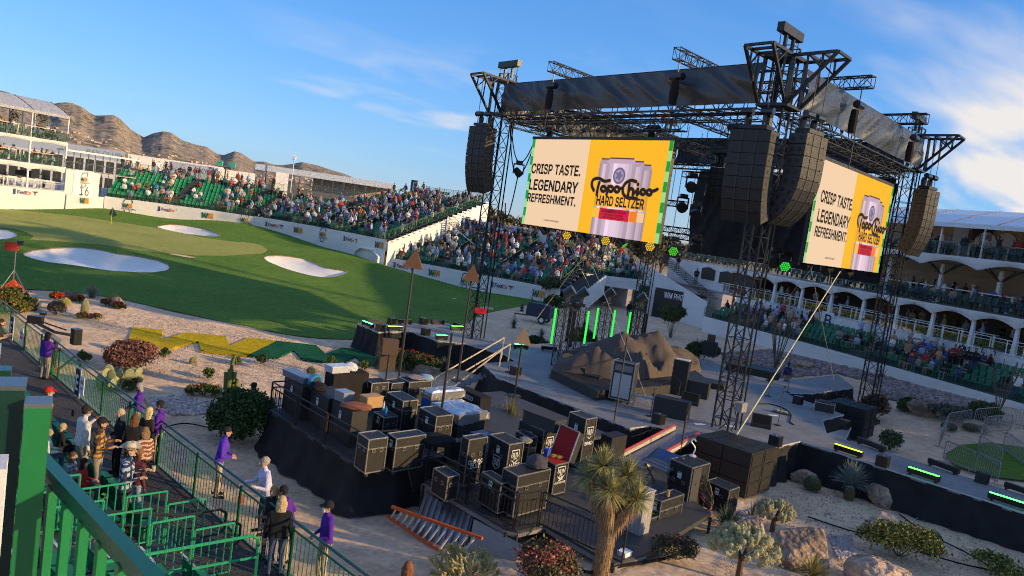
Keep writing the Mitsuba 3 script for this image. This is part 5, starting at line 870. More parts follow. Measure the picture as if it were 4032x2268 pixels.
# ---- stage gear
def gear_box(name, lb, cat, px, z0, w, d, h, col=(.02, .02, .021), mat='paint', axis=None, extra=None, cornerx=.5):
    p = g(*px, z0); k = thing(name, lb, cat); R_, o_ = frame((*p[:2], z0), aR if axis is None else axis); m = MB(col).fr(R_, o_); m.box((w * (.5 - cornerx + .5 - .5) if False else 0, 0, h / 2), (w, d, h)); m.out(pk(k, 'body'), mat)
    if extra: extra(k, R_, o_, w, d, h)
    return k
def ampfront(k, R_, o_, w, d, h):
    m = MB((.40, .40, .39)).fr(R_, o_); m.box((0, -d / 2 - .012, h * .38), (w * .82, .02, h * .62)); m.box((0, -d / 2 - .012, h * .84), (w * .82, .02, h * .16), (.2, .2, .2)); m.out(pk(k, 'speaker_cloth'), 'cloth'); m = MB(ALU).fr(R_, o_)
    for x in (-w / 2, w / 2):
        m.bar((x, -d / 2, 0), (x, -d / 2, h), .03, 4); m.bar((x, d / 2, 0), (x, d / 2, h), .03, 4); m.bar((x, -d / 2, h), (x, d / 2, h), .03, 4); m.bar((x, -d / 2, .02), (x, d / 2, .02), .03, 4)
    m.bar((-w / 2, -d / 2, h), (w / 2, -d / 2, h), .03, 4); m.bar((-w / 2, -d / 2, .03), (w / 2, -d / 2, .03), .03, 4); m.out(pk(k, 'case_edging'), 'metal')
    for x in (-w * .4, w * .4):
        for y in (-d * .35, d * .35): m = MB((.03, .03, .03)).fr(R_, o_); m.bar((x, y, -.12), (x, y, 0), .05, 6); m.out(pk(k, 'caster'), 'paint')
dirv = np.array([.83, -.35]); gear_box('amplifier_case', 'tall grey fronted amplifier in an open road case on the stage', 'amplifier', (2445, 1572), DZ + .12, .98, .62, 1.75, (.03, .03, .032), 'paint', dirv, ampfront)
gear_box('upright_piano', 'tall black upright keyboard cabinet with pale top', 'piano', (2668, 1552), DZ, .75, .65, 1.75, (.022, .02, .019), 'gloss', dirv, lambda k, R_, o_, w, d, h: MB((.5, .5, .5)).fr(R_, o_).box((0, 0, h + .015), (w * .9, d * .8, .03)).out(pk(k, 'paper'), 'paint'))
for i, (px, w, d, h, z, nm, lb, ct) in enumerate((((2270, 1500), .9, .6, .75, DZ, 'speaker_cabinet', 'black speaker cabinet with folded pink cloth at the left of the riser', 'speaker'), ((2330, 1520), .8, .6, .55, DZ, 'speaker_cabinet', 'small wooden backed amplifier left of the grey one', 'amplifier'), ((2640, 1640), 1.5, .6, .8, DZ, 'keyboard_table', 'black keyboard table with red lit gear before the riser', 'table'), ((2735, 1560), 1.3, .7, .8, DZ, 'keyboard_table', 'black gear table behind the front tower', 'table'), ((2790, 1400), .95, .6, 1.0, DZ, 'speaker_cabinet', 'black cabinet with a drum on top left of the front tower', 'speaker'), ((2965, 1470), 3.2, 2.0, .45, DZ, 'drum_platform', 'low black drum platform right of the front tower', 'platform'), ((2700, 1500), 4.2, 1.4, .3, DZ, 'stage_step', 'low black ribbed step in front of the tarpaulin', 'platform'))): gear_box(nm, lb, ct, px, z, w, d, h, axis=dirv)
p = g(2905, 1330, 1.5)
k = thing('drum', 'round drum standing on the cabinet left of the front tower', 'drum'); p = g(2790, 1400, DZ); m = MB((.06, .055, .05)); m.lathe((*p[:2], DZ + 1.0), [(.001, 0), (.28, 0), (.28, .5), (.001, .5)], 16); m.out(k, 'gloss')
k = thing('drum_kit', 'chrome drum kit on the low platform behind the front tower', 'drum kit'); p = g(2900, 1455, DZ + .45)
for nm, o, r, h in (('bass_drum', (0, 0, .3), .3, .4), ('snare_drum', (-.5, -.2, .65), .18, .16), ('tom_drum', (.05, .25, .85), .16, .22), ('floor_tom', (.6, .0, .45), .22, .36)): m = MB((.25, .24, .24)); m.lathe((p[0] + o[0], p[1] + o[1], DZ + .45 + o[2]), [(.001, 0), (r, 0), (r, h), (.001, h)], 14); m.out(pk(k, nm), 'metal')
for o in ((-.7, .3, 1.15), (.7, .3, 1.25), (.3, .6, 1.35)): m = MB((.45, .33, .12)); m.lathe((p[0] + o[0], p[1] + o[1], DZ + .45 + o[2]), [(.001, .03), (.24, 0)], 14); m.bar((p[0] + o[0], p[1] + o[1], DZ + .45), (p[0] + o[0], p[1] + o[1], DZ + .45 + o[2]), .015, 4, (.4, .4, .4)); m.out(pk(k, 'cymbal'), 'metal')
k = thing('step_bench', 'silver metal step bench at the stage front', 'bench'); p = g(2530, 1610, DZ); R_, o_ = frame((*p[:2], DZ), dirv); m = MB((.4, .4, .41)).fr(R_, o_); m.box((0, 0, .55), (1.0, .4, .05)); m.out(pk(k, 'seat'), 'metal')
for x in (-.45, .45):
    for y in (-.17, .17): m = MB((.4, .4, .41)).fr(R_, o_); m.bar((x, y, 0), (x * .92, y * .9, .55), .025, 4); m.out(pk(k, 'leg'), 'metal')
def wedge(lb, px):
    p = g(*px, DZ); k = thing('monitor_wedge', lb, 'speaker'); m = MB((.02, .02, .022)); R_, o_ = frame((*p[:2], DZ), (.93, -.3)); m.fr(R_, o_); w = .42
    v = [(-w, -.3, 0), (w, -.3, 0), (w, .3, 0), (-w, .3, 0), (-w, -.3, .15), (w, -.3, .15), (w, .3, .5), (-w, .3, .5)]; m.add(v, [[0, 3, 2, 1], [4, 5, 6, 7], [0, 1, 5, 4], [2, 3, 7, 6], [1, 2, 6, 5], [3, 0, 4, 7]]); m.out(pk(k, 'body'), 'paint'); m = MB((.006, .006, .006)).fr(R_, o_); m.add([(-w * .85, -.26, .185), (w * .85, -.26, .185), (w * .85, .24, .478), (-w * .85, .24, .478)], [[0, 1, 2, 3]]); m.out(pk(k, 'grille'), 'cloth')
wedge('black monitor wedge on the deck right of the front tower', (2995, 1680)); wedge('dark monitor wedge at the riser before the keyboards', (2715, 1590))
def micstand(lb, px, h=1.6, boom=None, z=DZ):
    p = g(*px, z); k = thing('microphone_stand', lb, 'microphone stand'); o = np.array([*p[:2], z]); m = MB((.02, .02, .02)); m.lathe(o, [(.001, .0), (.17, 0), (.17, .03), (.001, .04)], 10); m.out(pk(k, 'base'), 'paint'); m = MB((.025, .025, .025)); m.bar(o, o + [0, 0, h], .016, 5); e = o + [0, 0, h]
    if boom is not None: b = o + [0, 0, h] + np.array(boom); m.bar(o + [0, 0, h] - np.array(boom) * .3, b, .014, 5); e = b
    m.out(pk(k, 'pole'), 'paint'); m = MB((.03, .03, .03)); m.bar(e, e + [.04, -.1, .1], .03, 6); m.out(pk(k, 'microphone'), 'paint')
for px, h, b, lb in (((3062, 1675), 1.75, None, 'straight microphone stand on the deck centre right'), ((3025, 1560), 1.2, (-.6, .3, .4), 'boom microphone stand left of the straight one'), ((3100, 1545), 1.1, (-.7, .2, .4), 'boom microphone stand near the far platform'), ((2880, 1545), 1.3, (.5, .2, .3), 'boom microphone stand right of the front tower base'), ((2525, 1500), 1.4, None, 'short brass coloured stand before the tarpaulin'), ((2000, 1465), 1.3, None, 'microphone stand at the top of the stage steps'), ((2660, 1625), 1.4, (-.4, .2, .3), 'microphone stand beside the keyboard table'), ((2560, 1640), 1.2, (.4, .3, .2), 'boom stand at the stage front left of the keyboards'), ((3095, 1500), 1.9, None, 'tall stand at the back of the deck')): micstand(lb, px, h, b)
k = thing('pedal_board', 'effects pedal board with coloured boxes on the deck', 'pedal board'); p = g(3075, 1628, DZ); m = MB((.05, .05, .05)); R_, o_ = frame((*p[:2], DZ), dirv); m.fr(R_, o_).box((0, 0, .04), (.8, .4, .08)); m.out(pk(k, 'tray'), 'paint')
for i in range(8): m = MB(rnd.choice([(.1, .4, .15), (.5, .5, .5), (.5, .45, .1), (.1, .2, .5)])).fr(R_, o_); m.box((-.32 + .18 * (i % 4), -.09 + .18 * (i // 4), .11), (.13, .13, .06)); m.out(pk(k, 'pedal'), 'paint')
k = thing('fog_machine', 'fog machine in a silver edged case on the right of the deck', 'fog machine'); p = g(3243, 1622, DZ); R_, o_ = frame((*p[:2], DZ), dirv); m = MB((.02, .02, .02)).fr(R_, o_); m.box((0, 0, .25), (.95, .6, .45)); m.box((0, 0, .53), (.6, .35, .12), (.05, .05, .05)); m.out(pk(k, 'body'), 'paint'); m = MB(ALU).fr(R_, o_)
for z in (.02, .48):
    for y in (-.3, .3): m.bar((-.475, y, z), (.475, y, z), .022, 4)
    for x in (-.475, .475): m.bar((x, -.3, z), (x, .3, z), .022, 4)
for x in (-.475, .475):
    for y in (-.3, .3): m.bar((x, y, 0), (x, y, .48), .022, 4)
m.out(pk(k, 'edging'), 'metal')
for px, lb in (((2755, 1670), 'white set list sheet on the deck left of the front tower'), ((3045, 1635), 'blue white sheet beside the pedal board'), ((2875, 1678), 'white sheet on the deck behind the front tower'), ((1815, 1281), 'white sheet on the left platform')): k = thing('paper_sheet', lb, 'paper'); p = g(*px, DZ + .01); m = MB((.6, .65, .75)); m.fr(*frame((*p[:2], DZ + .012), (.9, .2))).box((0, 0, 0), (.5, .22, .008)); m.out(k, 'paint')
k = thing('deck_cable', 'black cable curving across the deck', 'cable'); MB((.01, .01, .01)).path([g(x, y, DZ + .02) for x, y in curve([(2990, 1590), (3040, 1592), (3090, 1610), (3115, 1635), (3110, 1660), (3125, 1672)], 5)], .03, 4).out(k, 'cloth')
# ---- stage steps with pale rails, ramp
k = thing('stage_steps', 'dark stage steps with long pale scaffold rails', 'steps'); top, bot = g(1975, 1455, 1.4)[:2], g(1790, 1520, .2)[:2]; u = bot - top; L = np.linalg.norm(u); 
for i in range(8): m = MB((.12, .12, .13)); c = top + u * (i + .5) / 8; m.fr(*frame((*c, 1.38 - i * .165), u)).box((0, 0, 0), (L / 8 + .02, 1.5, .05)); m.out(pk(k, 'tread'), 'paint')
for (a, za), (b, zb) in (((( 1714, 1487), 1.0), ((1985, 1330), 2.6)), (((1757, 1505), .9), ((2010, 1355), 2.5)), (((1790, 1520), .9), ((1975, 1377), 2.6))): m = MB((.50, .42, .28)); A_, B_ = g(*a, za), g(*b, zb); m.bar(A_, B_, .04, 6); m.bar(A_, [A_[0], A_[1], 0], .035, 5); m.bar(B_, [B_[0], B_[1], 1.4], .035, 5); m.out(pk(k, 'rail'), 'paint')
k = thing('loading_ramp', 'smooth grey loading ramp with red striped side kerbs', 'ramp'); t0, t1 = g(2653, 1694, 1.5), g(2749, 1724, 1.5); dn = g(2433, 1809, 1.0) - t0; b0, b1 = t0 + dn, t1 + dn; m = MB((.20, .21, .23)); m.grid(np.array([[t0, t1], [b0, b1]])); m.grid(np.array([[b0 - [0, 0, .08], b1 - [0, 0, .08]], [t0 - [0, 0, .08], t1 - [0, 0, .08]]])); m.out(pk(k, 'surface'), 'gloss')
for a, b in ((t0, b0), (t1, b1)):
    m = MB((.45, .38, .30)); m.bar(a + [0, 0, .12], b + [0, 0, .12], .10, 4); m.out(pk(k, 'kerb'), 'paint'); m = MB((.5, .04, .03)); m.bar(a + [0, 0, .235], b + [0, 0, .235], .03, 4); m.out(pk(k, 'red_edge'), 'paint')
# ------------------------------------------------------------------ backstage platforms and road cases
P1 = np.array([g(1060, 1515, 1.3)[:2] * 0 + [-7.75, 26.1], [-3.75, 21.8], [-1.3, 23.7], [1.6, 26.3], [4.6, 29.2], [.2, 34], [-3.0, 30.9]]); k = thing('equipment_platform', 'black draped equipment platform left of the stage', 'platform'); m = MB((.045, .045, .047)); m.prism(Polygon(P1), 1.18, 1.3); m.out(pk(k, 'floor'), 'paint'); drape(pk(k, 'skirting'), [P1[6], P1[0], P1[1], P1[2]], 1.26, None, .42, amp=.07)
k = thing('loose_drape', 'slack bundle of black drape at the corner of the equipment platform', 'drape'); q, f = tess(Polygon([g(*p)[:2] for p in ((1260, 1895), (1420, 1992), (1600, 1945), (1650, 1890), (1500, 1870), (1380, 1850))]).buffer(.2), .12); e = distance(points(q), Polygon(q[:0]) if False else MultiPolygon([Polygon([g(*p)[:2] for p in ((1260, 1895), (1420, 1992), (1600, 1945), (1650, 1890), (1500, 1870), (1380, 1850))]).buffer(.2)]).boundary)
fo = 1 - np.abs(2 * meshkit.fbm(np.c_[q * [1.2, 2.6], 0 * e], 3, 4) - 1); MB((.014, .014, .016)).add(np.c_[q, np.minimum(e * 1.6, .62) * (.75 + .45 * fo)], f).out(k, 'cloth', True)
z2 = .95; P2 = np.array([g(x, y, z2)[:2] for x, y in ((1670, 1893), (1994, 2080), (2037, 2090), (2146, 2066), (2417, 2220), (2541, 2180), (2800, 2020))] + [np.array([5.4, 27.5]), np.array([2.4, 26.6]), np.array([-.9, 23.6])]); k = thing('equipment_platform', 'second equipment platform of bare black decks nearer the yucca', 'platform'); m = MB((.045, .045, .047)); m.prism(Polygon(P2), z2 - .14, z2); m.out(pk(k, 'floor'), 'paint'); m = MB((.22, .20, .18))
for a, b in zip(P2[:6], P2[1:6]): m.bar(E3(a, z2 - .12), E3(b, z2 - .12), .07, 4)
m.out(pk(k, 'edge_beam'), 'paint'); m = MB((.03, .03, .03))
for a in P2[:7]: m.bar(E3(a * .995, 0), E3(a * .995, z2 - .1), .05, 5)
m.out(pk(k, 'legs', kind='stuff'), 'paint')
def deck_fence(lb, P, z, h=.98):
    k = thing('deck_fence', lb, 'railing'); P = np.array(P, float)
    for a, b in zip(P[:-1], P[1:]):
        L = np.linalg.norm(b - a); nb = max(1, round(L / 2.0))
        for j in range(nb):
            p, q = a + (b - a) * j / nb, a + (b - a) * (j + 1) / nb; u = (q - p) / np.linalg.norm(q - p); p, q = p + u * .04, q - u * .04; m = MB((.02, .02, .021))
            for x, y in ((E3(p, z + h), E3(q, z + h)), (E3(p, z + h - .2), E3(q, z + h - .2)), (E3(p, z + .1), E3(q, z + .1)), (E3(p, z), E3(p, z + h)), (E3(q, z), E3(q, z + h))): m.bar(x, y, .025, 5)
            m.out(pk(k, 'panel_frame'), 'steel'); n = int(np.linalg.norm(q - p) / .135)
            for i in range(1, n): w = p + (q - p) * i / n; MB((.02, .02, .021)).bar(E3(w, z + .1), E3(w, z + h - .2), .012, 4).out(pk(k, 'baluster'), 'steel')
deck_fence('black steel railing along the front of the draped equipment platform', [P1[0] + [.5, .45], P1[0], P1[1], P1[1] * .5 + P1[2] * .5 - [.2, .2]], 1.3); deck_fence('black steel railing round the second equipment platform', [P2[0], P2[2] - [.1, 0], P2[3] - [.2, .2], P2[4] + [.2, -.1]], z2)
def road_case(lb, near, left, right, ztop, h, opts='', text=None, name='road_case', col=(.011, .011, .012), mat='paint'):
    n, l, r = g(*near, ztop), g(*left, ztop), g(*right, ztop); wa = max(.35, (l - n)[:2] @ aL); wb = max(.35, (r - n)[:2] @ aR); k = thing(name, lb, 'box' if name != 'road_case' else 'road case')
    R_ = np.column_stack([np.r_[aR, 0], np.r_[aL, 0], [0, 0, 1]]); o = np.array([*n[:2], ztop - h]); m = MB(col).fr(R_, o); m.box((wb / 2, wa / 2, h / 2), (wb - .01, wa - .01, h)); m.out(pk(k, 'body'), mat)
    if 'p' not in opts:
        m = MB((.42, .42, .41)).fr(R_, o); e = .022
        for z in (e, h): 
            for y in (0, wa): m.bar((0, y, z), (wb, y, z), e, 4)
            for x in (0, wb): m.bar((x, 0, z), (x, wa, z), e, 4)
        for x in (0, wb):
            for y in (0, wa): m.bar((x, y, 0), (x, y, h), e, 4)
        if h > .8 and 's' not in opts:
            zz = h * .72; m.bar((0, -.004, zz), (wb, -.004, zz), .016, 4); m.bar((-.004, 0, zz), (-.004, wa, zz), .016, 4)
        m.out(pk(k, 'edging'), 'metal')
        for x, y, ax in ((wb * .3, -.012, 0), (wb * .72, -.012, 0), (-.012, wa * .3, 1), (-.012, wa * .75, 1)):
            m = MB((.30, .30, .30)).fr(R_, o); d = (.13, .018, .11) if ax == 0 else (.018, .13, .11); m.box((x, y, h * .66), d); dd = (.07, .03, .05) if ax == 0 else (.03, .07, .05); m.box((x, y, h * .66), dd, (.03, .03, .03)); m.out(pk(k, 'latch'), 'metal')
        if 'e' in opts or rnd.random() < .6: m = MB((.55, .57, .55)).fr(R_, o); m.box((-.014, wa * .5, h * .78), (.006, .16, .22)); m.box((-.018, wa * .5, h * .83), (.006, .14, .05), (.05, .2, .1)); m.out(pk(k, 'sticker'), 'paint')
    if 'd' in opts:       # shield emblem
        m = MB().fr(R_, o); 
        for side in (0, 1):
            ww = wb if side == 0 else wa; s = min(.17, ww * .3); sh = np.array([(-s, s * 1.1), (s, s * 1.1), (s, -s * .7), (0, -s * 1.4), (-s, -s * .7)]); P_ = Polygon(sh).difference(Polygon(sh * .86)).union(Point(-s * .36, 0).buffer(s * .3).union(Polygon([(-s * .6, -s * .6), (-s * .12, -s * .6), (-s * .12, s * .6), (-s * .6, s * .6)])).difference(Polygon([(-s * .45, -s * .45), (-s * .27, -s * .45), (-s * .27, s * .45), (-s * .45, s * .45)]))).union(Polygon([(s * .12, -s * .6), (s * .6, -s * .6), (s * .6, s * .6), (s * .12, s * .6)]).difference(Polygon([(s * .27, -s * .45), (s * .45, -s * .45), (s * .45, s * .45), (s * .27, s * .45)])))
            v, f = poly2(P_, .006)
            if side == 0: m.add(np.c_[wb / 2 + v[:, 0], -.012 - v[:, 2], h * .72 + v[:, 1]], f[:, ::-1], (.6, .6, .58))
            else: m.add(np.c_[-.012 - v[:, 2], wa * .5 - v[:, 0], h * .5 + v[:, 1]], f[:, ::-1], (.5, .5, .5))
        m.out(pk(k, 'emblem'), 'paint')
    for i, tx in enumerate(text or ()):
        v, f = tmesh(tx, .10); m = MB().fr(R_, o); v = v - [v[:, 0].max() / 2, 0, 0]; sc = min(1.2, wb * .85 / (np.ptp(v[:, 0]) + .01)); m.add(np.c_[wb / 2 + v[:, 0] * sc, -.014 - v[:, 2], h * (.46 - .1 * i) + v[:, 1] * sc], f[:, ::-1], (.62, .62, .6)); m.out(pk(k, 'lettering'), 'paint')
    if 'c' in opts:
        for x in (.12, wb - .12):
            for y in (.12, wa - .12): m = MB((.05, .05, .05)).fr(R_, o); m.bar((x - .03, y, -.07), (x + .03, y, -.07), .07, 8); m.out(pk(k, 'caster'), 'paint')
    return k, R_, o, wa, wb
z1 = lambda x, y: (1050 + x / 2.408, 1440 + y / 2.408); zz2 = lambda x, y: (1350 + x / 2.408, 1480 + y / 2.408); zz3 = lambda x, y: (1550 + x / 2.047, 1650 + y / 2.047); zz4 = lambda x, y: (1950 + x / 2.408, 1600 + y / 2.408); zz6 = lambda x, y: (2400 + x / 1.82, 1650 + y / 1.82)
RC = road_case
for lb, n_, l_, r_, zt in (('first plain black carpeted box at the left end of the platform', (345, 205), (145, 95), (440, 150), 2.45), ('second plain black carpeted box, the middle one behind the railing', (590, 315), (350, 207), (700, 250), 2.45), ('third plain black carpeted box with a sunlit right end', (815, 440), (610, 322), (982, 430), 2.45)):
    k, R_, o, wa, wb = RC(lb, z1(*n_), z1(*l_), z1(*r_), zt, 1.15, 'p', name='equipment_box', col=(.016, .016, .018)); m = MB((.55, .55, .52)).fr(R_, o); m.box((-.012, wa * .55, .85), (.006, .16, .24)); m.box((-.016, wa * .55, .91), (.006, .14, .05), (.05, .2, .3)); m.out(pk(k, 'sticker'), 'paint')
k, R_, o, wa, wb = RC('tall box hidden under a black cloth at the back of the platform', z1(640, 92), z1(560, 45), z1(985, 75), 2.7, 1.35, 'p', name='covered_box', col=(.02, .018, .018), mat='cloth')
for lb, n_, l_, r_, zt, h, op, zf in (('silver edged case with coloured stickers behind the covered box', (1000, 168), (935, 120), (1160, 157), 2.4, .55, 'e', z1), ('lower black case under the stickered one', (985, 240), (930, 200), (1150, 228), 1.85, .55, '', z1), ('small open fronted case with pink cloth on top', (1190, 168), (1120, 132), (1315, 158), 2.3, .9, '', z1), ('wide case with a checked shirt and water bottles on top', (1355, 158), (1262, 108), (1560, 140), 2.35, .95, '', z1), ('long high road case in the middle of the platform', (575, 242), (395, 157), (706, 226), 2.5, 1.2, 'ce', zz2), ('small road case in front of the long high one', (612, 372), (565, 336), (700, 362), 1.95, .65, '', zz2), ('high road case with sunlit striped right end', (890, 387), (703, 302), (1041, 366), 2.5, 1.2, 'ce', zz2), ('road case at the front railing, left one', (250, 607), (144, 541), (442, 590), 2.3, 1.0, 'c', zz2), ('road case at the front railing, right one with sun stripes', (510, 597), (418, 546), (773, 551), 2.3, 1.0, 'c', zz2), ('low worn tool case with bottles on its lid', (390, 400), (270, 345), (520, 385), 2.05, .75, '', zz2), ('blue lidded plastic tote behind the second railing', (1290, 575), (1250, 525), (1415, 552), 1.9, .35, 'p', zz2)): RC(lb, zf(*n_), zf(*l_), zf(*r_), zt, h, op, col=(.011, .011, .012) if 'blue' not in lb else (.03, .10, .22))
for lb, n_, l_, r_, zt, h, op, tx, zf in (('black tote with lid and green straps', (470, 195), (425, 165), (600, 185), 1.95, .55, 'p', None, zz3), ('tall narrow case with pale sunlit panel and half hidden lettering', (610, 168), (590, 158), (770, 150), 2.5, 1.4, 's', ('OLD DO', 'GUIT'), zz3), ('open shelved case with cable reels on top', (935, 207), (775, 126), (1056, 190), 2.45, 1.35, 'ds', ('MATT',), zz3), ('big road case with a grey backpack on its lid', (1005, 462), (878, 396), (1281, 411), 2.2, 1.15, 'c', None, zz3), ('black rack case left of the backpack case', (868, 522), (705, 432), (905, 512), 1.9, .85, '', None, zz3), ('dark low case behind the railing at the platform corner', (440, 470), (300, 400), (540, 455), 1.75, .7, '', None, zz3), ('high case with a hard plastic trunk on top', (1215, 97), (1008, 6), (1326, 80), 2.5, 1.45, 'de', ('GUITAR',), zz3), ('case with a grey towel hanging over it', (1100, 152), (980, 98), (1130, 146), 2.3, 1.2, '', None, zz3), ('tallest road case with open lower shelf', (865, 122), (700, 56), (976, 110), 2.75, 1.7, 'dse', ('BRAD',), zz4), ('black case at the foot of the ramp', (1110, 302), (1028, 255), (1250, 272), 1.9, .85, 'p', None, zz4), ('lower black case before the ramp case', (1060, 360), (1015, 335), (1105, 352), 1.6, .55, 'p', None, zz4)): RC(lb, zf(*n_), zf(*l_), zf(*r_), zt, h, op, tx)
k, R_, o, wa, wb = RC('road case with red lined lid standing open', zz4(575, 557), zz4(404, 466), zz4(716, 540), 1.95, .95, 'ds', ('SR', 'GUITAR WR')); m = MB((.30, .02, .018)).fr(R_, o); m.box((wb / 2, wa / 2, .955), (wb - .06, wa - .06, .02)); m.out(pk(k, 'red_tray'), 'cloth'); m = MB((.02, .02, .022)).fr(R_, o); lidz = .95; tl_ = math.radians(70); v = np.array([(wb + .02, 0, lidz), (wb + .02, wa, lidz), (wb + .02 + .95 * math.cos(tl_), wa, lidz + .95 * math.sin(tl_)), (wb + .02 + .95 * math.cos(tl_), 0, lidz + .95 * math.sin(tl_))]); w = v + [.28, 0, -.1]; m.add(np.vstack([v, w]), [[0, 1, 5, 4], [1, 2, 6, 5], [2, 3, 7, 6], [3, 0, 4, 7], [4, 5, 6, 7]]); m.out(pk(k, 'lid'), 'paint'); m = MB((.32, .02, .02)).fr(R_, o); c_ = v.mean(0); vi = c_ + (v - c_) * .93 + [-.012, 0, .004]; m.add(vi, [[3, 2, 1, 0]]); m.out(pk(k, 'lid_lining'), 'cloth'); m = MB(ALU).fr(R_, o)
for i in range(4): m.bar(v[i], v[(i + 1) % 4], .025, 4)
m.out(pk(k, 'lid_edging'), 'metal')
LIDCASE = (R_, o, wa, wb)
k, R_, o, wa, wb = RC('big open backed rack with a tangle of cables beside the front tower', zz6(595, 352), zz6(434, 287), zz6(746, 326), 2.05, 1.7, 'cs'); m = MB((.05, .05, .052)).fr(R_, o); m.box((wb * .3, -.012, .9), (wb * .45, .02, 1.5)); m.out(pk(k, 'rack_panel'), 'paint')
for i in range(22): c_ = rnd.choice([(.03, .03, .03)] * 5 + [(.35, .03, .04), (.25, .05, .2), (.3, .2, .05)]); a = np.array([wb * rnd.uniform(.55, .9), -.03, rnd.uniform(.5, 1.4)]); b = np.array([wb * rnd.uniform(.75, 1.15), -.12, rnd.uniform(.1, .6)]); t = np.linspace(0, 1, 7); MB(c_).fr(R_, o).path([a + (b - a) * x + [.18 * math.sin(x * 3.14), -.25 * math.sin(x * 3.14), -.25 * math.sin(x * 3.14)] for x in t], .018, 4).out(pk(k, 'cable'), 'paint')
for lb, n_, l_, r_, zt, h, op in (('low rack case with hanging cables right of the big rack', (860, 512), (760, 432), (937, 490), 1.25, .9, 's'), ('pair of stacked cases behind the yucca, the higher one', (372, 592), (290, 555), (470, 515), 1.5, 1.1, 'e'), ('low road case right of the yucca trunk', (275, 722), (150, 660), (362, 700), 1.05, .7, 'ce')): RC(lb, zz6(*n_), zz6(*l_), zz6(*r_), zt, h, op)
# mixing desk
k = thing('mixing_desk', 'mixing console with lit screens on a folding stand', 'mixing console'); n_, l_, r_ = g(*zz6(410, 370), 1.75), g(*zz6(222, 290), 1.75), g(*zz6(500, 268), 2.05); u = (l_ - n_)[:2]; W = np.linalg.norm(u); u /= W; v_ = np.array([u[1], -u[0]]) * (1 if np.array([u[1], -u[0]]) @ aR > 0 else -1); R_ = np.column_stack([np.r_[v_, 0], np.r_[u, 0], [0, 0, 1]]); o = np.array([*n_[:2], 0.0]); m = MB((.10, .12, .16)).fr(R_, o); m.add([(0, 0, 1.7), (0, W, 1.7), (.5, W, 1.82), (.5, 0, 1.82), (.85, W, 2.1), (.85, 0, 2.1), (.95, W, 1.7), (.95, 0, 1.7)], [[0, 3, 2, 1], [3, 5, 4, 2], [5, 7, 6, 4], [0, 1, 6, 7]]); m.add([(0, 0, 1.7), (.5, 0, 1.82), (.85, 0, 2.1), (.95, 0, 1.7)], [[0, 1, 2], [0, 2, 3]]); m.add([(0, W, 1.7), (.5, W, 1.82), (.85, W, 2.1), (.95, W, 1.7)], [[0, 2, 1], [0, 3, 2]]); m.out(pk(k, 'console'), 'gloss'); m = MB((.35, .36, .38)).fr(R_, o)
for i in range(22): m.box((.2, W * (.08 + i * .04), 1.765), (.05, .025, .03)); m.box((.38, W * (.08 + i * .04), 1.81), (.02, .02, .03))
m.out(pk(k, 'faders', kind='stuff'), 'paint')
for y in (.3, .7): m = MB((.06, .10, .25)).fr(R_, o); a = (W * (y - .13), W * (y + .13)); m.add([(.54, a[0], 1.865), (.54, a[1], 1.865), (.82, a[1], 2.09), (.82, a[0], 2.09)], [[0, 3, 2, 1]]); m.out(pk(k, 'screen'), 'gloss')
for y in (.1, W - .1):
    m = MB((.12, .12, .12)).fr(R_, o); m.bar((.1, y, .9), (.85, y, 1.7), .03, 4); m.bar((.85, y, .9), (.1, y, 1.7), .03, 4); m.out(pk(k, 'stand_leg'), 'paint')
# foil covers
def foil(lb, near, left, right, zt, h, blue=False):
    n, l, r = g(*near, zt), g(*left, zt), g(*right, zt); wa, wb = max(.6, (l - n)[:2] @ aL), max(.6, (r - n)[:2] @ aR); k = thing('covered_console', lb, 'covered equipment'); R_ = np.column_stack([np.r_[aR, 0], np.r_[aL, 0], [0, 0, 1]]); o = np.array([*n[:2], zt - h]); m = MB((.022, .022, .024)).fr(R_, o); m.box((wb / 2, wa / 2, h / 2 - .02), (wb - .06, wa - .06, h - .04)); m.out(pk(k, 'body'), 'paint')
    x = np.linspace(-.12, 1.12, 26); y = np.linspace(-.12, 1.12, 26); X_, Y_ = np.meshgrid(x, y, indexing='ij'); ex = np.maximum(np.maximum(-X_, X_ - 1), 0) / .12; ey = np.maximum(np.maximum(-Y_, Y_ - 1), 0) / .12; e = np.maximum(ex, ey); nz = meshkit.fbm(np.stack([X_ * 5, Y_ * 5, 0 * X_ + h], -1), 4, 6) - .5; Zc = h + .02 + nz * .16 * (1 - .3 * e) - e * (.32 + nz * .5); Xc = np.clip(X_, -.03, 1.03) * wb + nz * .1 * e; Yc = np.clip(Y_, -.03, 1.03) * wa + nz * .1 * e
    m = MB((.62, .63, .66)).fr(R_, o); m.grid(np.stack([Xc, Yc, Zc], -1)); m.out(pk(k, 'foil_cover'), 'foil')
    if blue: m = MB((.02, .09, .32)).fr(R_, o); m.box((-.02, wa * .5, h * .55), (.03, wa * .9, h * .8)); m.out(pk(k, 'blue_flap'), 'cloth')
vcol('foil', .22, .85)
foil('console under crumpled silver foil with a blue side', zz2(850, 160), zz2(795, 115), zz2(1165, 135), 2.5, 1.2, True); foil('console under a big crumpled silver foil sheet', zz2(1105, 372), zz2(925, 238), zz2(1362, 330), 2.35, 1.15)
k = thing('speaker_cover', 'black padded desk cover with white lettering behind the foil', 'cover'); n = g(*zz2(1330, 190), 2.2); m = MB((.02, .02, .022)); R_, o_ = frame((*n[:2], 1.3), aR * -1); m.fr(*frame((*n[:2], 1.3), (-.63, .78))).box((.6, 0, .45), (1.6, .5, .9)); m.out(pk(k, 'body'), 'cloth'); v, f = tmesh('DIGICO', .16); m = MB(); t = np.array([.63, -.78]); decal(m, np.array([*(n[:2] - t * 1.1), 1.92]), t, v, f, (.6, .6, .6), 1, .27); m.out(pk(k, 'lettering'), 'paint')
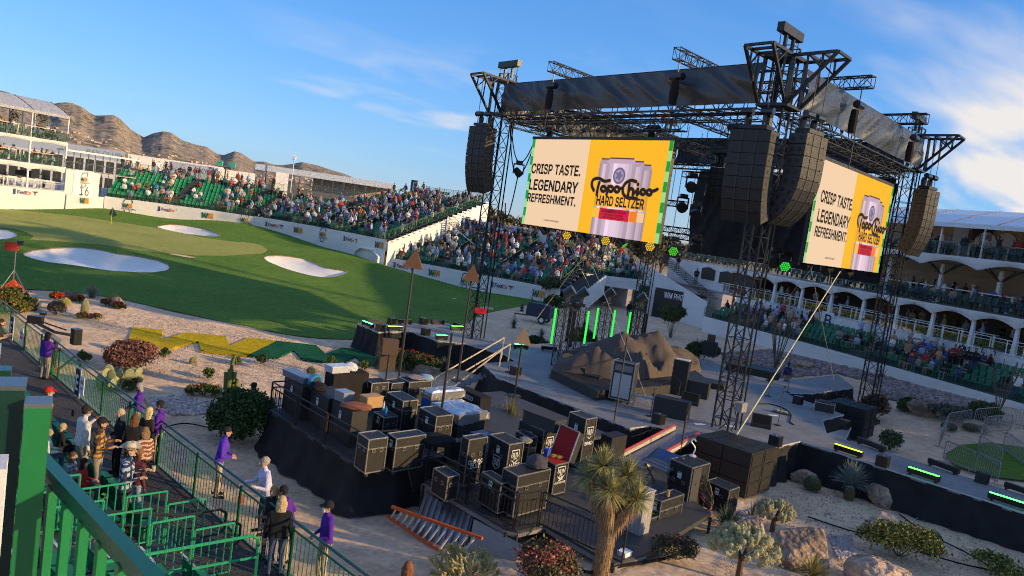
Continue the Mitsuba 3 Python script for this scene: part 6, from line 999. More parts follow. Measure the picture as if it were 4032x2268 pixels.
# lid leaning, ladder, metal decks lying at the platform
zz5 = lambda x, y: (1500 + x / 1.75, 1800 + y / 1.75)
def panel(name, lb, cat, quad, t, col, mat='paint', ribs=0, edge=None):
    q = [g(*zz5(x, y), z) for (x, y), z in quad]; k = thing(name, lb, cat); q = np.array(q); nr = np.cross(q[1] - q[0], q[3] - q[0]); nr /= np.linalg.norm(nr); nr *= np.sign(nr[2]) ; m = MB(col); w = q - nr * t; m.add(np.vstack([q, w]), [[0, 1, 2, 3], [7, 6, 5, 4], [0, 4, 5, 1], [1, 5, 6, 2], [2, 6, 7, 3], [3, 7, 4, 0]]); m.out(pk(k, 'sheet'), mat)
    for i in range(ribs): s = (i + .5) / ribs; a, b = q[0] + (q[1] - q[0]) * s, q[3] + (q[2] - q[3]) * s; m = MB(np.array(col) * 1.35); d = (q[1] - q[0]) / np.linalg.norm(q[1] - q[0]) * np.linalg.norm(q[1] - q[0]) / ribs * .3; m.add([a - d, a + d, b + d, b - d, a - d * .7 + nr * .05, a + d * .7 + nr * .05, b + d * .7 + nr * .05, b - d * .7 + nr * .05], [[4, 5, 6, 7], [0, 1, 5, 4], [1, 2, 6, 5], [2, 3, 7, 6], [3, 0, 4, 7]]); m.out(pk(k, 'rib'), mat)
    if edge is not None:
        m = MB(edge)
        for i in range(4): m.bar(q[i], q[(i + 1) % 4], .03, 4)
        m.out(pk(k, 'edging'), 'metal')
    return k, q, nr
panel('case_lid', 'road case lid leaning upright against the platform corner', 'case lid', [((172, 22), 1.55), ((310, -5), 1.6), ((328, 210), .25), ((232, 265), .15)], .1, (.022, .024, .03), edge=ALU)
panel('ribbed_ramp', 'ribbed grey metal ramp sheet lying against the platform', 'ramp', [((300, 255), .75), ((635, 410), .75), ((560, 690), .06), ((215, 500), .06)], .06, (.20, .20, .21), 'metal', 9)
panel('plain_board', 'large plain grey board leaning beside the ribbed ramp', 'board', [((640, 425), .8), ((968, 600), .8), ((900, 830), .04), ((590, 700), .04)], .05, (.25, .235, .215))
k = thing('stepladder', 'orange railed aluminium ladder lying on the ground', 'ladder'); a0, a1, b0, b1 = [g(*zz5(x, y), z) for x, y, z in ((75, 342, .55), (698, 560, .75), (45, 408, .1), (560, 745, .1))]
for a, b in ((a0, a1), (b0, b1)): m = MB((.55, .10, .02)); m.bar(a, b, .055, 4); m.out(pk(k, 'side_rail'), 'paint')
for i in range(13): s = (i + .7) / 13.6; m = MB((.5, .5, .5)); m.bar(a0 + (a1 - a0) * s, b0 + (b1 - b0) * s, .032, 5); m.out(pk(k, 'rung'), 'paint')
k = thing('waste_tub', 'pale plastic tub standing at the platform corner', 'tub'); p = g(*zz5(330, 330), 0); m = MB((.30, .27, .23)); m.lathe((*p[:2], 0), [(.01, 0), (.26, 0), (.34, .62), (.3, .62), (.24, .05)], 10); m.out(k, 'paint')
# small things on the cases
def lump(name, lb, cat, px, z, size, col, mat='cloth', seed=1, grp=None):
    p = g(*px, z); k = thing(name, lb, cat, grp); s = trimesh.creation.icosphere(3); v = np.array(s.vertices); nz = meshkit.fbm(v * 1.7 + seed, 4, seed); v = v * (.7 + .6 * nz)[:, None] * np.array(size); v[:, 2] = np.maximum(v[:, 2], -size[2] * .4) + size[2] * .4; m = MB(col); m.add(v + [*p[:2], z], s.faces); m.out(k, mat, True); return k
lump('backpack', 'grey backpack on the big road case', 'backpack', zz3(1150, 380), 2.22, (.32, .26, .24), (.07, .07, .08), seed=3); lump('folded_cloth', 'brown folded cloth on the third carpeted box', 'cloth', z1(850, 400), 2.47, (.5, .28, .13), (.22, .09, .06), seed=5); lump('black_bag', 'black bag beside the blue fan', 'bag', z1(480, 225), 2.47, (.3, .25, .18), (.015, .015, .017), seed=7); lump('black_cover', 'black cloth heaped on the second railing corner', 'cloth', zz2(880, 640), 2.0, (.6, .4, .22), (.014, .014, .016), seed=9); lump('bottle_pack', 'shrink wrapped pack of water bottles', 'bottles', zz2(790, 30), 2.36, (.3, .22, .14), (.25, .38, .52), 'gloss', 11); lump('checked_shirt', 'checked shirt thrown over the wide case', 'shirt', zz2(690, 25), 2.36, (.4, .25, .1), (.25, .22, .24), seed=13); lump('plastic_bag', 'white plastic bag on the covered box', 'bag', z1(790, 40), 2.72, (.26, .2, .2), (.6, .6, .6), seed=15); lump('grey_towel', 'grey towel draped on a case', 'towel', zz3(1065, 175), 2.25, (.2, .34, .07), (.22, .19, .17), seed=17)
k = thing('fan', 'bright blue round floor fan on the middle carpeted box', 'fan'); p = g(*z1(455, 200), 2.47); m = MB((.02, .22, .42)); R_, o_ = frame((*p[:2], 2.47), (.6, -.8)); m.fr(R_, o_); m.bar((-.14, 0, .22), (.14, 0, .22), .21, 14); m.box((0, 0, .03), (.3, .36, .06)); m.out(pk(k, 'body'), 'gloss'); m = MB((.01, .03, .06)).fr(R_, o_); m.bar((.141, 0, .22), (.15, 0, .22), .15, 12); m.out(pk(k, 'grille'), 'paint')
def simple_box(name, lb, cat, px, z, dim, col, mat='paint', axis=None): p = g(*px, z); k = thing(name, lb, cat); m = MB(col); m.fr(*frame((*p[:2], z), aR if axis is None else axis)); w, d, h = dim; m.box((0, 0, h / 2), dim); m.box((0, 0, h + .01), (w * 1.05, d * 1.05, .03), np.array(col) * 1.2); m.out(k, mat); return k
simple_box('flat_case', 'flat silver edged case lying on the first carpeted box', 'case', z1(300, 130), 2.46, (.45, 1.35, .2), (.10, .12, .16), 'gloss'); simple_box('storage_tub', 'clear plastic storage tub on the covered box', 'tub', z1(668, 55), 2.71, (.75, .5, .22), (.45, .47, .5), 'gloss'); simple_box('cardboard_box', 'open brown cardboard box on the third carpeted box', 'box', z1(985, 385), 2.46, (.62, .42, .34), (.38, .22, .08)); simple_box('hard_case', 'black hard plastic trunk on top of the high case', 'trunk', zz3(1205, 60), 2.52, (.55, 1.35, .38), (.03, .03, .031)); simple_box('blue_box', 'small blue box on the red tray', 'box', zz4(487, 470), 1.98, (.16, .16, .2), (.02, .06, .35)); simple_box('stage_monitor', 'silver lamp head lying on the third carpeted box', 'lamp', z1(730, 330), 2.47, (.4, .5, .3), (.2, .22, .25), 'gloss'); simple_box('food_box', 'white foam food box on the deck at the yucca', 'box', (2458, 2185), z2, (.3, .25, .09), (.7, .7, .7)); simple_box('silver_trunk', 'big bare grey case panel behind the yucca trunk', 'case', (2475, 2120), z2 - .3, (.5, .9, 1.5), (.30, .29, .28)); simple_box('control_box', 'small grey control box mounted on the front tower', 'box', (2915, 1620), 2.6, (.45, .3, .35), (.25, .24, .2))
for c_, px, lb in (((.02, .2, .5), z1(1125, 470), 'blue bottle on the tool case'), ((.5, .55, .6), z1(1105, 420), 'clear bottle on the tool case')): k = thing('bottle', lb, 'bottle'); p = g(*px, 2.06); m = MB(c_); m.lathe((*p[:2], 2.06), [(.001, 0), (.05, 0), (.05, .22), (.02, .27), (.02, .31), (.001, .31)], 8); m.out(k, 'gloss')
for px, lb in ((zz4(550, 480), 'left tan shoe on the red tray'), (zz4(603, 490), 'right tan shoe on the red tray')): lump('shoe', lb, 'shoe', px, 1.98, (.14, .09, .07), (.42, .22, .06), seed=19)
k = thing('flamingo_lamp', 'curled pale flamingo shaped lamp on the big rack', 'lamp'); p = g(*zz6(595, 265), 2.06); m = MB((.55, .5, .55)); m.lathe((*p[:2], 2.06), [(.001, 0), (.14, 0), (.1, .04), (.001, .05)], 8); t = np.linspace(0, 1, 16); m.path([(p[0] + .16 * math.sin(6.5 * x) * x, p[1], 2.06 + .62 * x ** .8 - (.12 if x > .95 else 0)) for x in t], .025, 5); m.out(k, 'gloss')
# lamp stands with cloth hoods, poles
def pole(lb, px0, z0, px1, name='light_pole', hood=None, r=.035):
    p = g(*px0, z0); zt = vz(*px1, p); x1 = g(*px1, zt); k = thing(name, lb, 'pole'); m = MB((.025, .024, .023)); m.bar((*p[:2], z0), (*p[:2], zt), r, 6); m.bar((p[0] + .05, p[1], z0 + .5), (p[0] + .04, p[1], zt - .4), .015, 4, (.2, .18, .14)); m.lathe((*p[:2], z0), [(.001, .0), (.3, 0), (.3, .05), (.001, .06)], 8); m.out(pk(k, 'pole'), 'steel')
    if hood: m = MB(hood); m.add(np.array([(-.38, -.3, -.25), (.42, -.25, -.3), (.38, .3, -.3), (-.3, .3, -.25), (.05, 0, .48)]) + [p[0], p[1], zt], [[0, 1, 4], [1, 2, 4], [2, 3, 4], [3, 0, 4], [3, 2, 1], [3, 1, 0]]); m.out(pk(k, 'cloth_hood'), 'cloth')
    return k
pole('tall thin pole with a brown cloth hood left of the left tower', (1560, 1560), 1.3, (1650, 1030), hood=(.13, .07, .04)); pole('pole with a brown cloth hood in front of the left tower', (1800, 1500), 1.3, (1885, 1085), hood=(.13, .07, .04)); pole('thin black pole between the foil covered consoles', (1720, 1745), 1.3, (1905, 1330)); pole('thin black pole near the stage steps', (2025, 1560), 1.3, (2068, 1330), hood=(.22, .16, .11)); pole('thin black pole beside the yucca', (2410, 1705), 1.0, (2490, 1330), r=.02); pole('paired thin poles beside the console', (2675, 1800), 1.0, (2750, 1600), r=.025); pole('slim pole with speaker boxes before the flower bed', (1505, 1600), 1.3, (1535, 1395), r=.03)
for px, z, lb in (((1535, 1365), 3.4, 'brown hooded box light at the top of the slim pole'), ((1524, 1425), 2.7, 'brown hooded box light lower on the slim pole')): p = g(*px, z); k = thing('box_light', lb, 'stage light'); m = MB((.10, .07, .05)); m.fr(*frame((*p[:2], z), (.9, .3))).box((0, 0, 0), (.62, .4, .6)); m.out(k, 'cloth')
k = thing('signal_box', 'bright red cloth bag hanging in the left tower', 'bag'); p = g(1868, 1298, 2.4); m = MB((.5, .02, .04)); m.fr(*frame((-1.75, 46.0, 3.3), (.95, .2))).box((0, -.35, 0), (.7, .2, .3)); m.out(k, 'cloth')
# ------------------------------------------------------------------ near left stand: walkway, railing, seats
F0, F1 = np.array([-22.3, 33.6]), np.array([-4.5, 16.0]); WV = (F1 - F0) / np.linalg.norm(F1 - F0); NO = -np.array([-WV[1], WV[0]]) * np.sign(np.array([-WV[1], WV[0]]) @ np.array([1, 1]))
SDP = lambda s, d_: F0 + WV * s + NO * d_
thing('walkway', 'dark asphalt walkway between the green railing and the seats', kind='structure'); m = MB(); q = [SDP(-14, 0), SDP(40, -.0), SDP(40, 2.1), SDP(-14, 2.1)]; m.prism(Polygon(q), .85, 1.0); m.out('walkway', 'asphalt')
k = thing('walkway_edge_wall', 'low pale retaining edge under the green walkway railing', kind='structure'); m = MB((.30, .27, .24)); m.prism(Polygon([SDP(-14, -.14), SDP(40, -.14), SDP(40, -.005), SDP(-14, -.005)]), -.3, 1.03); m.out(k, 'paint')
GRN = (.015, .135, .055)
k = thing('walkway_railing', 'long green steel railing with many balusters along the walkway', 'railing'); WR = k; nB = 0
def rail_panel(key, a, b, z0, h, gap, r=.010, col=GRN, zb=None, lo=.08, pr=.022):
    zb = z0 if zb is None else zb; a3, b3 = np.r_[a, z0], np.r_[b, zb]; m = MB(col); m.bar(a3 + [0, 0, h], b3 + [0, 0, h], pr, 6); m.bar(a3 + [0, 0, lo], b3 + [0, 0, lo], .018, 4); m.bar(a3, a3 + [0, 0, h], pr, 4); m.bar(b3, b3 + [0, 0, h], pr, 4); m.out(pk(key, 'panel_frame'), 'gloss'); n = max(1, int(np.linalg.norm(b - a) / gap)); global nB
    for i in range(1, n): w = a3 + (b3 - a3) * i / n; MB(col).bar(w + [0, 0, lo], w + [0, 0, h], r, 4).out(pk(key, 'baluster'), 'gloss'); nB += 1
for s in np.arange(-2.6, 31, 2.4):
    a, b = SDP(s + .03, .06), SDP(s + 2.37, .06)
    rail_panel(k, a, b, 1.0, 1.12, .15 if s > 8 else .17)
    m = MB((.008, .05, .03)); m.bar((*SDP(s, .06), 1.0), (*SDP(s, .06), 2.2), .032, 4); m.out(pk(k, 'post'), 'gloss')
m = MB((.02, .12, .09)); m.bar((*SDP(-2.6, .06), 2.3), (*SDP(31, .06), 2.3), .03, 6); m.out(pk(k, 'top_rail'), 'gloss')
for px, tx, c, sz, lb in (((350, 1500), 'E', (.015, .02, .035), .72, 'letter board'), ((390, 1513), 'EXIT', None, .15, 'exit sign'), ((115, 1320), 'NO SMOKING', None, .09, 'notice'), ((20, 1288), 'F', (.015, .02, .035), .7, 'letter board')):
    s_, d_ = ((g(*px, 1.6)[:2] - F0) @ WV, .11); o = SDP(s_, d_); m = MB(); w, h = (.26, .5) if c else (.2, .3); kk = thing('railing_sign', {'E': 'white bordered board with big dark letter E on the green railing', 'EXIT': 'small white exit sign with red lettering on the railing', 'NO SMOKING': 'small white notice with red lines on the railing', 'F': 'dark letter board on the railing at the left picture edge'}[tx], 'sign'); v, f = poly2([(-w, -h), (w, -h), (w, h), (-w, h)], .02); decal(m, (*o, 1.58), WV, v, f, (.75, .75, .76), 1, .0)
    if c: v, f = poly2([(-w * .84, -h * .9), (w * .84, -h * .9), (w * .84, h * .9), (-w * .84, h * .9)], .01); decal(m, (*o, 1.58), WV, v, f, c, 1, .025); v, f = tmesh(tx, .5, True, .8); decal(m, (*(o), 1.33), WV, v - [.15, 0, 0], f, (.75, .75, .75), 1, .045)
    else:
        v, f = tmesh(tx.split()[0], .11, True, .8); decal(m, (*o, 1.64), WV, v - [np.ptp(v[:, 0]) / 2, 0, 0], f, (.55, .03, .03), 1, .03); v, f = poly2([(-.1, 0), (.03, 0), (.03, -.03), (.11, .02), (.03, .07), (.03, .04), (-.1, .04)]) if tx == 'EXIT' else tmesh('SMOKING', .08, True, .6); decal(m, (*o, 1.46), WV, v - [0 if tx == 'EXIT' else np.ptp(v[:, 0]) / 2, 0, 0], f, (.55, .03, .03), 1, .03)
    m.out(kk, 'paint')
# tiers
k = thing('near_stand', 'near seating tiers of dark treads beside the walkway', 'grandstand'); 
for i in range(8):
    m = MB((.075, .07, .066)); d0 = 1.35 + .85 * i; q = [SDP(-10, d0), SDP(23.9, d0), SDP(23.9, d0 + .86), SDP(-10, d0 + .86)]; m.prism(Polygon(q), .5, 1.0 + .3 * i + .002); m.out(pk(k, 'seating_step'), 'paint')
    m = MB((.11, .10, .095)); q = [SDP(24.0, d0), SDP(25.2, d0), SDP(25.2, d0 + .86), SDP(24.0, d0 + .86)]; m.prism(Polygon(q), .4, 1.0 + .3 * i + .0); m.out(pk(k, 'aisle_step'), 'paint'); m = MB((.6, .6, .58)); q = [SDP(24.0, d0), SDP(25.2, d0), SDP(25.2, d0 + .05), SDP(24.0, d0 + .05)]; m.prism(Polygon(q), 1.0 + .3 * i, 1.0 + .3 * i + .008); m.out(pk(k, 'step_edge'), 'paint')
    m = MB((.075, .07, .066)); q = [SDP(25.3, d0), SDP(34, d0), SDP(34, d0 + .86), SDP(25.3, d0 + .86)]; m.prism(Polygon(q), .5, 1.0 + .3 * i + .002); m.out(pk(k, 'seating_step'), 'paint')
yawN = math.atan2(-NO[1], -NO[0]) - math.pi / 2
for i in range(7):
    for s in np.arange(1.0, 33, .53):
        if 23.4 < s < 25.7: continue
        p = SDP(s, 1.35 + .85 * i + .50); SEATS.append((np.r_[p, 1.0 + .3 * i], yawN, (.012, .17, .085), 'near'))
for s, lb in ((23.9, 'stepped green guard rails on the far side of the aisle'), (25.3, 'stepped green guard rails on the near side of the aisle')):
    k = thing('guard_rail', lb, 'railing')
    for i in range(6): rail_panel(k, SDP(s, .9 + .85 * i), SDP(s, 1.70 + .85 * i), 1.0 + .3 * i - .05, 1.12, .15, .012, (.03, .30, .14))
k = thing('pipe_handrail', 'bright green bent pipe handrail in the aisle', 'handrail'); m = MB((.02, .28, .12)); z = lambda d_: 1.0 + .3 * (d_ - 1.35) / .85
P = [(25.9, 4.6, 1.4), (25.9, 4.5, 2.0), (25.9, 4.2, 2.1), (26.1, .9, 2.12), (26.1, .75, 2.0), (26.1, .75, 1.0)]; m.path([np.r_[SDP(s, d_), zz + (.3 if 0 else 0)] for s, d_, zz in P], .032, 7); m.path([np.r_[SDP(s, d_), zz] for s, d_, zz in ((25.9, 4.5, 1.7), (26.1, .75, 1.65))], .028, 6); m.out(k, 'gloss')
for (s, lb) in ((24.3, 'first dark bent handrail end at the walkway'), (25.0, 'second dark bent handrail end at the walkway')): k = thing('pipe_handrail', lb, 'handrail'); m = MB((.02, .03, .03)); m.path([np.r_[SDP(s, d_), z_] for d_, z_ in ((3.4, 2.4), (1.5, 1.95), (.75, 1.95), (.6, 1.85), (.6, 1.5), (.75, 1.4), (1.3, 1.4))], .028, 6); m.out(k, 'gloss')
k = thing('vomitory_panels', 'white tarpaulin panels behind the guard rails', 'panel'); m = MB((.62, .62, .62))
for i in range(5): m.quad(np.r_[SDP(26.9 + .02 * i, 1.2 + .9 * i), .2], np.r_[SDP(26.9 + .02 * i, 2.0 + .9 * i), .2], np.r_[SDP(26.9 + .02 * i, 2.0 + .9 * i), 1.25 + .3 * i], np.r_[SDP(26.9 + .02 * i, 1.2 + .9 * i), 1.25 + .3 * i])
m.out(k, 'cloth')
# upper deck corner right in front of the camera
k = thing('deck_post', 'big green square steel post with dark clamps at the left picture edge', 'post'); c = np.array([g(142, 1700, 8.3)[i] for i in (0, 1)]); c = c / np.linalg.norm(c) * 2.25; rt = np.array([c[1], -c[0]]) / np.linalg.norm(c)
ztop = vz(150, 1592, c); m = MB((.012, .17, .05)).fr(*frame((*c, ztop - 2), rt)); m.box((0, 0, 1), (.058, .07, 2.0)); m.out(pk(k, 'tube'), 'gloss'); m = MB((.10, .12, .14)).fr(*frame((*c, ztop), rt)); m.box((0, 0, .006), (.062, .074, .012)); m.out(pk(k, 'cap'), 'gloss')
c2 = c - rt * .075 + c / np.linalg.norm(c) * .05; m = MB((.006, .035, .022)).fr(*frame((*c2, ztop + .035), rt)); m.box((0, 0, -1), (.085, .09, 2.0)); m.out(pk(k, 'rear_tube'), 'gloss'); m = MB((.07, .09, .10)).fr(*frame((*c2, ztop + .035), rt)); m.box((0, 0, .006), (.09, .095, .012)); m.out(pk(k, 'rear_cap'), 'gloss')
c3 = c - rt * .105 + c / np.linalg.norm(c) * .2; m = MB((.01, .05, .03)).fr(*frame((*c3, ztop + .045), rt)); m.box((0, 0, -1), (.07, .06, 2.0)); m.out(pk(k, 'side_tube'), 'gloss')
k = thing('deck_handrail', 'dark green flat topped handrail running down to the bottom edge', 'handrail'); zr = 8.16; A_ = g(175, 1800, zr); B_ = g(700, 2360, zr); u = (B_ - A_)[:2]; u /= np.linalg.norm(u); R_, o_ = frame(A_, u); Lr = np.linalg.norm((B_ - A_)[:2]); m = MB((.010, .10, .05)).fr(R_, o_); m.box((Lr / 2 - .02, 0, -.012), (Lr + .06, .034, .024)); m.box((Lr / 2, -.0, -.04), (Lr, .012, .035)); m.out(pk(k, 'rail'), 'gloss')
for i in range(12): m = MB((.012, .19, .06)).fr(R_, o_); m.box((.09 + i * .13, 0, -.55), (.022, .022, 1.0)); m.out(pk(k, 'baluster'), 'gloss')
k = thing('white_box', 'white painted box edge at the left picture edge', 'box'); p = EYE + ray(8, 1880) * 2.0; m = MB((.6, .6, .6)).fr(*frame((*p[:2], p[2]), rt)); m.box((-.075, .1, -1), (.16, .1, 2.0)); m.out(k, 'paint')
# ------------------------------------------------------------------ people close by
def write_body(key, V, F, C, mat='cloth'):
    nr = np.zeros_like(V); fn = np.cross(V[F[:, 1]] - V[F[:, 0]], V[F[:, 2]] - V[F[:, 0]])
    for j in range(3): np.add.at(nr, F[:, j], fn)
    nr /= np.linalg.norm(nr, axis=1)[:, None] + 1e-12; idx = F.ravel(); path = meshkit.write_ply((V[idx], np.arange(len(idx)).reshape(-1, 3)), False, encode(np.repeat(C, 3, 0)), normals=nr[idx])
    scene[key] = {'type': 'ply', 'filename': path, 'face_normals': False, 'bsdf': {'type': 'ref', 'id': mat}}
ARMS = {'relax': ((.05, -.04, -.29), (.02, .07, -.26)), 'clasp': ((.07, .0, -.28), (-.15, .22, -.06)), 'phone': ((.08, .16, -.2), (-.1, .16, .2)), 'drink': ((.06, .02, -.28), (-.04, .27, .08)), 'rail': ((.09, .12, -.25), (0, .25, -.02)), 'lap': ((.06, .06, -.27), (-.08, .24, -.02)), 'fold': ((.09, .06, -.26), (-.26, .17, .03)), 'hip': ((.14, -.1, -.25), (-.06, .14, -.14))}
def near_person(lb, head, floor, H, yaw, top, pants, skin, hair, pose='stand', arms=('relax', 'relax'), grp=None, hat=None, mask=None, lean=0.0, hyaw=0.0, long_=0.0, sleeve='top', shoe=(.02, .02, .02), pos=None, w=1.0):
    p = g(*head, floor + H) if pos is None else np.r_[pos, 0]; k = thing('person', lb, 'person', grp); S = H / 1.75; sp = lambda a, r, n=14: m3.Manifold.sphere(r, n).translate([float(x) for x in a]); B, segs = [], []
    def bone(reg, a, b, ra, rb):
        a, b = np.array(a, float), np.array(b, float); B.append(m3.Manifold.batch_hull([sp(a, ra), sp(b, rb)])); segs.append((reg, a, b, ra, rb))
    if pose == 'stand': hz = .95; LG = [((-.095, 0, .93), (-.105, .02, .50), (-.115, -.03, .085)), ((.095, 0, .93), (.115, .05, .50), (.13, .02, .085))]
    else: hz = .50; LG = [((-.10, -.02, .50), (-.13, .42, .52), (-.12, .38, .09)), ((.10, -.02, .50), (.13, .42, .52), (.13, .42, .09))]
    ch = hz + .50; L = lambda z: lean * (z - hz) / .5
    B.append(m3.Manifold.batch_hull([sp((-.10 * w, -.01, hz), .115), sp((.10 * w, -.01, hz), .115), sp((-.09 * w, L(hz + .2), hz + .22), .105), sp((.09 * w, L(hz + .2), hz + .22), .105)])); segs.append(('pants' if pose == 'stand' else 'top', np.array((0, 0, hz - .05)), np.array((0, 0, hz)), .17, .17))
    B.append(m3.Manifold.batch_hull([sp((-.09 * w, L(hz + .2), hz + .2), .105), sp((.09 * w, L(hz + .2), hz + .2), .105), sp((-.165 * w, L(ch), ch - .03), .075), sp((.165 * w, L(ch), ch - .03), .075), sp((0, L(ch) + .035, hz + .36), .115), sp((0, L(ch) - .03, ch - .02), .085)])); segs.append(('top', np.array((0, L(hz + .1), hz + .08)), np.array((0, L(ch), ch - .03)), .19 * w, .21 * w))
    nk = np.array((0, L(ch) * 1.1 + .01, ch + .08)); bone('skin', (0, L(ch), ch), nk + [0, .01, .04], .06, .052); hc = nk + [0, .03 + lean * .1, .145]
    HB = m3.Manifold.batch_hull([m3.Manifold.sphere(.1, 20).scale([.80, .98, 1.0]).translate([0, -.005, .03]), sp((0, .035, -.075), .045), sp((-.035, .02, -.06), .045), sp((.035, .02, -.06), .045)]) + sp((0, .102, -.012), .018) + m3.Manifold.batch_hull([sp((0, .098, .015), .01), sp((0, .106, -.018), .013)])
    for s in (-1, 1): HB = HB + m3.Manifold.sphere(.03, 10).scale([.4, .8, 1.1]).translate([s * .082, -.01, .0])
    HB = HB.rotate([0, 0, math.degrees(hyaw)]).translate([float(x) for x in hc]); B.append(HB); segs.append(('head', hc, hc + [0, 0, .001], .11, .11))
    for s, arm in ((-1, arms[0]), (1, arms[1])):
        e, h_ = ARMS[arm]; S0 = np.array((s * .185 * w, L(ch), ch - .04)); E0 = S0 + np.array((s * e[0], e[1], e[2])); H0 = E0 + np.array((s * h_[0], h_[1], h_[2])); bone('top', S0, E0, .058, .046); bone(sleeve if sleeve != 'half' else 'skin', E0, H0, .043, .031); d = (H0 - E0) / np.linalg.norm(H0 - E0); pa = H0 + d * .05; bone('skin', H0, pa, .030, .034); sd_ = np.cross(d, [0, 0, 1.0] if abs(d[2]) < .8 else [0, 1.0, 0]); sd_ /= np.linalg.norm(sd_); up = np.cross(sd_, d)
        for j in range(4): a = pa + sd_ * (-.03 + .02 * j) + d * .02; b = a + d * (.036, .044, .046, .034)[j] - up * .012; c_ = b + d * .018 - up * .028; bone('skin', a, b, .0105, .0095); bone('skin', b, c_, .0095, .008)
        a = H0 + d * .02 - sd_ * .03 * s; bone('skin', a, a + d * .035 - sd_ * .03 * s - up * .01, .012, .010)
    for hp, kn, an in LG:
        bone('pants', hp, kn, .092 * w, .062); bone('pants', kn, an, .062, .045); bone('shoe', (an[0], an[1] - .04, .045), (an[0] * 1.1, an[1] + .17, .035), .042, .036)
    M = m3.Manifold.batch_boolean(B, m3.OpType.Add).refine_to_length(.035); mm = M.to_mesh(); V = np.array(mm.vert_properties[:, :3], float); F = np.array(mm.tri_verts); tmh = trimesh.Trimesh(V, F, process=False); trimesh.smoothing.filter_taubin(tmh, iterations=4); V = np.array(tmh.vertices); C = V[F].mean(1); best = np.full(len(F), 9.0); reg = np.full(len(F), '', dtype='<U6')
    for nm, a, b, ra, rb in segs:
        ab = b - a; t = np.clip(((C - a) @ ab) / max(ab @ ab, 1e-9), 0, 1); dd = np.linalg.norm(C - a - t[:, None] * ab, axis=1) - (ra + (rb - ra) * t); u_ = dd < best; best[u_] = dd[u_]; reg[u_] = nm
    col = np.zeros((len(F), 3)); pc = lambda c_, X: c_(X) if callable(c_) else np.broadcast_to(c_, (len(X), 3))
    for nm, c_ in (('top', top), ('pants', pants), ('skin', skin), ('shoe', shoe), ('head', skin)): u_ = reg == nm; col[u_] = pc(c_, C[u_])
    hd = reg == 'head'; rel = (C - hc) @ rotz(hyaw); scalp = hd & ((rel[:, 2] > .072) | (rel[:, 1] < -.02) & (rel[:, 2] > -.06)); col[scalp] = hair
    for s in (-1, 1): col[hd & (np.linalg.norm((rel - [s * .034, .088, .022]) * [1, .5, 1.6], axis=1) < .019)] = (.03, .02, .02)
    col[hd & (np.linalg.norm((rel - [0, .095, -.055]) * [.7, .5, 2.2], axis=1) < .02)] = (.28, .10, .09)
    Rz = rotz(yaw); tr = lambda X: (np.asarray(X) * S) @ Rz.T + [p[0], p[1], floor]; write_body(pk(k, 'body'), tr(V), F, col)
    Rh = rotz(hyaw); hp_ = lambda X: np.asarray(X) @ Rh.T + hc
    if hair is not None and not (hat == 'beanie'):
        rh = np.random.default_rng(len(lb)); hm = m3.Manifold.sphere(.108, 16).scale([.86, .98, 1]).translate([0, -.018, .042])
        if long_: hm = m3.Manifold.batch_hull([sp((-.06, -.04, 0), .06, 10), sp((.06, -.04, 0), .06, 10), sp((0, -.07, -.03), .06, 10), sp((0, -.085, -long_), .05, 10), sp((-.06, -.07, -long_ * .8), .045, 10), sp((.06, -.07, -long_ * .8), .045, 10)]) + hm
        hm = hm - m3.Manifold.cube([.3, .2, .17], True).translate([0, .145, -.05]); hm = hm.refine_to_length(.022); q = hm.to_mesh(); hv = np.array(q.vert_properties[:, :3], float); hv += (meshkit.fbm(hv * [60, 60, 14] + len(lb), 2, 3)[:, None] - .5) * .022 * np.sign(hv + 1e-6); m = MB(hair); m.add(tr(hp_(hv)), np.array(q.tri_verts)); m.out(pk(k, 'hair'), 'cloth', True)
    if hat:
        hcname, hcol = hat if isinstance(hat, tuple) else (hat, (.02, .02, .02)); m = MB(hcol); lp = [(.112, .045), (.11, .085), (.085, .13), (.04, .15), (.001, .155)]
        if hcname == 'cowboy': lp = [(.105, .06), (.10, .11), (.085, .17), (.05, .175), (.001, .16)]; m.lathe((0, -.01, 0), [(.10, .065), (.2, .068), (.205, .075), (.1, .075)], 20)
        m.lathe((0, -.012, -.0), lp, 18)
        if hcname == 'cap': m.add([(-.07, .07, .06), (.07, .07, .06), (.06, .17, .045), (-.06, .17, .045), (-.07, .07, .07), (.07, .07, .07), (.06, .17, .055), (-.06, .17, .055)], [[3, 2, 1, 0], [4, 5, 6, 7], [0, 1, 5, 4], [1, 2, 6, 5], [2, 3, 7, 6], [3, 0, 4, 7]])
        if hcname == 'cowboy': 
            for a in m.v: rr = np.linalg.norm(a[:, :2], axis=1); a[:, 2] += np.where(rr > .15, (a[:, 0] / .2) ** 2 * .06, 0)
        v_ = np.vstack(m.v); f_ = np.vstack(m.f); m2 = MB(hcol); m2.add(tr(hp_(v_)), f_); m2.out(pk(k, {'cap': 'cap', 'beanie': 'beanie', 'cowboy': 'cowboy_hat'}[hcname]), 'cloth', True)
    if mask: v_, f_ = trimesh.creation.icosphere(2).vertices, trimesh.creation.icosphere(2).faces; m = MB(mask); m.add(tr(hp_(np.array(v_) * [.062, .04, .055] + [0, .075, -.045])), f_); m.out(pk(k, 'face_mask'), 'cloth', True)
    return k, tr, hc
def plaid(c1, c2, c3, f=9.0): return lambda X: np.where((np.abs((X[:, :1] + X[:, 1:2] * .6) * f % 1 - .5) < .2) & (np.abs(X[:, 2:] * f % 1 - .5) < .2), c3, np.where((np.abs((X[:, :1] + X[:, 1:2] * .6) * f % 1 - .5) < .2) | (np.abs(X[:, 2:] * f % 1 - .5) < .2), c2, c1))
def vstr(c1, c2, f=22.0): return lambda X: np.where(np.abs((X[:, :1] + X[:, 1:2]) * f % 1 - .5) < .16, c2, c1)
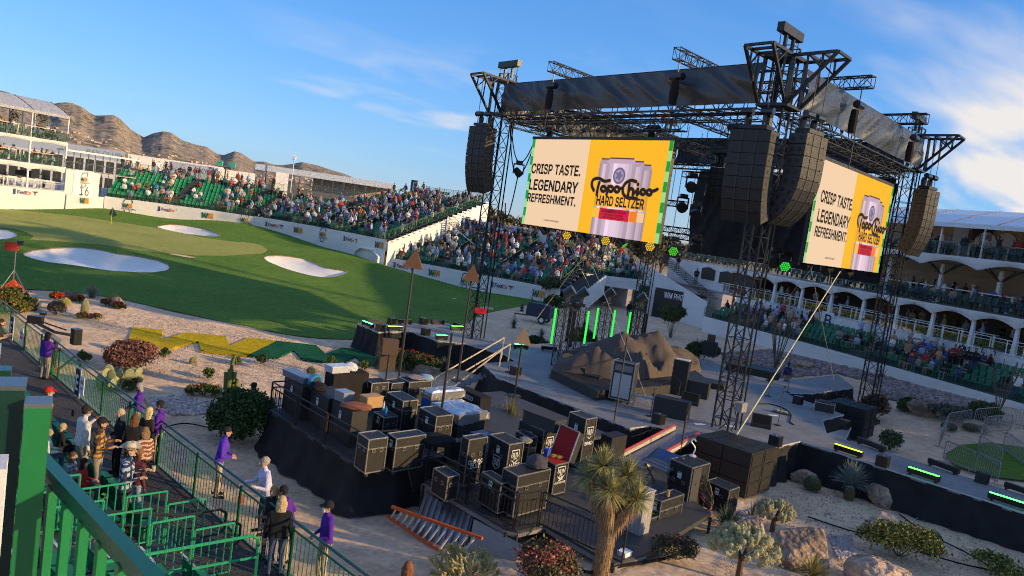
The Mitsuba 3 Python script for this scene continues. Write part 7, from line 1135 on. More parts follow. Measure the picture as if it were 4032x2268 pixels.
def hstr(c1, c2, f=9.0): return lambda X: np.where(np.sin(X[:, 2:] * f * 6.28 + np.sin(X[:, :1] * 20)) > .2, c1, c2)
PUR, BEG, BLKC = (.085, .022, .26), (.40, .32, .22), (.018, .018, .02); STP = vstr((.42, .35, .25), (.05, .04, .04)); D1, D2, L1, L2 = (.11, .05, .03), (.20, .11, .07), (.42, .26, .18), (.46, .28, .19); GS, GP = 'staff in purple along the walkway railing', 'spectators in the near seats'
rad = math.radians; NP = near_person
NP('person in a purple tee with long black hair standing at the camera crane', (188, 1314), 1.0, 1.66, rad(-20), PUR, STP, D1, (.012, .01, .01), arms=('rail', 'rail'), grp=GS, long_=.34, sleeve='half', w=1.25)
NP('person in a dark tee and jeans cut by the left picture edge', (2, 1262), 1.0, 1.76, rad(-60), (.03, .035, .03), (.25, .32, .42), L2, (.05, .03, .02), arms=('drink', 'drink'), sleeve='half')
NP('person in purple with braided grey hair and blue gloves', (553, 1516), 1.0, 1.68, rad(110), PUR, BEG, D1, (.30, .27, .24), arms=('clasp', 'clasp'), grp=GS, mask=(.06, .045, .04), long_=.1, sleeve='half')
NP('person in purple with light face mask and black headband', (637, 1588), 1.0, 1.74, rad(95), PUR, STP, D2, (.02, .02, .02), arms=('clasp', 'clasp'), grp=GS, hat='beanie', mask=(.35, .55, .6))
NP('person in a shiny purple jacket and black beanie looking over the railing', (878, 1690), 1.0, 1.76, rad(-75), (.10, .035, .42), STP, L1, (.02, .02, .02), arms=('clasp', 'clasp'), grp=GS, hat='beanie', lean=.06)
NP('person with grey hair in a pale lilac shirt leaning at the railing', (1066, 1808), 1.0, 1.78, rad(125), (.52, .50, .66), (.05, .06, .10), L2, (.32, .29, .25), arms=('drink', 'rail'), lean=.08)
NP('smiling person with blond curls in a black top and patterned trousers', (1085, 1922), 1.0, 1.62, rad(150), BLKC, plaid((.03, .03, .035), (.14, .14, .15), (.3, .3, .3), 12), L2, (.34, .20, .07), arms=('hip', 'relax'), long_=.2, hyaw=.35)
NP('person with long blond hair seen from behind in a long black dress', (1112, 1966), 1.0, 1.66, rad(10), BLKC, (.06, .09, .15), L2, (.48, .36, .18), arms=('relax', 'relax'), long_=.26, w=1.1)
NP('person in purple with dark tied hair turning toward the blond ones', (1150, 1930), 1.0, 1.68, rad(80), PUR, STP, D2, (.02, .018, .02), arms=('rail', 'hip'), grp=GS, lean=.14, sleeve='half', w=1.15)
NP('person in purple with white face mask and black visor at the railing', (1300, 1985), 1.0, 1.72, rad(120), PUR, STP, L1, (.03, .02, .02), arms=('clasp', 'clasp'), grp=GS, hat='cap', mask=(.6, .6, .6))
for lb, head, fl, hgt, yw, top, pn, sk, hr, kw in (
    ('person in a yellow jacket and red cap', (188, 1535), 1.6, 1.72, -35, (.55, .38, .04), (.1, .1, .12), L1, (.1, .06, .04), dict(hat=('cap', (.45, .02, .02)), hyaw=-.5)), ('person with short grey hair in a white top, seated', (196, 1640), 1.6, 1.33, -60, (.55, .53, .55), (.05, .06, .1), L2, (.26, .24, .22), dict(pose='sit', arms=('lap', 'lap'))), ('person with blond bob in a black top, seated', (250, 1622), 1.3, 1.33, -50, BLKC, BLKC, L2, (.42, .32, .18), dict(pose='sit', arms=('lap', 'lap'), long_=.12)),
    ('person in a white camouflage jacket holding up a phone', (337, 1607), 1.3, 1.84, -40, plaid((.56, .55, .54), (.48, .47, .46), (.62, .6, .6), 5), (.3, .26, .2), D2, (.03, .02, .02), dict(arms=('phone', 'relax'), w=1.2)), ('person in a brown plaid shirt and black cap', (398, 1655), 1.3, 1.80, -70, plaid((.42, .24, .08), (.12, .06, .03), (.04, .03, .03)), (.30, .25, .19), L1, (.05, .03, .02), dict(hat='cap', arms=('drink', 'drink'), w=1.15)), ('person with long pale curls and sunglasses in black', (480, 1618), 1.0, 1.70, 130, BLKC, BLKC, L2, (.45, .36, .22), dict(long_=.24, arms=('clasp', 'clasp'))),
    ('person with brown waves in a black leather jacket', (532, 1640), 1.0, 1.66, 20, (.015, .015, .018), BLKC, L2, (.14, .07, .03), dict(long_=.22, arms=('clasp', 'relax'))), ('person with long bright blond hair seen from the side in a black jacket', (586, 1612), 1.0, 1.68, -20, (.03, .025, .022), BLKC, L2, (.55, .42, .2), dict(long_=.28)), ('person with wavy brown hair in a grey plaid top, seated', (290, 1728), 1.6, 1.32, -80, plaid((.3, .3, .32), (.15, .15, .17), (.08, .08, .09)), BLKC, L2, (.12, .06, .03), dict(pose='sit', arms=('lap', 'lap'), long_=.2)), ('person with dark hair in a red top with a white fur wrap, seated', (335, 1752), 1.6, 1.33, -70, (.38, .02, .02), (.05, .05, .07), L2, (.03, .015, .012), dict(pose='sit', arms=('lap', 'drink'), long_=.22)),
    ('person in a pale cowboy hat and blue plaid shirt holding cups', (508, 1760), 1.3, 1.86, -75, plaid((.32, .42, .52), (.03, .04, .07), (.02, .025, .04), 8), (.03, .03, .035), L2, (.1, .06, .04), dict(hat=('cowboy', (.48, .42, .32)), arms=('drink', 'drink'), w=1.15)), ('person in a striped desert pattern cardigan beside the cowboy hat', (575, 1692), 1.0, 1.66, 60, hstr((.45, .36, .27), (.20, .05, .03)), BLKC, L2, (.22, .13, .07), dict(long_=.16, arms=('drink', 'clasp'))), ('person in a maroon top half hidden by the cowboy hat', (548, 1775), 1.0, 1.64, -20, (.10, .03, .035), (.3, .35, .42), L2, (.2, .1, .05), dict(arms=('drink', 'relax'))), ('person with ginger brown hair cut by the bottom picture edge', (612, 2226), 2.2, 1.30, -60, (.2, .1, .05), BLKC, L2, (.25, .12, .05), dict(pose='sit', arms=('lap', 'lap'))), ('person with long auburn hair at the bottom picture edge', (1608, 2226), 1.0, 1.62, 0, BLKC, BLKC, L2, (.22, .09, .04), dict(long_=.3))): NP(lb, head, fl, hgt, rad(yw), top, pn, sk, hr, grp=GP, **kw)
NP('person in purple behind the dark green shrub, only the head showing', (1003, 1513), 0.0, 1.72, rad(150), PUR, BEG, D1, (.02, .02, .02), grp=GS, hat='cap'); NP('person in a navy hooded top walking away on the rocks', (3107, 1432), .25, 1.72, rad(-10), (.03, .03, .14), BEG, L1, (.03, .02, .02), hat='beanie'); NP('person in dark clothes standing in the tunnel mouth', (2482, 1188), .0, 1.8, rad(170), BLKC, BLKC, D1, (.02, .02, .02))
# held and set down things
def at_head(px, z): return g(*px, z)
k = thing('drinking_cup', 'clear plastic cup in the hand of the cowboy hat wearer', 'cup'); p = g(604, 1856, 2.45); m = MB((.45, .38, .25)); m.lathe(p, [(.001, 0), (.035, 0), (.045, .12), (.001, .12)], 10); m.out(k, 'gloss')
k = thing('mobile_phone', 'black phone held up by the white jacket wearer', 'phone'); p = g(287, 1626, 3.1); m = MB((.01, .01, .012)); m.fr(*frame(p, (.9, -.4))).box((0, 0, 0), (.08, .012, .16)); m.out(k, 'gloss')
for px, c_, lb in (((205, 1475), (.02, .25, .06), 'green drink bottle beside the purple tee wearer'), ((217, 1472), (.45, .03, .03), 'red bag on the walkway beside the railing'), ((945, 1985), (.35, .04, .04), 'red drink bottle at the foot of the railing')): k = thing('bottle' if 'bottle' in lb else 'small_bag', lb, 'bottle' if 'bottle' in lb else 'bag'); p = g(*px, 1.0); m = MB(c_); m.lathe(p, [(.001, 0), (.07, 0), (.075, .18), (.03, .28), (.03, .33), (.001, .33)], 9); m.out(k, 'gloss')
# camera crane and small tripod light
k = thing('camera_crane', 'black broadcast camera crane beyond the railing', 'camera crane'); o = g(215, 1400, 1.0); m = MB((.02, .02, .022)); m.bar((*o[:2], 0), (*o[:2], 1.6), .10, 6); a, b = g(150, 1275, 2.6), g(280, 1320, 2.2); m.path([a, (a + b) / 2 + [0, 0, -.1], b], .06, 5); m.bar(g(150, 1262, 2.75), g(262, 1300, 2.5), .03, 4); m.bar(g(165, 1300, 2.3), g(240, 1345, 1.9), .09, 5, (.2, .22, .25)); m.out(pk(k, 'arm'), 'steel'); m = MB((.015, .015, .016)); m.fr(*frame(g(300, 1325, 2.05), (.8, -.6))).box((0, 0, 0), (.34, .3, .62)); m.out(pk(k, 'monitor'), 'gloss'); m = MB((.02, .02, .02)); m.fr(*frame(a, (.9, .1))).box((-.1, 0, .15), (.5, .25, .3)); m.box((.15, 0, .4), (.2, .15, .1)); m.out(pk(k, 'camera'), 'gloss'); m = MB((.02, .02, .02)); m.bar((*o[:2], .25), g(325, 1378, .5), .05, 5); m.bar(g(325, 1378, .5), g(325, 1400, 0), .04, 5); m.out(pk(k, 'counter_bar'), 'steel')
k = thing('tripod_camera', 'red covered camera on a tall silver tripod at the left edge of the turf', 'tripod'); o = gr(50, 1143); zt = vz(50, 970, o); m = MB((.35, .33, .32)); m.bar((*o[:2], o[2] + .5), (*o[:2], zt), .035, 5)
for a in (0, 2.1, 4.2): m.bar((*o[:2], o[2] + 1.3), (o[0] + .8 * math.cos(a), o[1] + .8 * math.sin(a), o[2]), .03, 4)
m.out(pk(k, 'legs'), 'metal'); m = MB((.45, .05, .03)); m.fr(*frame((*o[:2], zt), (.9, .3))).box((-.25, 0, 0), (.7, .4, .5)); m.box((.2, 0, .25), (.3, .3, .25), (.05, .05, .05)); m.out(pk(k, 'camera'), 'cloth'); k = thing('sandbag', 'orange red sandbag at the foot of the tripod', 'bag'); m = MB((.55, .08, .03)); m.add(np.array([(-.6, -.4, 0), (.6, -.4, 0), (.6, .4, 0), (-.6, .4, 0), (0, 0, .75)]) + o, [[0, 1, 4], [1, 2, 4], [2, 3, 4], [3, 0, 4]]); m.out(k, 'cloth')
k = thing('golf_flag', 'yellow flagstick standing in the hole', 'flagstick'); o = gr(437, 884); zt = vz(440, 848, o); m = MB((.62, .48, .03)); m.bar(o, (o[0], o[1], zt), .035, 5); m.out(pk(k, 'pole'), 'paint'); zf = vz(443, 815, o); m = MB((.5, .5, .45)); m.bar((o[0], o[1], zt), (o[0], o[1], zf), .02, 4); m.add(np.array([(0, 0, zf), (.55, .1, zf - .9), (.1, 0, zf - 1.2), (-.35, 0, zf - .8)]) + [o[0], o[1], 0], [[0, 1, 2], [0, 2, 3]], (.03, .05, .06)); m.out(pk(k, 'flag'), 'cloth')
# ------------------------------------------------------------------ rocks and desert plants
def rock_mesh(size, seed, sub=4):
    s = trimesh.creation.icosphere(sub); v = np.array(s.vertices); n1 = meshkit.fbm(v * 1.3 + seed * 3.1, 3, seed); n2 = meshkit.fbm(v * 5 + seed, 3, seed + 9); v = v * (.62 + .62 * n1 + .3 * (n2 - .5))[:, None]
    for i in range(9): d = np.random.default_rng(seed * 10 + i).normal(size=3); d /= np.linalg.norm(d); c = .64; t = v @ d; v -= np.outer(np.maximum(t - c, 0) * .9, d)
    v *= (1 + .10 * (meshkit.fbm(v * 9 + seed, 3, seed) - .5))[:, None]
    return v * np.array(size), np.array(s.faces)
def boulder(lb, px, w, h, dpt=None, seed=1, z=None):
    p = gr(*px) if z is None else g(*px, z); k = thing('boulder', lb, 'boulder'); v, f = rock_mesh((w / 2 * 1.15, (dpt or w * .8) / 2 * 1.15, h * .75), seed); rt_ = np.array([p[1], -p[0]]) / np.hypot(*p[:2]); MB().fr(*frame((p[0], p[1], p[2] + h * .28), rt_)).add(v, f).out(k, 'boulder_rock', True)
for lb, px, w, h, sd in (('large sunlit tan boulder right of the near cholla', (3140, 2205), 2.0, 1.1, 3), ('big brown boulder cut by the bottom edge', (3440, 2300), 1.9, .85, 5), ('rounded grey boulder beside the black runway drape', (3500, 2110), 1.9, .85, 7), ('grey boulder right of the blue green agave', (3470, 1985), 1.15, .95, 9), ('pinkish boulder behind the small barrel cactus', (3165, 1900), 1.05, .65, 11), ('low brown boulder left of the sunlit one', (2960, 2110), .9, .6, 13), ('tan boulder among the barricades and shrubs at the right', (3630, 1630), 1.9, .9, 15), ('flat tan boulder beyond the barricades', (3845, 1690), 1.4, .6, 17), ('sunlit flat boulder with red flowers at the turf edge', (268, 1176), 1.5, .6, 19), ('grey boulder beside the barrel cactus at the turf edge', (462, 1207), 1.0, .6, 21), ('small pink stone at the foot of the ribbed cactus', (355, 1249), .42, .26, 23), ('grey stone left of the turf edge barrel cactus', (228, 1194), .6, .3, 25), ('grey boulder before the red flower bed', (1672, 1478), 1.2, .55, 27), ('tan rock outcrop on the rubble slope right of the stage', (3170, 1450), 1.6, .6, 29)): boulder(lb, px, w, h, None, sd)
def rubble(name, lb, poly, n, smin, smax, cols, seed):
    P = gp(poly); r = np.random.default_rng(seed); x0, y0, x1, y1 = P.bounds; k = thing(name, lb, kind='stuff'); m = MB(); b = trimesh.creation.icosphere(0); bv, bf = np.array(b.vertices), np.array(b.faces); c = 0
    while c < n:
        q = r.uniform((x0, y0), (x1, y1))
        if not contains_xy(P, *q): continue
        c += 1; s = r.uniform(smin, smax); v = bv * r.uniform(.6, 1.1, (len(bv), 1)) * [s, s * r.uniform(.6, 1), s * .65]; m.at((*q, bh(*q) + s * .15), r.uniform(0, 6)).add(v, bf, np.array(cols[r.integers(len(cols))]) * r.uniform(.75, 1.2))
    m.out(k, 'cloth')
rubble('rubble', 'purple grey rubble stones covering the slope below the right stand', [(2840, 1392), (3032, 1378), (3250, 1428), (3486, 1484), (3731, 1550), (3880, 1590), (3840, 1640), (3700, 1600), (3500, 1570), (3420, 1500), (3290, 1470), (3060, 1490), (2960, 1440), (2850, 1430)], 5200, .09, .26, [(.27, .20, .19), (.33, .25, .23), (.22, .17, .17), (.38, .31, .28)], 3)
rubble('cobbles', 'pale river cobbles in the dry bed left of the dark shrub', [(570, 1570), (700, 1560), (840, 1590), (850, 1630), (680, 1635), (590, 1600)], 1300, .05, .13, [(.46, .40, .36), (.36, .31, .29), (.55, .49, .44), (.30, .25, .23)], 5)
rubble('cobbles', 'grey pebbles between the foreground boulders', [(3260, 2110), (3350, 2110), (3370, 2190), (3300, 2200)], 420, .04, .09, [(.42, .37, .36), (.34, .3, .3)], 7); rubble('cobbles', 'grey pebbles below the low rack case', [(2900, 2020), (3010, 2000), (3010, 2050), (2920, 2075)], 420, .04, .09, [(.42, .37, .36), (.34, .3, .3)], 8)
rubble('pebbles', 'loose pebbles scattered over the tan sand', [(300, 1200), (1250, 1345), (1480, 1420), (1050, 1520), (800, 1520), (500, 1440)], 2600, .012, .05, [(.40, .31, .23), (.5, .4, .3), (.28, .2, .15)], 11); rubble('pebbles', 'loose pebbles scattered over the shaded foreground sand', [(2880, 2060), (3180, 1880), (3480, 1960), (4032, 2200), (4032, 2300), (2800, 2300)], 2200, .01, .045, [(.36, .29, .22), (.45, .36, .28), (.26, .2, .16)], 12)
def blades(m, o, n, L, w, col, up=.25, droop=.25, seed=1, el=(0, 90), cv=.25):
    r = np.random.default_rng(seed)
    for i in range(n):
        a = r.uniform(0, 6.283); e = math.radians(r.uniform(*el)); d = np.array([math.cos(a) * math.cos(e), math.sin(a) * math.cos(e), math.sin(e) + .02]); s = np.array([-math.sin(a), math.cos(a), 0]); l = L * r.uniform(.75, 1.1); ww = w * r.uniform(.8, 1.2); p0 = np.array(o) + d * .03; p1 = p0 + d * l * .55; p2 = p0 + d * l - [0, 0, droop * l * math.cos(e)]
        c = np.array(col) * (1 + cv * r.normal()); m.add([p0 - s * ww, p0 + s * ww, p1 + s * ww * .8, p1 - s * ww * .8, p2], [[0, 1, 2], [0, 2, 3], [3, 2, 4]], np.clip(c, .004, 1))
def agave(lb, px, L, n, col, w=.018, z=None, stalk=0, name='agave', el=(5, 88), droop=.15, seed=1):
    p = gr(*px); k = thing(name, lb, 'plant'); 
    if stalk: m = MB((.10, .075, .05)); m.lathe(p, [(.18, 0), (.22, stalk * .5), (.16, stalk)], 9); m.out(pk(k, 'trunk'), 'cloth')
    m = MB(); blades(m, p + [0, 0, stalk], n, L, w, col, seed=seed, el=el, droop=droop); m.out(pk(k, 'leaves'), 'leaf'); return k
BG, GA = (.12, .15, .13), (.17, .19, .10)
for lb, px, L, n, col, st in (('blue green agave on a short trunk beside the runway drape', (3340, 1965), 1.0, 260, (.17, .22, .20), .55), ('spiky dark blue green agave below the cable rack', (2860, 2110), .85, 230, (.05, .08, .055), .15), ('yellowish spiky grass yucca at the bottom edge', (3200, 2275), .65, 160, (.30, .26, .10), .05), ('pale spiky agave at the left turf edge', (362, 1170), .85, 170, (.24, .26, .17), .15), ('pale yellow agave left of the grey bush', (133, 1220), .85, 190, (.27, .27, .12), .05), ('small agave left of the red flower bed', (1488, 1450), .8, 120, (.10, .13, .08), .1), ('blue grey agave right of the red flower bed', (1745, 1460), .7, 170, (.15, .18, .15), .1), ('agave on the sand beside the trailer', (2022, 1290), .85, 90, (.10, .13, .09), .1), ('agave on the sand beyond the trailer', (2054, 1225), .8, 80, (.08, .12, .08), .1), ('grey agave behind the green lit towers', (2300, 1300), 1.0, 120, (.14, .17, .14), .1), ('broad grey agave left of the second green tower', (2130, 1330), .8, 100, (.12, .15, .12), .1), ('big leaved agave against the wall right of the right tower', (3470, 1490), .95, 26, (.10, .14, .12), 0), ('agave at the wall far right', (3840, 1618), .7, 26, (.09, .13, .11), 0), ('dark agave behind the right stage corner', (3030, 1510), .7, 110, (.07, .09, .06), 0), ('spiky agave beside the pebbles', (2960, 2040), .65, 40, (.10, .13, .12), 0)): agave(lb, px, L, n, col, .035 if n < 30 else .02, stalk=st, seed=len(lb))
k = thing('ornamental_grass', 'tall yellow green ornamental grass before the stage drape', 'plant'); p = g(2005, 1690, .6); m = MB(); blades(m, [p[0], p[1], .2], 330, 1.75, .012, (.17, .15, .035), el=(50, 88), droop=.3, seed=5); m.out(pk(k, 'leaves'), 'leaf'); m = MB((.04, .035, .02)); m.lathe((p[0], p[1], 0), [(.25, 0), (.2, .3), (.01, .35)], 8); m.out(pk(k, 'clump'), 'leaf')
def leafy(m, c, rad_, n, ls, cols, seed, hollow=.45, squash=.1):
    r = np.random.default_rng(seed); cl = r.normal(size=(14, 3)); cl /= np.linalg.norm(cl, axis=1)[:, None]; cl[:, 2] = np.abs(cl[:, 2]) * 1.1 - .15; cl *= r.uniform(.45, .95, (14, 1))
    q = cl[r.integers(14, size=n)] + r.normal(size=(n, 3)) * .23; far_ = np.linalg.norm(q, axis=1) > 1.12; q[far_] *= .85; q = q * np.array(rad_); P = np.array(c) + q; ls = ls * 1.45; A = r.normal(size=(n, 3)); A /= np.linalg.norm(A, axis=1)[:, None]; Bv = np.cross(A, r.normal(size=(n, 3))); Bv /= np.linalg.norm(Bv, axis=1)[:, None]; s = ls * r.uniform(.6, 1.3, (n, 1))
    V = np.stack([P - A * s, P + Bv * s * .55, P + A * s, P - Bv * s * .55], 1).reshape(-1, 3); V[:, 2] = np.maximum(V[:, 2], c[2] - rad_[2] * .98); C = np.array(cols)[r.integers(len(cols), size=n)] * r.uniform(.75, 1.25, (n, 1)); i = np.arange(n)[:, None] * 4; m.add(V, np.hstack([i, i + 1, i + 2, i + 3]), np.repeat(C, 4, 0))
def shrub(lb, px, rad_, n, ls, cols, flowers=None, seed=1, name='shrub', lift=0, stems=7):
    p = gr(*px); k = thing(name, lb, 'shrub' if name == 'shrub' else 'tree'); c = p + [0, 0, rad_[2] * .85 + lift]; m = MB((.09, .065, .04)); r = np.random.default_rng(seed)
    for i in range(stems): d = r.normal(size=3) * [.7, .7, .2]; m.bar(p + d * [.06, .06, 0], c + d * np.array(rad_) * .6, .018 + .012 * lift, 4, r2=.008)
    m.out(pk(k, 'trunk' if name != 'shrub' else 'stems'), 'leaf'); m = MB(); leafy(m, c, rad_, n, ls, cols, seed); m.out(pk(k, 'crown' if name != 'shrub' else 'foliage'), 'leaf')
    if flowers: m = MB(); leafy(m, c + [0, 0, .05], np.array(rad_) * 1.03, flowers[0], ls * .7, flowers[1], seed + 1); m.out(pk(k, 'flowers', kind='stuff'), 'leaf')
DG, OL, YG = [(.028, .065, .018), (.045, .09, .025), (.018, .045, .012), (.07, .11, .03)], [(.06, .07, .025), (.09, .10, .04), (.045, .05, .02)], [(.19, .20, .04), (.28, .26, .05), (.07, .09, .02), (.05, .06, .015)]
RD = [(.45, .02, .015), (.55, .05, .02)]
for lb, px, rd, n, ls, cols, fl in (('large dark green rounded shrub beside the equipment platform', (950, 1730), (1.12, 1.05, .95), 9000, .05, DG, None), ('reddish brown twiggy shrub on the sand beside the railing', (520, 1455), (1.12, 1.05, .68), 6500, .05, [(.16, .07, .05), (.22, .11, .08), (.10, .05, .035)], (900, [(.40, .16, .13), (.3, .12, .09)])), ('pink flowering shrub left of the yucca', (2150, 2300), (.72, .68, .5), 4200, .035, [(.11, .12, .04), (.16, .13, .06), (.07, .06, .03)], (2000, [(.42, .10, .09), (.50, .17, .13), (.35, .06, .06)])), ('yellow green sunlit shrub between the right boulders', (3540, 2190), (1.25, .9, .55), 5200, .035, YG, (26, RD)), ('yellow green shrub at the bottom right corner', (3940, 2262), (1.0, .9, .3), 1800, .035, YG, None), ('low dark shrub with red buds right of the yucca', (2650, 2200), (.6, .5, .36), 1600, .03, [(.05, .06, .03), (.08, .07, .04)], (150, RD)), ('yellowish green shrub at the left picture edge', (25, 1235), (1.15, 1.0, .8), 3600, .07, [(.16, .15, .03), (.09, .10, .02), (.2, .17, .04)], (60, RD)), ('small grey twiggy shrub left of the ribbed cactus', (222, 1240), (.48, .45, .42), 1100, .05, [(.14, .13, .08), (.1, .09, .06)], None), ('red flower bed of dark green bushes before the left platform', (1605, 1455), (1.6, .9, .55), 8000, .06, DG, (700, RD)), ('round green bush behind the tarpaulin', (2765, 1420), (1.25, 1.2, .85), 6000, .07, [(.04, .065, .02), (.07, .09, .03), (.025, .04, .012)], None), ('dark green bushes left of the green lit towers', (2110, 1370), (.9, .8, .45), 2600, .07, DG, None), ('dark green bushes between the green lit towers', (2290, 1370), (1.0, .9, .8), 4200, .07, DG, None), ('brown dry shrub at the far right platform', (3290, 1625), (.95, .9, .62), 4200, .06, [(.13, .085, .045), (.18, .12, .06), (.09, .06, .03)], None), ('brown dry shrub behind the right tower', (3440, 1650), (.85, .8, .8), 4200, .06, [(.13, .085, .045), (.17, .11, .06), (.08, .055, .03)], None), ('upright green shrub before the right subwoofers', (3500, 1770), (.55, .5, .55), 1800, .05, [(.05, .08, .03), (.10, .12, .05)], None), ('dark green shrub left of the tan boulder', (3580, 1620), (.62, .6, .5), 2400, .06, DG, None), ('green shrub near the wall at the right', (3870, 1655), (.95, .9, .6), 2600, .06, [(.05, .075, .02), (.08, .10, .03)], None), ('grey green prickly shrub before the barricades', (3740, 1645), (1.5, 1.2, .42), 2600, .06, [(.13, .13, .10), (.09, .09, .07)], None), ('shrub beside the waste bin behind the trailer', (2180, 1225), (1.1, 1.0, .9), 3600, .09, [(.06, .07, .025), (.09, .1, .04)], None), ('small red flowers at the foot of the flat boulder', (222, 1180), (.4, .32, .25), 500, .06, DG, (260, RD)), ('small red flowers left of the shrubs', (78, 1232), (.42, .35, .25), 420, .06, YG, (160, RD)), ('red flowers before the small stones', (315, 1190), (.36, .3, .22), 380, .06, DG, (160, RD)), ('red flowers left of the grey boulder', (420, 1202), (.34, .3, .24), 380, .06, DG, (140, RD)), ('red flowers below the grey boulder', (468, 1215), (.42, .3, .2), 380, .06, DG, (140, RD)), ('red flowers at the foot of the ribbed cactus', (325, 1253), (.3, .25, .18), 260, .06, YG, (90, RD)), ('red flowers right of the pink stone', (380, 1257), (.26, .22, .18), 220, .06, YG, (60, RD))): shrub(lb, px, rd, n, ls, cols, fl, len(lb) + int(px[0]))
for i, (px, s) in enumerate((((330, 1425), .28), ((465, 1375), .26), ((648, 1405), .26), ((820, 1488), .28), ((930, 1437), .25), ((1030, 1430), .28), ((1300, 1438), .3), ((1432, 1455), .3), ((760, 1555), .28), ((800, 1555), .32), ((515, 1537), .32), ((840, 1560), .28))): shrub('small green bush on the tan sand, ' + ['left of the yellow letter', 'touching the yellow letter', 'below the yellow letter', 'in the shaded sand left of the thin cactus', 'right of the thin cactus top', 'right of the thin cactus farther out', 'below the green letter', 'at the right end of the green letter', 'with red flowers at the cobbles', 'darker one at the cobbles', 'beside the braided staff member', 'nearest the large dark shrub'][i], px, (s, s, s * .85), 420, .05, [(.05, .085, .02), (.09, .12, .03)], (18, RD) if i > 7 else None, i + 50)
shrub('feathery palo verde tree before the dark video wall', (2640, 1330), (1.1, 1.0, 1.0), 5200, .08, [(.07, .09, .03), (.10, .12, .045), (.05, .065, .02)], None, 5, 'palo_verde_tree', 1.3, 12); shrub('feathery tree left of the trailer at the stage back', (2165, 1195), (1.2, 1.1, .9), 3000, .09, [(.06, .07, .03), (.09, .10, .04)], None, 6, 'palo_verde_tree', 1.2, 9)
for i in range(13):
    x = -14 + i * 3.6; y = 112 + (i % 3) * 5; p = np.array([x, y, .3]); k = thing('desert_tree', 'desert tree in the olive row behind the shaded stand, number ' + 'one two three four five six seven eight nine ten eleven twelve thirteen'.split()[i] + ' from the left', 'tree', 'trees behind the shaded stand'); hh_ = 9.4 + 1.6 * rnd.random() - i * .12; m = MB((.09, .07, .05)); m.bar(p, p + [0, 0, hh_ * .6], .2, 6); m.bar(p + [0, 0, hh_ * .4], p + [1.2, .3, hh_ * .75], .1, 5); m.bar(p + [0, 0, hh_ * .45], p + [-1.1, -.2, hh_ * .8], .1, 5); m.out(pk(k, 'trunk'), 'leaf'); m = MB(); leafy(m, p + [0, 0, hh_ * .72], (2.9, 2.5, hh_ * .28), 1500, .22, [(.075, .075, .03), (.11, .105, .045), (.05, .05, .02)], i + 70); m.out(pk(k, 'crown'), 'leaf')
# cacti
def barrel(lb, px, r_, h, col, rib=20):
    p = gr(*px); k = thing('barrel_cactus', lb, 'cactus'); t = np.linspace(0, 2 * math.pi, rib * 2 + 1)[:-1]; ph = np.linspace(-.35, math.pi / 2, 10); rr = np.where(np.arange(rib * 2) % 2, 1.0, .86); P = np.array([[[r_ * math.cos(a) * q * math.cos(b), r_ * math.sin(a) * q * math.cos(b), h * .35 + h * .65 * math.sin(b)] for a, q in zip(t, rr)] for b in ph]); P = np.concatenate([P, P[:, :1]], 1) + p; MB(col).grid(P).out(pk(k, 'body'), 'leaf'); m = MB((.42, .36, .16))
    for j in range(0, rib * 2): 
        if rr[j] == 1:
            for b in ph[1:-1]: c = np.array([r_ * math.cos(t[j]) * math.cos(b), r_ * math.sin(t[j]) * math.cos(b), h * .35 + h * .65 * math.sin(b)]); d = c - [0, 0, h * .35]; d /= np.linalg.norm(d); s = np.array([-math.sin(t[j]), math.cos(t[j]), 0]) * .35 * r_ * .16; m.add([p + c - s, p + c + s, p + c + d * r_ * .1 + [0, 0, r_ * .05]], [[0, 1, 2]])
    m.out(pk(k, 'spines', kind='stuff'), 'leaf')
for lb, px, r_, h, col in (('round barrel cactus before the pinkish boulder', (3195, 1930), .33, .58, (.05, .07, .03)), ('round barrel cactus beside the runway drape at the right', (3660, 2165), .36, .66, (.06, .075, .03)), ('yellow barrel cactus before the flat boulder', (258, 1203), .3, .45, (.26, .24, .06)), ('half hidden yellow barrel cactus behind the grey boulder', (452, 1183), .3, .42, (.24, .23, .06)), ('tall ribbed cactus column in the left sand', (332, 1246), .23, 1.05, (.24, .25, .14)), ('small pale barrel cactus below the yellow letter', (760, 1432), .19, .32, (.22, .21, .10)), ('grey brown barrel cactus behind the equipment boxes', (1223, 1472), .22, .36, (.13, .11, .07)), ('dark barrel cactus left of the tan boulder', (3553, 1615), .38, .4, (.06, .07, .03)), ('barrel cactus behind the barricades', (3735, 1690), .45, .42, (.08, .085, .05)), ('second barrel cactus behind the barricades', (3820, 1693), .42, .4, (.08, .085, .05))): barrel(lb, px, r_, h, col)
k = thing('column_cactus', 'thin tall column cactus with small arms left of the large shrub', 'cactus'); p = gr(900, 1535); zt = vz(915, 1395, p); m = MB((.12, .15, .04)); m.bar(p, (p[0], p[1], p[2] + .9), .13, 8); m.bar(p + [0, 0, .9], (p[0] + .1, p[1], zt), .07, 7)
for dx, h in ((-.16, .75), (.17, .8), (.28, .5)): m.bar(p + [dx, 0, 0], p + [dx * 1.2, 0, h], .08, 7)
m.out(k, 'leaf', True)
k = thing('prickly_pear', 'pale prickly pear cactus behind the green railing', 'cactus'); p = gr(440, 1535); r = np.random.default_rng(4)
for i in range(30):
    m = MB(np.array((.28, .30, .15)) * r.uniform(.8, 1.15)); s = trimesh.creation.icosphere(2); lvl = i // 10; c = p + [r.uniform(-.9, .9), r.uniform(-.6, .6), .2 + .28 * lvl * r.uniform(.7, 1.1)]; a, b = r.uniform(0, 3.1), r.uniform(-.5, .5); Rz_ = rotz(a); Rx = np.array([[1, 0, 0], [0, math.cos(b), -math.sin(b)], [0, math.sin(b), math.cos(b)]]); m.add((np.array(s.vertices) * [.19, .045, .24]) @ (Rz_ @ Rx).T + c, s.faces); m.out(pk(k, 'pad'), 'leaf', True)
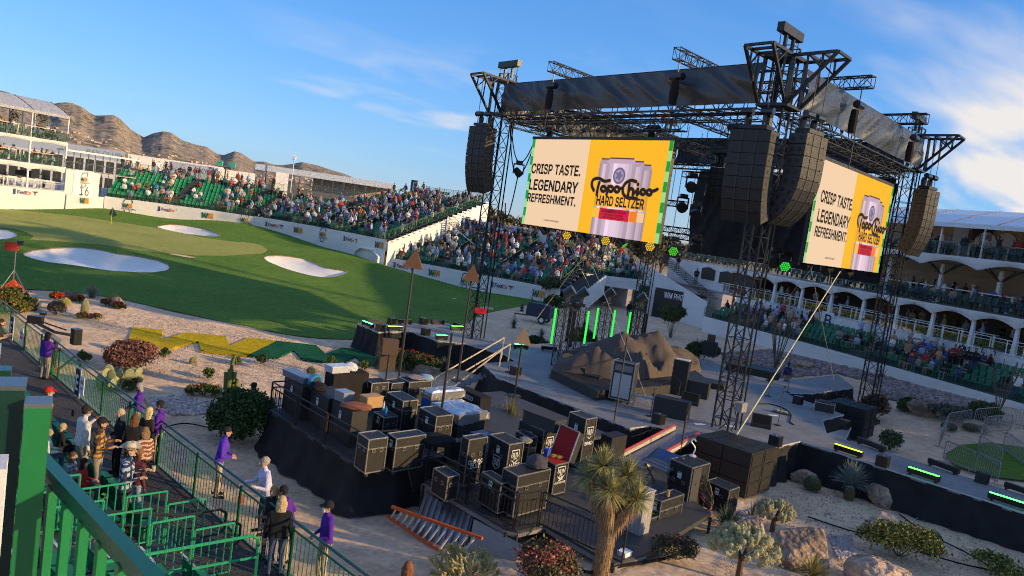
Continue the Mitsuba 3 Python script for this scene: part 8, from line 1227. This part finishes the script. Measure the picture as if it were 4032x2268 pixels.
def cholla(lb, px, base, R, n, jl, jr, col, seed, trunk=True, up=.6):
    p = gr(*base); zc = vz(*px, p); c = np.array([p[0], p[1], zc]) if trunk else np.array([*p[:2], zc]); k = thing('cholla_cactus', lb, 'cactus'); m = MB((.10, .06, .035)); m.bar(p - [0, 0, .1], c - [0, 0, R * .5], .09, 7, r2=.07); r = np.random.default_rng(seed)
    for i in range(7): a = i * .9; e = c + [math.cos(a) * R * .6, math.sin(a) * R * .6, -R * .1]; m.bar(c - [0, 0, R * .55], e, .05, 5)
    m.out(pk(k, 'trunk'), 'leaf'); sp_ = trimesh.creation.capsule(height=jl, radius=jr, count=[7, 5]); sv = np.array(sp_.vertices); 
    for i in range(n):
        d = r.normal(size=3); d /= np.linalg.norm(d); d[2] = abs(d[2]) * 1.05 - .28; q = c + d * R * r.uniform(.72, 1.0) * [1.15, 1.15, .72]; ax = d * .8 + [0, 0, up] + r.normal(size=3) * .3; ax /= np.linalg.norm(ax); s = np.cross(ax, [.3, .2, .9]); s /= np.linalg.norm(s); Rm = np.column_stack([s, np.cross(ax, s), ax]); m = MB(np.array(col) * r.uniform(.8, 1.2)); m.fr(Rm, q).add(sv + (meshkit.noise(sv * 90 + i, 1)[:, None] - .5) * .02, sp_.faces)
        for j in range(26): u_ = r.uniform(0, 6.28); z_ = r.uniform(0, jl); d0 = np.array([math.cos(u_), math.sin(u_), r.uniform(-.2, .6)]); b0 = np.array([math.cos(u_) * jr, math.sin(u_) * jr, z_]); t0 = np.array([-math.sin(u_), math.cos(u_), 0]) * .007; m.add([b0 - t0, b0 + t0, b0 + d0 * jr * .75], [[0, 1, 2]], (.42, .38, .22))
        m.out(pk(k, 'joint'), 'leaf')
cholla('sunlit fuzzy cholla cactus at the bottom before the boulders', (2868, 2130), (2905, 2285), .72, 120, .19, .07, (.30, .29, .15), 3); cholla('smaller fuzzy cholla behind the sunlit boulder', (3050, 2015), (3040, 2090), .55, 70, .18, .062, (.26, .26, .14), 5, up=.9)
k = thing('cholla_cactus', 'pale yellow branching cholla at the bottom beside the ladder', 'cactus'); p = g(1820, 2330, 0); m = MB((.34, .30, .13)); r = np.random.default_rng(8)
def br(a, d, l, rr, dep):
    e = a + d * l; m.bar(a, e, rr, 6, np.array((.36, .32, .14)) * r.uniform(.8, 1.2), r2=rr * .85)
    for j in range(5): q = a + (e - a) * r.uniform(.2, 1); d0 = r.normal(size=3); d0 /= np.linalg.norm(d0); m.add([q, q + d0 * rr * 2.2, q + d0 * rr * .6 + [0, 0, rr * .9]], [[0, 1, 2]], (.45, .4, .2))
    if dep:
        for j in range(3 if dep > 2 else 2): dd = d * .75 + r.normal(size=3) * .48 + [0, 0, .3]; br(e, dd / np.linalg.norm(dd), l * .8, rr * .88, dep - 1)
for a in range(6): d0 = np.array([math.cos(a * 1.05) * .6, math.sin(a * 1.05) * .6, .8]); br(p, d0 / np.linalg.norm(d0), .36, .042, 4)
m.out(k, 'leaf')
k = thing('ocotillo', 'bare grey ocotillo with upright wands against the right wall', 'plant'); p = gr(3050, 1465); m = MB((.12, .10, .07))
for i in range(15): a = i * 2.4; m.path([p, p + [math.cos(a) * .35, math.sin(a) * .35, 1.6], p + [math.cos(a) * .8, math.sin(a) * .8, 3.6 + (i % 3) * .4]], .03, 4)
m.out(k, 'leaf'); k = thing('ocotillo', 'bare ocotillo wands before the wall at the right edge', 'plant'); p = gr(3925, 1645); m = MB((.12, .10, .07))
for i in range(12): a = i * 2.4; m.path([p, p + [math.cos(a) * .3, math.sin(a) * .3, 1.4], p + [math.cos(a) * .8, math.sin(a) * .8, 2.8 + (i % 3) * .4]], .025, 4)
m.out(k, 'leaf')
# the yucca tree in front
k = thing('yucca_tree', 'shaggy yucca tree with five spiky heads in the foreground', 'tree'); b0 = g(2362, 2252, .85); tip = lambda px: np.array([b0[0], b0[1], vz(*px, b0)]) + np.r_[np.array([b0[1], -b0[0]]) / np.hypot(*b0[:2]) * 0, 0]
def yp(x, y, dd=0): r_ = ray(x, y); q = EYE + r_ * ((b0[1] + dd) / r_[1]); return q
heads = [((2375, 1835), .15), ((2470, 1875), .1), ((2400, 1935), -.35), ((2505, 1965), -.2), ((2325, 1880), .3)]; stems = []
fork = yp(2395, 2080); m = MB((.20, .13, .07)); m.bar(b0 - [0, 0, .1], fork, .21, 9, r2=.2)
H3 = [yp(*a, d_) for a, d_ in heads]
for h in H3: mid = (fork + h) / 2 + [0, 0, -.1]; m.bar(fork, mid, .15, 8); m.bar(mid, h, .15, 8, r2=.12); stems.append((fork, h))
m.out(pk(k, 'trunk'), 'leaf'); m = MB(); r = np.random.default_rng(6)
for a, b, n in [(b0, fork, 900)] + [(s_[0], s_[1], 420) for s_ in stems]:
    for i in range(n):
        t = r.uniform(0, 1); c = a + (b - a) * t; u_ = r.uniform(0, 6.28); d0 = np.array([math.cos(u_), math.sin(u_), 0]); rad0 = .17 if a is b0 else .13; p0 = c + d0 * rad0; p1 = p0 + d0 * .06 - [0, 0, r.uniform(.2, .42)]; s = np.array([-math.sin(u_), math.cos(u_), 0]) * .014; m.add([p0 - s, p0 + s, p1], [[0, 1, 2]], np.array((.33, .21, .10)) * r.uniform(.55, 1.25))
m.out(pk(k, 'dry_thatch', kind='stuff'), 'leaf')
for i, h in enumerate(H3): m = MB(); blades(m, h, 420, .54, .013, (.34, .32, .13), el=(-38, 88), droop=.08, seed=i + 3, cv=.3); m.out(pk(k, 'spiky_head'), 'leaf')
# other small pieces of the place
k = thing('wooden_post', 'bare tan wooden post standing before the cases right of the yucca', 'post'); p = g(2608, 2120, .2); zt = vz(2590, 1920, p); m = MB((.36, .22, .11)); m.bar((*p[:2], 0), (p[0] - .05, p[1], zt), .055, 8); m.out(k, 'cloth')
k = thing('generator_trailer', 'dark blue generator trailer on white wheels at the stage back', 'trailer'); p = gr(2120, 1270); R_, o_ = frame(p, (.9, -.35)); m = MB((.02, .03, .07)).fr(R_, o_); m.box((0, 0, 1.05), (2.3, 1.2, 1.0)); m.box((-.1, 0, 1.65), (1.9, 1.0, .25)); m.out(pk(k, 'body'), 'gloss'); m = MB((.05, .05, .05)).fr(R_, o_); m.bar((-1.1, 0, .5), (-2.5, 0, .45), .06, 5); m.bar((-2.4, 0, .5), (-2.4, 0, 0), .05, 5); m.bar((-.9, .0, 1.6), (-.95, 0, 2.2), .08, 5); m.out(pk(k, 'tow_bar'), 'paint')
for y in (-.68, .68): m = MB((.02, .02, .02)).fr(R_, o_); m.bar((.5, y - .1, .36), (.5, y + .1, .36), .36, 16); m.out(pk(k, 'tyre'), 'paint'); m = MB((.7, .7, .7)).fr(R_, o_); m.bar((.5, y - .11, .36), (.5, y + .11, .36), .2, 12); m.out(pk(k, 'rim'), 'paint')
k = thing('waste_bin', 'green waste bin before the tunnel', 'bin'); p = gr(2303, 1190); m = MB((.01, .10, .07)); m.fr(*frame(p, (.9, .2))).box((0, 0, .75), (1.3, 1.0, 1.5)); m.box((0, 0, 1.55), (1.4, 1.1, .12)); m.out(k, 'paint')
k = thing('lawn_patch', 'small dark green lawn behind the barricades at the right edge', kind='structure'); q, f = tess(gp([(3720, 1790), (3780, 1755), (3900, 1745), (4060, 1770), (4060, 1900), (3900, 1880), (3760, 1840)]), .8); MB().add(np.c_[q, H(q[:, 0], q[:, 1]) + .06], f).out(k, 'turf')
def barricade(lb, A, Bq):
    a, b = gr(*A), gr(*Bq); k = thing('barricade', lb, 'barrier'); m = MB((.36, .38, .41)); h = 1.08; u = (b - a); P = [a + [0, 0, .18], a + [0, 0, h - .12], a + u * .05 + [0, 0, h], b - u * .05 + [0, 0, h], b + [0, 0, h - .12], b + [0, 0, .18], a + [0, 0, .18]]; m.path(P, .028, 6)
    for e in (a + u * .1, b - u * .1): m.bar(e + [.25, -.2, 0], e - [.25, -.2, 0], .025, 4); m.bar(e, e + [0, 0, .2], .025, 4)
    m.out(pk(k, 'frame'), 'metal'); n = int(np.linalg.norm(u) / .13)
    for i in range(1, n): w = a + u * i / n; MB((.36, .38, .41)).bar(w + [0, 0, .18], w + [0, 0, h], .011, 4).out(pk(k, 'bar'), 'metal')
for lb, A, Bq in (('grey crowd barricade, far row left panel', (3722, 1700), (3815, 1682)), ('grey crowd barricade, far row middle panel', (3830, 1680), (3925, 1672)), ('grey crowd barricade, far row right panel', (3940, 1670), (4040, 1690)), ('grey crowd barricade at the left end turning toward the runway', (3695, 1765), (3722, 1705)), ('grey crowd barricade along the runway, first panel', (3712, 1815), (3825, 1865)), ('grey crowd barricade along the runway, second panel', (3835, 1868), (3925, 1910)), ('grey crowd barricade, inner left panel', (3850, 1775), (3870, 1700)), ('grey crowd barricade, inner front panel', (3845, 1790), (3935, 1850)), ('grey crowd barricade, inner rear panel', (3875, 1712), (3975, 1705)), ('grey crowd barricade at the right picture edge', (3945, 1775), (4040, 1845))): barricade(lb, A, Bq)
for i, pts in enumerate(([(1430, 1905), (1500, 1890), (1600, 1870), (1640, 1850)], [(2250, 2230), (2320, 2262), (2450, 2235), (2600, 2210), (2690, 2180)], [(3180, 2040), (3330, 2090), (3450, 2120)], [(3620, 2180), (3800, 2230), (3950, 2260)], [(830, 1690), (720, 1672), (610, 1700)], [(3540, 2030), (3640, 2100), (3800, 2180), (3920, 2250)])): k = thing('ground_cable', ['black cables on the ground beside the slack drape', 'thick black cables on the sand at the foot of the yucca', 'thin black cable on the sand below the blue green agave', 'black cable on the sand at the bottom right', 'thin black cables on the sand behind the staff', 'black cable along the foot of the runway drape'][i], 'cable'); MB((.012, .012, .013)).path([gr(*q) + [0, 0, .05] for q in curve(pts, 5)], .045 if i == 1 else .025, 5).out(k, 'cloth')
# ------------------------------------------------------------------ small crowd figures: one closed body, coloured by garment
def hullm(ms): return m3.Manifold.batch_hull(ms)
def sph(p, r, n=6): return m3.Manifold.sphere(r, n).translate(list(map(float, p)))
def capsule(a, b, ra, rb, n=6): return hullm([sph(a, ra, n), sph(b, rb, n)])
def small_figure(pose, var):
    r = random.Random(var * 17 + len(pose)); lean = r.uniform(-.03, .05)
    if pose == 'stand':
        hz, hip, knee, ank = .92, [(-.1, 0, .9), (.1, 0, .9)], [(-.11, .02, .5), (.12, .03, .5)], [(-.12, -.02, .09), (.13, .0, .09)]; ty = 0.0
    else:
        hz, hip, knee, ank = .48, [(-.1, -.02, .48), (.1, -.02, .48)], [(-.13, .40, .50), (.13, .40, .49)], [(-.12, .36, .09), (.14, .42, .09)]; ty = -.02
    sh = hz + .50; B = []
    t = hullm([sph((-.13, ty, hz), .11), sph((.13, ty, hz), .11), sph((-.17, ty + lean, sh - .03), .085), sph((.17, ty + lean, sh - .03), .085), sph((0, ty + .04, hz + .3), .13)])
    B.append(('top', t, [((0, ty, hz + .1), (0, ty + lean, sh), .19)]))
    B.append(('skin', capsule((0, ty + lean, sh), (0, ty + lean + .02, sh + .14), .055, .055, 5), [((0, ty + lean, sh + .02), (0, ty + lean + .02, sh + .14), .06)]))
    hc = np.array((0, ty + lean + .04, sh + .235)); B.append(('head', m3.Manifold.sphere(.115, 8).scale([.85, 1, 1.1]).translate(list(hc)), [(hc, hc, .12)]))
    am = r.choice(['down', 'fold', 'up', 'phone', 'fold']) if pose == 'stand' else r.choice(['lap', 'fold', 'lap', 'drink'])
    for s in (-1, 1):
        S0 = np.array((s * .2, ty + lean, sh - .05)); E0 = S0 + ((s * .06, -.02, -.27) if am == 'down' else (s * .07, .06, -.25) if am != 'up' or s < 0 else (s * .1, .1, .12))
        Hd = E0 + {'down': (0, .06, -.25), 'fold': (-s * .2, .18, .06), 'lap': (-s * .1, .22, -.06), 'up': (0, .06, .25) if s > 0 else (0, .08, -.24), 'phone': (-s * .1, .16, .14), 'drink': (-s * .08, .16, .16) if s > 0 else (-s * .08, .22, -.04)}[am]
        B.append(('top', capsule(S0, E0, .062, .052, 5), [(S0, E0, .06)])); B.append(('sleeve', capsule(E0, Hd, .05, .04, 5), [(E0, E0 + (Hd - E0) * .7, .05)])); B.append(('skin', sph(Hd, .05, 5), [(Hd, Hd, .05)]))
    for h, k_, a in zip(hip, knee, ank):
        B.append(('pants', capsule(h, k_, .095, .07, 6), [(h, k_, .09)])); B.append(('pants', capsule(k_, a, .068, .05, 5), [(k_, a, .06)]))
        B.append(('shoe', capsule((a[0], a[1] - .03, .05), (a[0], a[1] + .15, .04), .05, .04, 5), [((a[0], a[1], .05), (a[0], a[1] + .14, .04), .05)]))
    body = m3.Manifold.batch_boolean([b[1] for b in B], m3.OpType.Add).simplify(.008); mm = body.to_mesh(); v = np.array(mm.vert_properties[:, :3]); f = np.array(mm.tri_verts); c = v[f].mean(1)
    best = np.full(len(f), 9.0); reg = np.zeros(len(f), int); names = ['top', 'skin', 'head', 'sleeve', 'pants', 'shoe', 'hair']
    for nm, _, segs in B:
        for a, b, rad in segs:
            a, b = np.array(a), np.array(b); ab = b - a; L2 = max(ab @ ab, 1e-9); tt = np.clip(((c - a) @ ab) / L2, 0, 1); d = np.linalg.norm(c - a - tt[:, None] * ab, axis=1) - rad
            u = d < best; best[u] = d[u]; reg[u] = names.index(nm)
    hd = reg == 2; rel = c - hc; hair = hd & ((rel[:, 2] > .045) | (rel[:, 1] < -.015 - .0 * rel[:, 2])); reg[hd & ~hair] = 1; reg[hair] = 6
    return v, f, reg, hc
FIG = {(p, i): small_figure(p, i) for p in ('stand', 'sit') for i in range(7)}
TOPS = [((.03, .03, .036), 'black', 20), ((.72, .70, .68), 'white', 17), ((.05, .07, .15), 'navy', 10), ((.32, .42, .6), 'light blue', 10), ((.30, .05, .05), 'dark red', 7), ((.30, .29, .28), 'grey', 9), ((.42, .28, .17), 'tan', 8), ((.42, .30, .25), 'pale pink', 5), ((.10, .07, .05), 'brown', 6), ((.08, .11, .06), 'olive green', 4), ((.5, .06, .05), 'bright red', 3), ((.10, .20, .5), 'blue', 3), ((.45, .16, .04), 'orange', 1), ((.12, .04, .22), 'purple', 1)]
PANTS = [((.05, .08, .16), 'jeans'), ((.02, .02, .025), 'black trousers'), ((.32, .25, .17), 'khaki trousers'), ((.12, .15, .22), 'faded jeans'), ((.25, .24, .23), 'grey trousers')]
HAIR = [((.03, .018, .01), 'dark hair', 5), ((.12, .06, .025), 'brown hair', 4), ((.38, .25, .10), 'blond hair', 3), ((.02, .02, .022), 'a black cap', 2), ((.62, .60, .58), 'a white cap', 2), ((.35, .06, .05), 'a red cap', 1), ((.30, .29, .28), 'grey hair', 1)]
SKIN = [(.42, .25, .17), (.38, .22, .14), (.48, .30, .21), (.22, .12, .07), (.33, .18, .11)]
ZN = {'sun': 'in the sunlit far stand', 'shade': 'in the tall far bank', 'low': 'in the shaded stand', 'tier': 'in the lower right seats', 'deck1': 'behind the glass rail', 'deck2': 'on the middle deck', 'deck3': 'under the tent roof', 'pav': 'in the left pavilion'}
ROWS = ['front row', 'second row', 'third row', 'fourth row', 'fifth row', 'sixth row', 'seventh row']
def put_person(m, d):
    r = rnd; v, f, reg, hc = FIG[(d['pose'], r.randrange(7))]
    top = d.get('top') and (d['top'], d.get('topn', 'dark')) or r.choices([(a, b) for a, b, _ in TOPS], [w for *_, w in TOPS])[0]; pt = r.choice(PANTS); hr = r.choices([(a, b) for a, b, _ in HAIR], [w for *_, w in HAIR])[0]; sk = np.array(r.choice(SKIN)); j = r.uniform(.8, 1.2)
    col = {0: np.array(top[0]) * j, 1: sk, 2: sk, 3: (np.array(top[0]) * j if r.random() < .65 else sk), 4: pt[0], 5: (.03, .03, .03) if r.random() < .6 else (.5, .5, .5), 6: hr[0]}
    C = np.array([col[i] for i in range(7)])[reg]; s = r.uniform(.94, 1.06) * (1.05 if d['pose'] == 'stand' else 1)
    V = (v * s) @ rotz(d['yaw']).T + d['p']; m.add(V[f].reshape(-1, 3), np.arange(len(f) * 3).reshape(-1, 3), np.repeat(C, 3, 0)); return top[1], pt[1], hr[1]
def inframe(p):
    x, y = proj(np.asarray(p) + [0, 0, .8]); return -30 < x < 4062 and -30 < y < 2300 and (np.asarray(p) - EYE) @ fwd > 0
PEOPLE = [d for d in PEOPLE if inframe(d['p'])]; PEOPLE.sort(key=lambda d: np.linalg.norm(d['p'] - EYE))
NEARP = sum(1 for e in labels.values() if e.get('category') == 'person'); crowd = MB()
for i, d in enumerate(PEOPLE):
    if i < 298 - NEARP:
        m = MB(); tn, pn, hn = put_person(m, d); where = ZN[d['zone']]; grp = 'spectators ' + where; rw = ', ' + ROWS[d['row']] if d['zone'] in ('tier', 'low') and d['row'] < 7 and d['pose'] == 'sit' else ''
        kk = thing('person', f"{'standing' if d['pose'] == 'stand' else 'seated'} person in {tn} top and {pn} with {hn} {where}{rw}", 'person', grp); m.out(kk, 'cloth')
    else: put_person(crowd, d)
if crowd.v: crowd.out(thing('crowd', 'distant seated and standing spectators filling the far grandstands', kind='stuff'), 'cloth')
# ------------------------------------------------------------------ stadium seats
def seat_geo():
    m = MB(); a = np.linspace(-1, 1, 5); bk = lambda y: np.array([[[.22 * t, y - .05 * (1 - t * t) + .02 * 0 - s * .06, .42 + s * .40 - (.05 * t * t if s == 1 else 0)] for t in a] for s in (0, .6, 1)])
    m.grid(bk(-.17)); m.grid(bk(-.20)[:, ::-1]); top = np.array([[[.22 * t, y, .42 + .03 * (y < -.1) + .015 * t * t] for t in a] for y in (-.17, .05, .2, .23)]); m.grid(top); m.grid(top[::-1] - [0, 0, .04]); m.box((0, 0, .22), (.05, .2, .40)); return np.vstack(m.v), np.vstack(m.f)
SV, SF = seat_geo()
SEATS = [s for s in SEATS if inframe(s[0])]; SEATS.sort(key=lambda s: np.linalg.norm(s[0] - EYE)); rest = MB(); NS = sum(1 for e in labels.values() if e.get('category') == 'seat')
SZ = {'near': 'green plastic seat in the near tiers beside the walkway', 'tier': 'green plastic seat in the lower rows of the white right stand', 'deck1': '', 'deck2': 'dark green seat on the middle deck of the right stand', 'deck3': 'dark green seat on the top deck of the right stand', 'low': 'teal seat in the shaded stand behind the stage', 'pav': 'dark green seat in the left pavilion', 'sun': 'bright green seat in the sunlit far stand', 'shade': 'green seat in the tall far bank'}
for i, (p, yaw, col, zone) in enumerate(SEATS):
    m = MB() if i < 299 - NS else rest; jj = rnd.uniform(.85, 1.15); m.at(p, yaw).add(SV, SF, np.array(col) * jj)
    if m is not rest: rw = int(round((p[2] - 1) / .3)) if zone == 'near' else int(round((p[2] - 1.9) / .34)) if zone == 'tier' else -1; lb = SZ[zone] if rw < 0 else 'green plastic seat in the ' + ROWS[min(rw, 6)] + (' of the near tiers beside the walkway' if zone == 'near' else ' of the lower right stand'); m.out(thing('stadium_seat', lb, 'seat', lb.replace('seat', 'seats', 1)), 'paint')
if rest.v: rest.out(thing('stadium_seats', 'rows of green plastic seats in the distant stands', kind='stuff'), 'paint')
print('entries', len(scene), 'people', len(PEOPLE), 'seats', len(SEATS), 'tris', sum(len(meshkit.WRITTEN[d['filename']][1]) for d in scene.values() if d.get('type') == 'ply'))
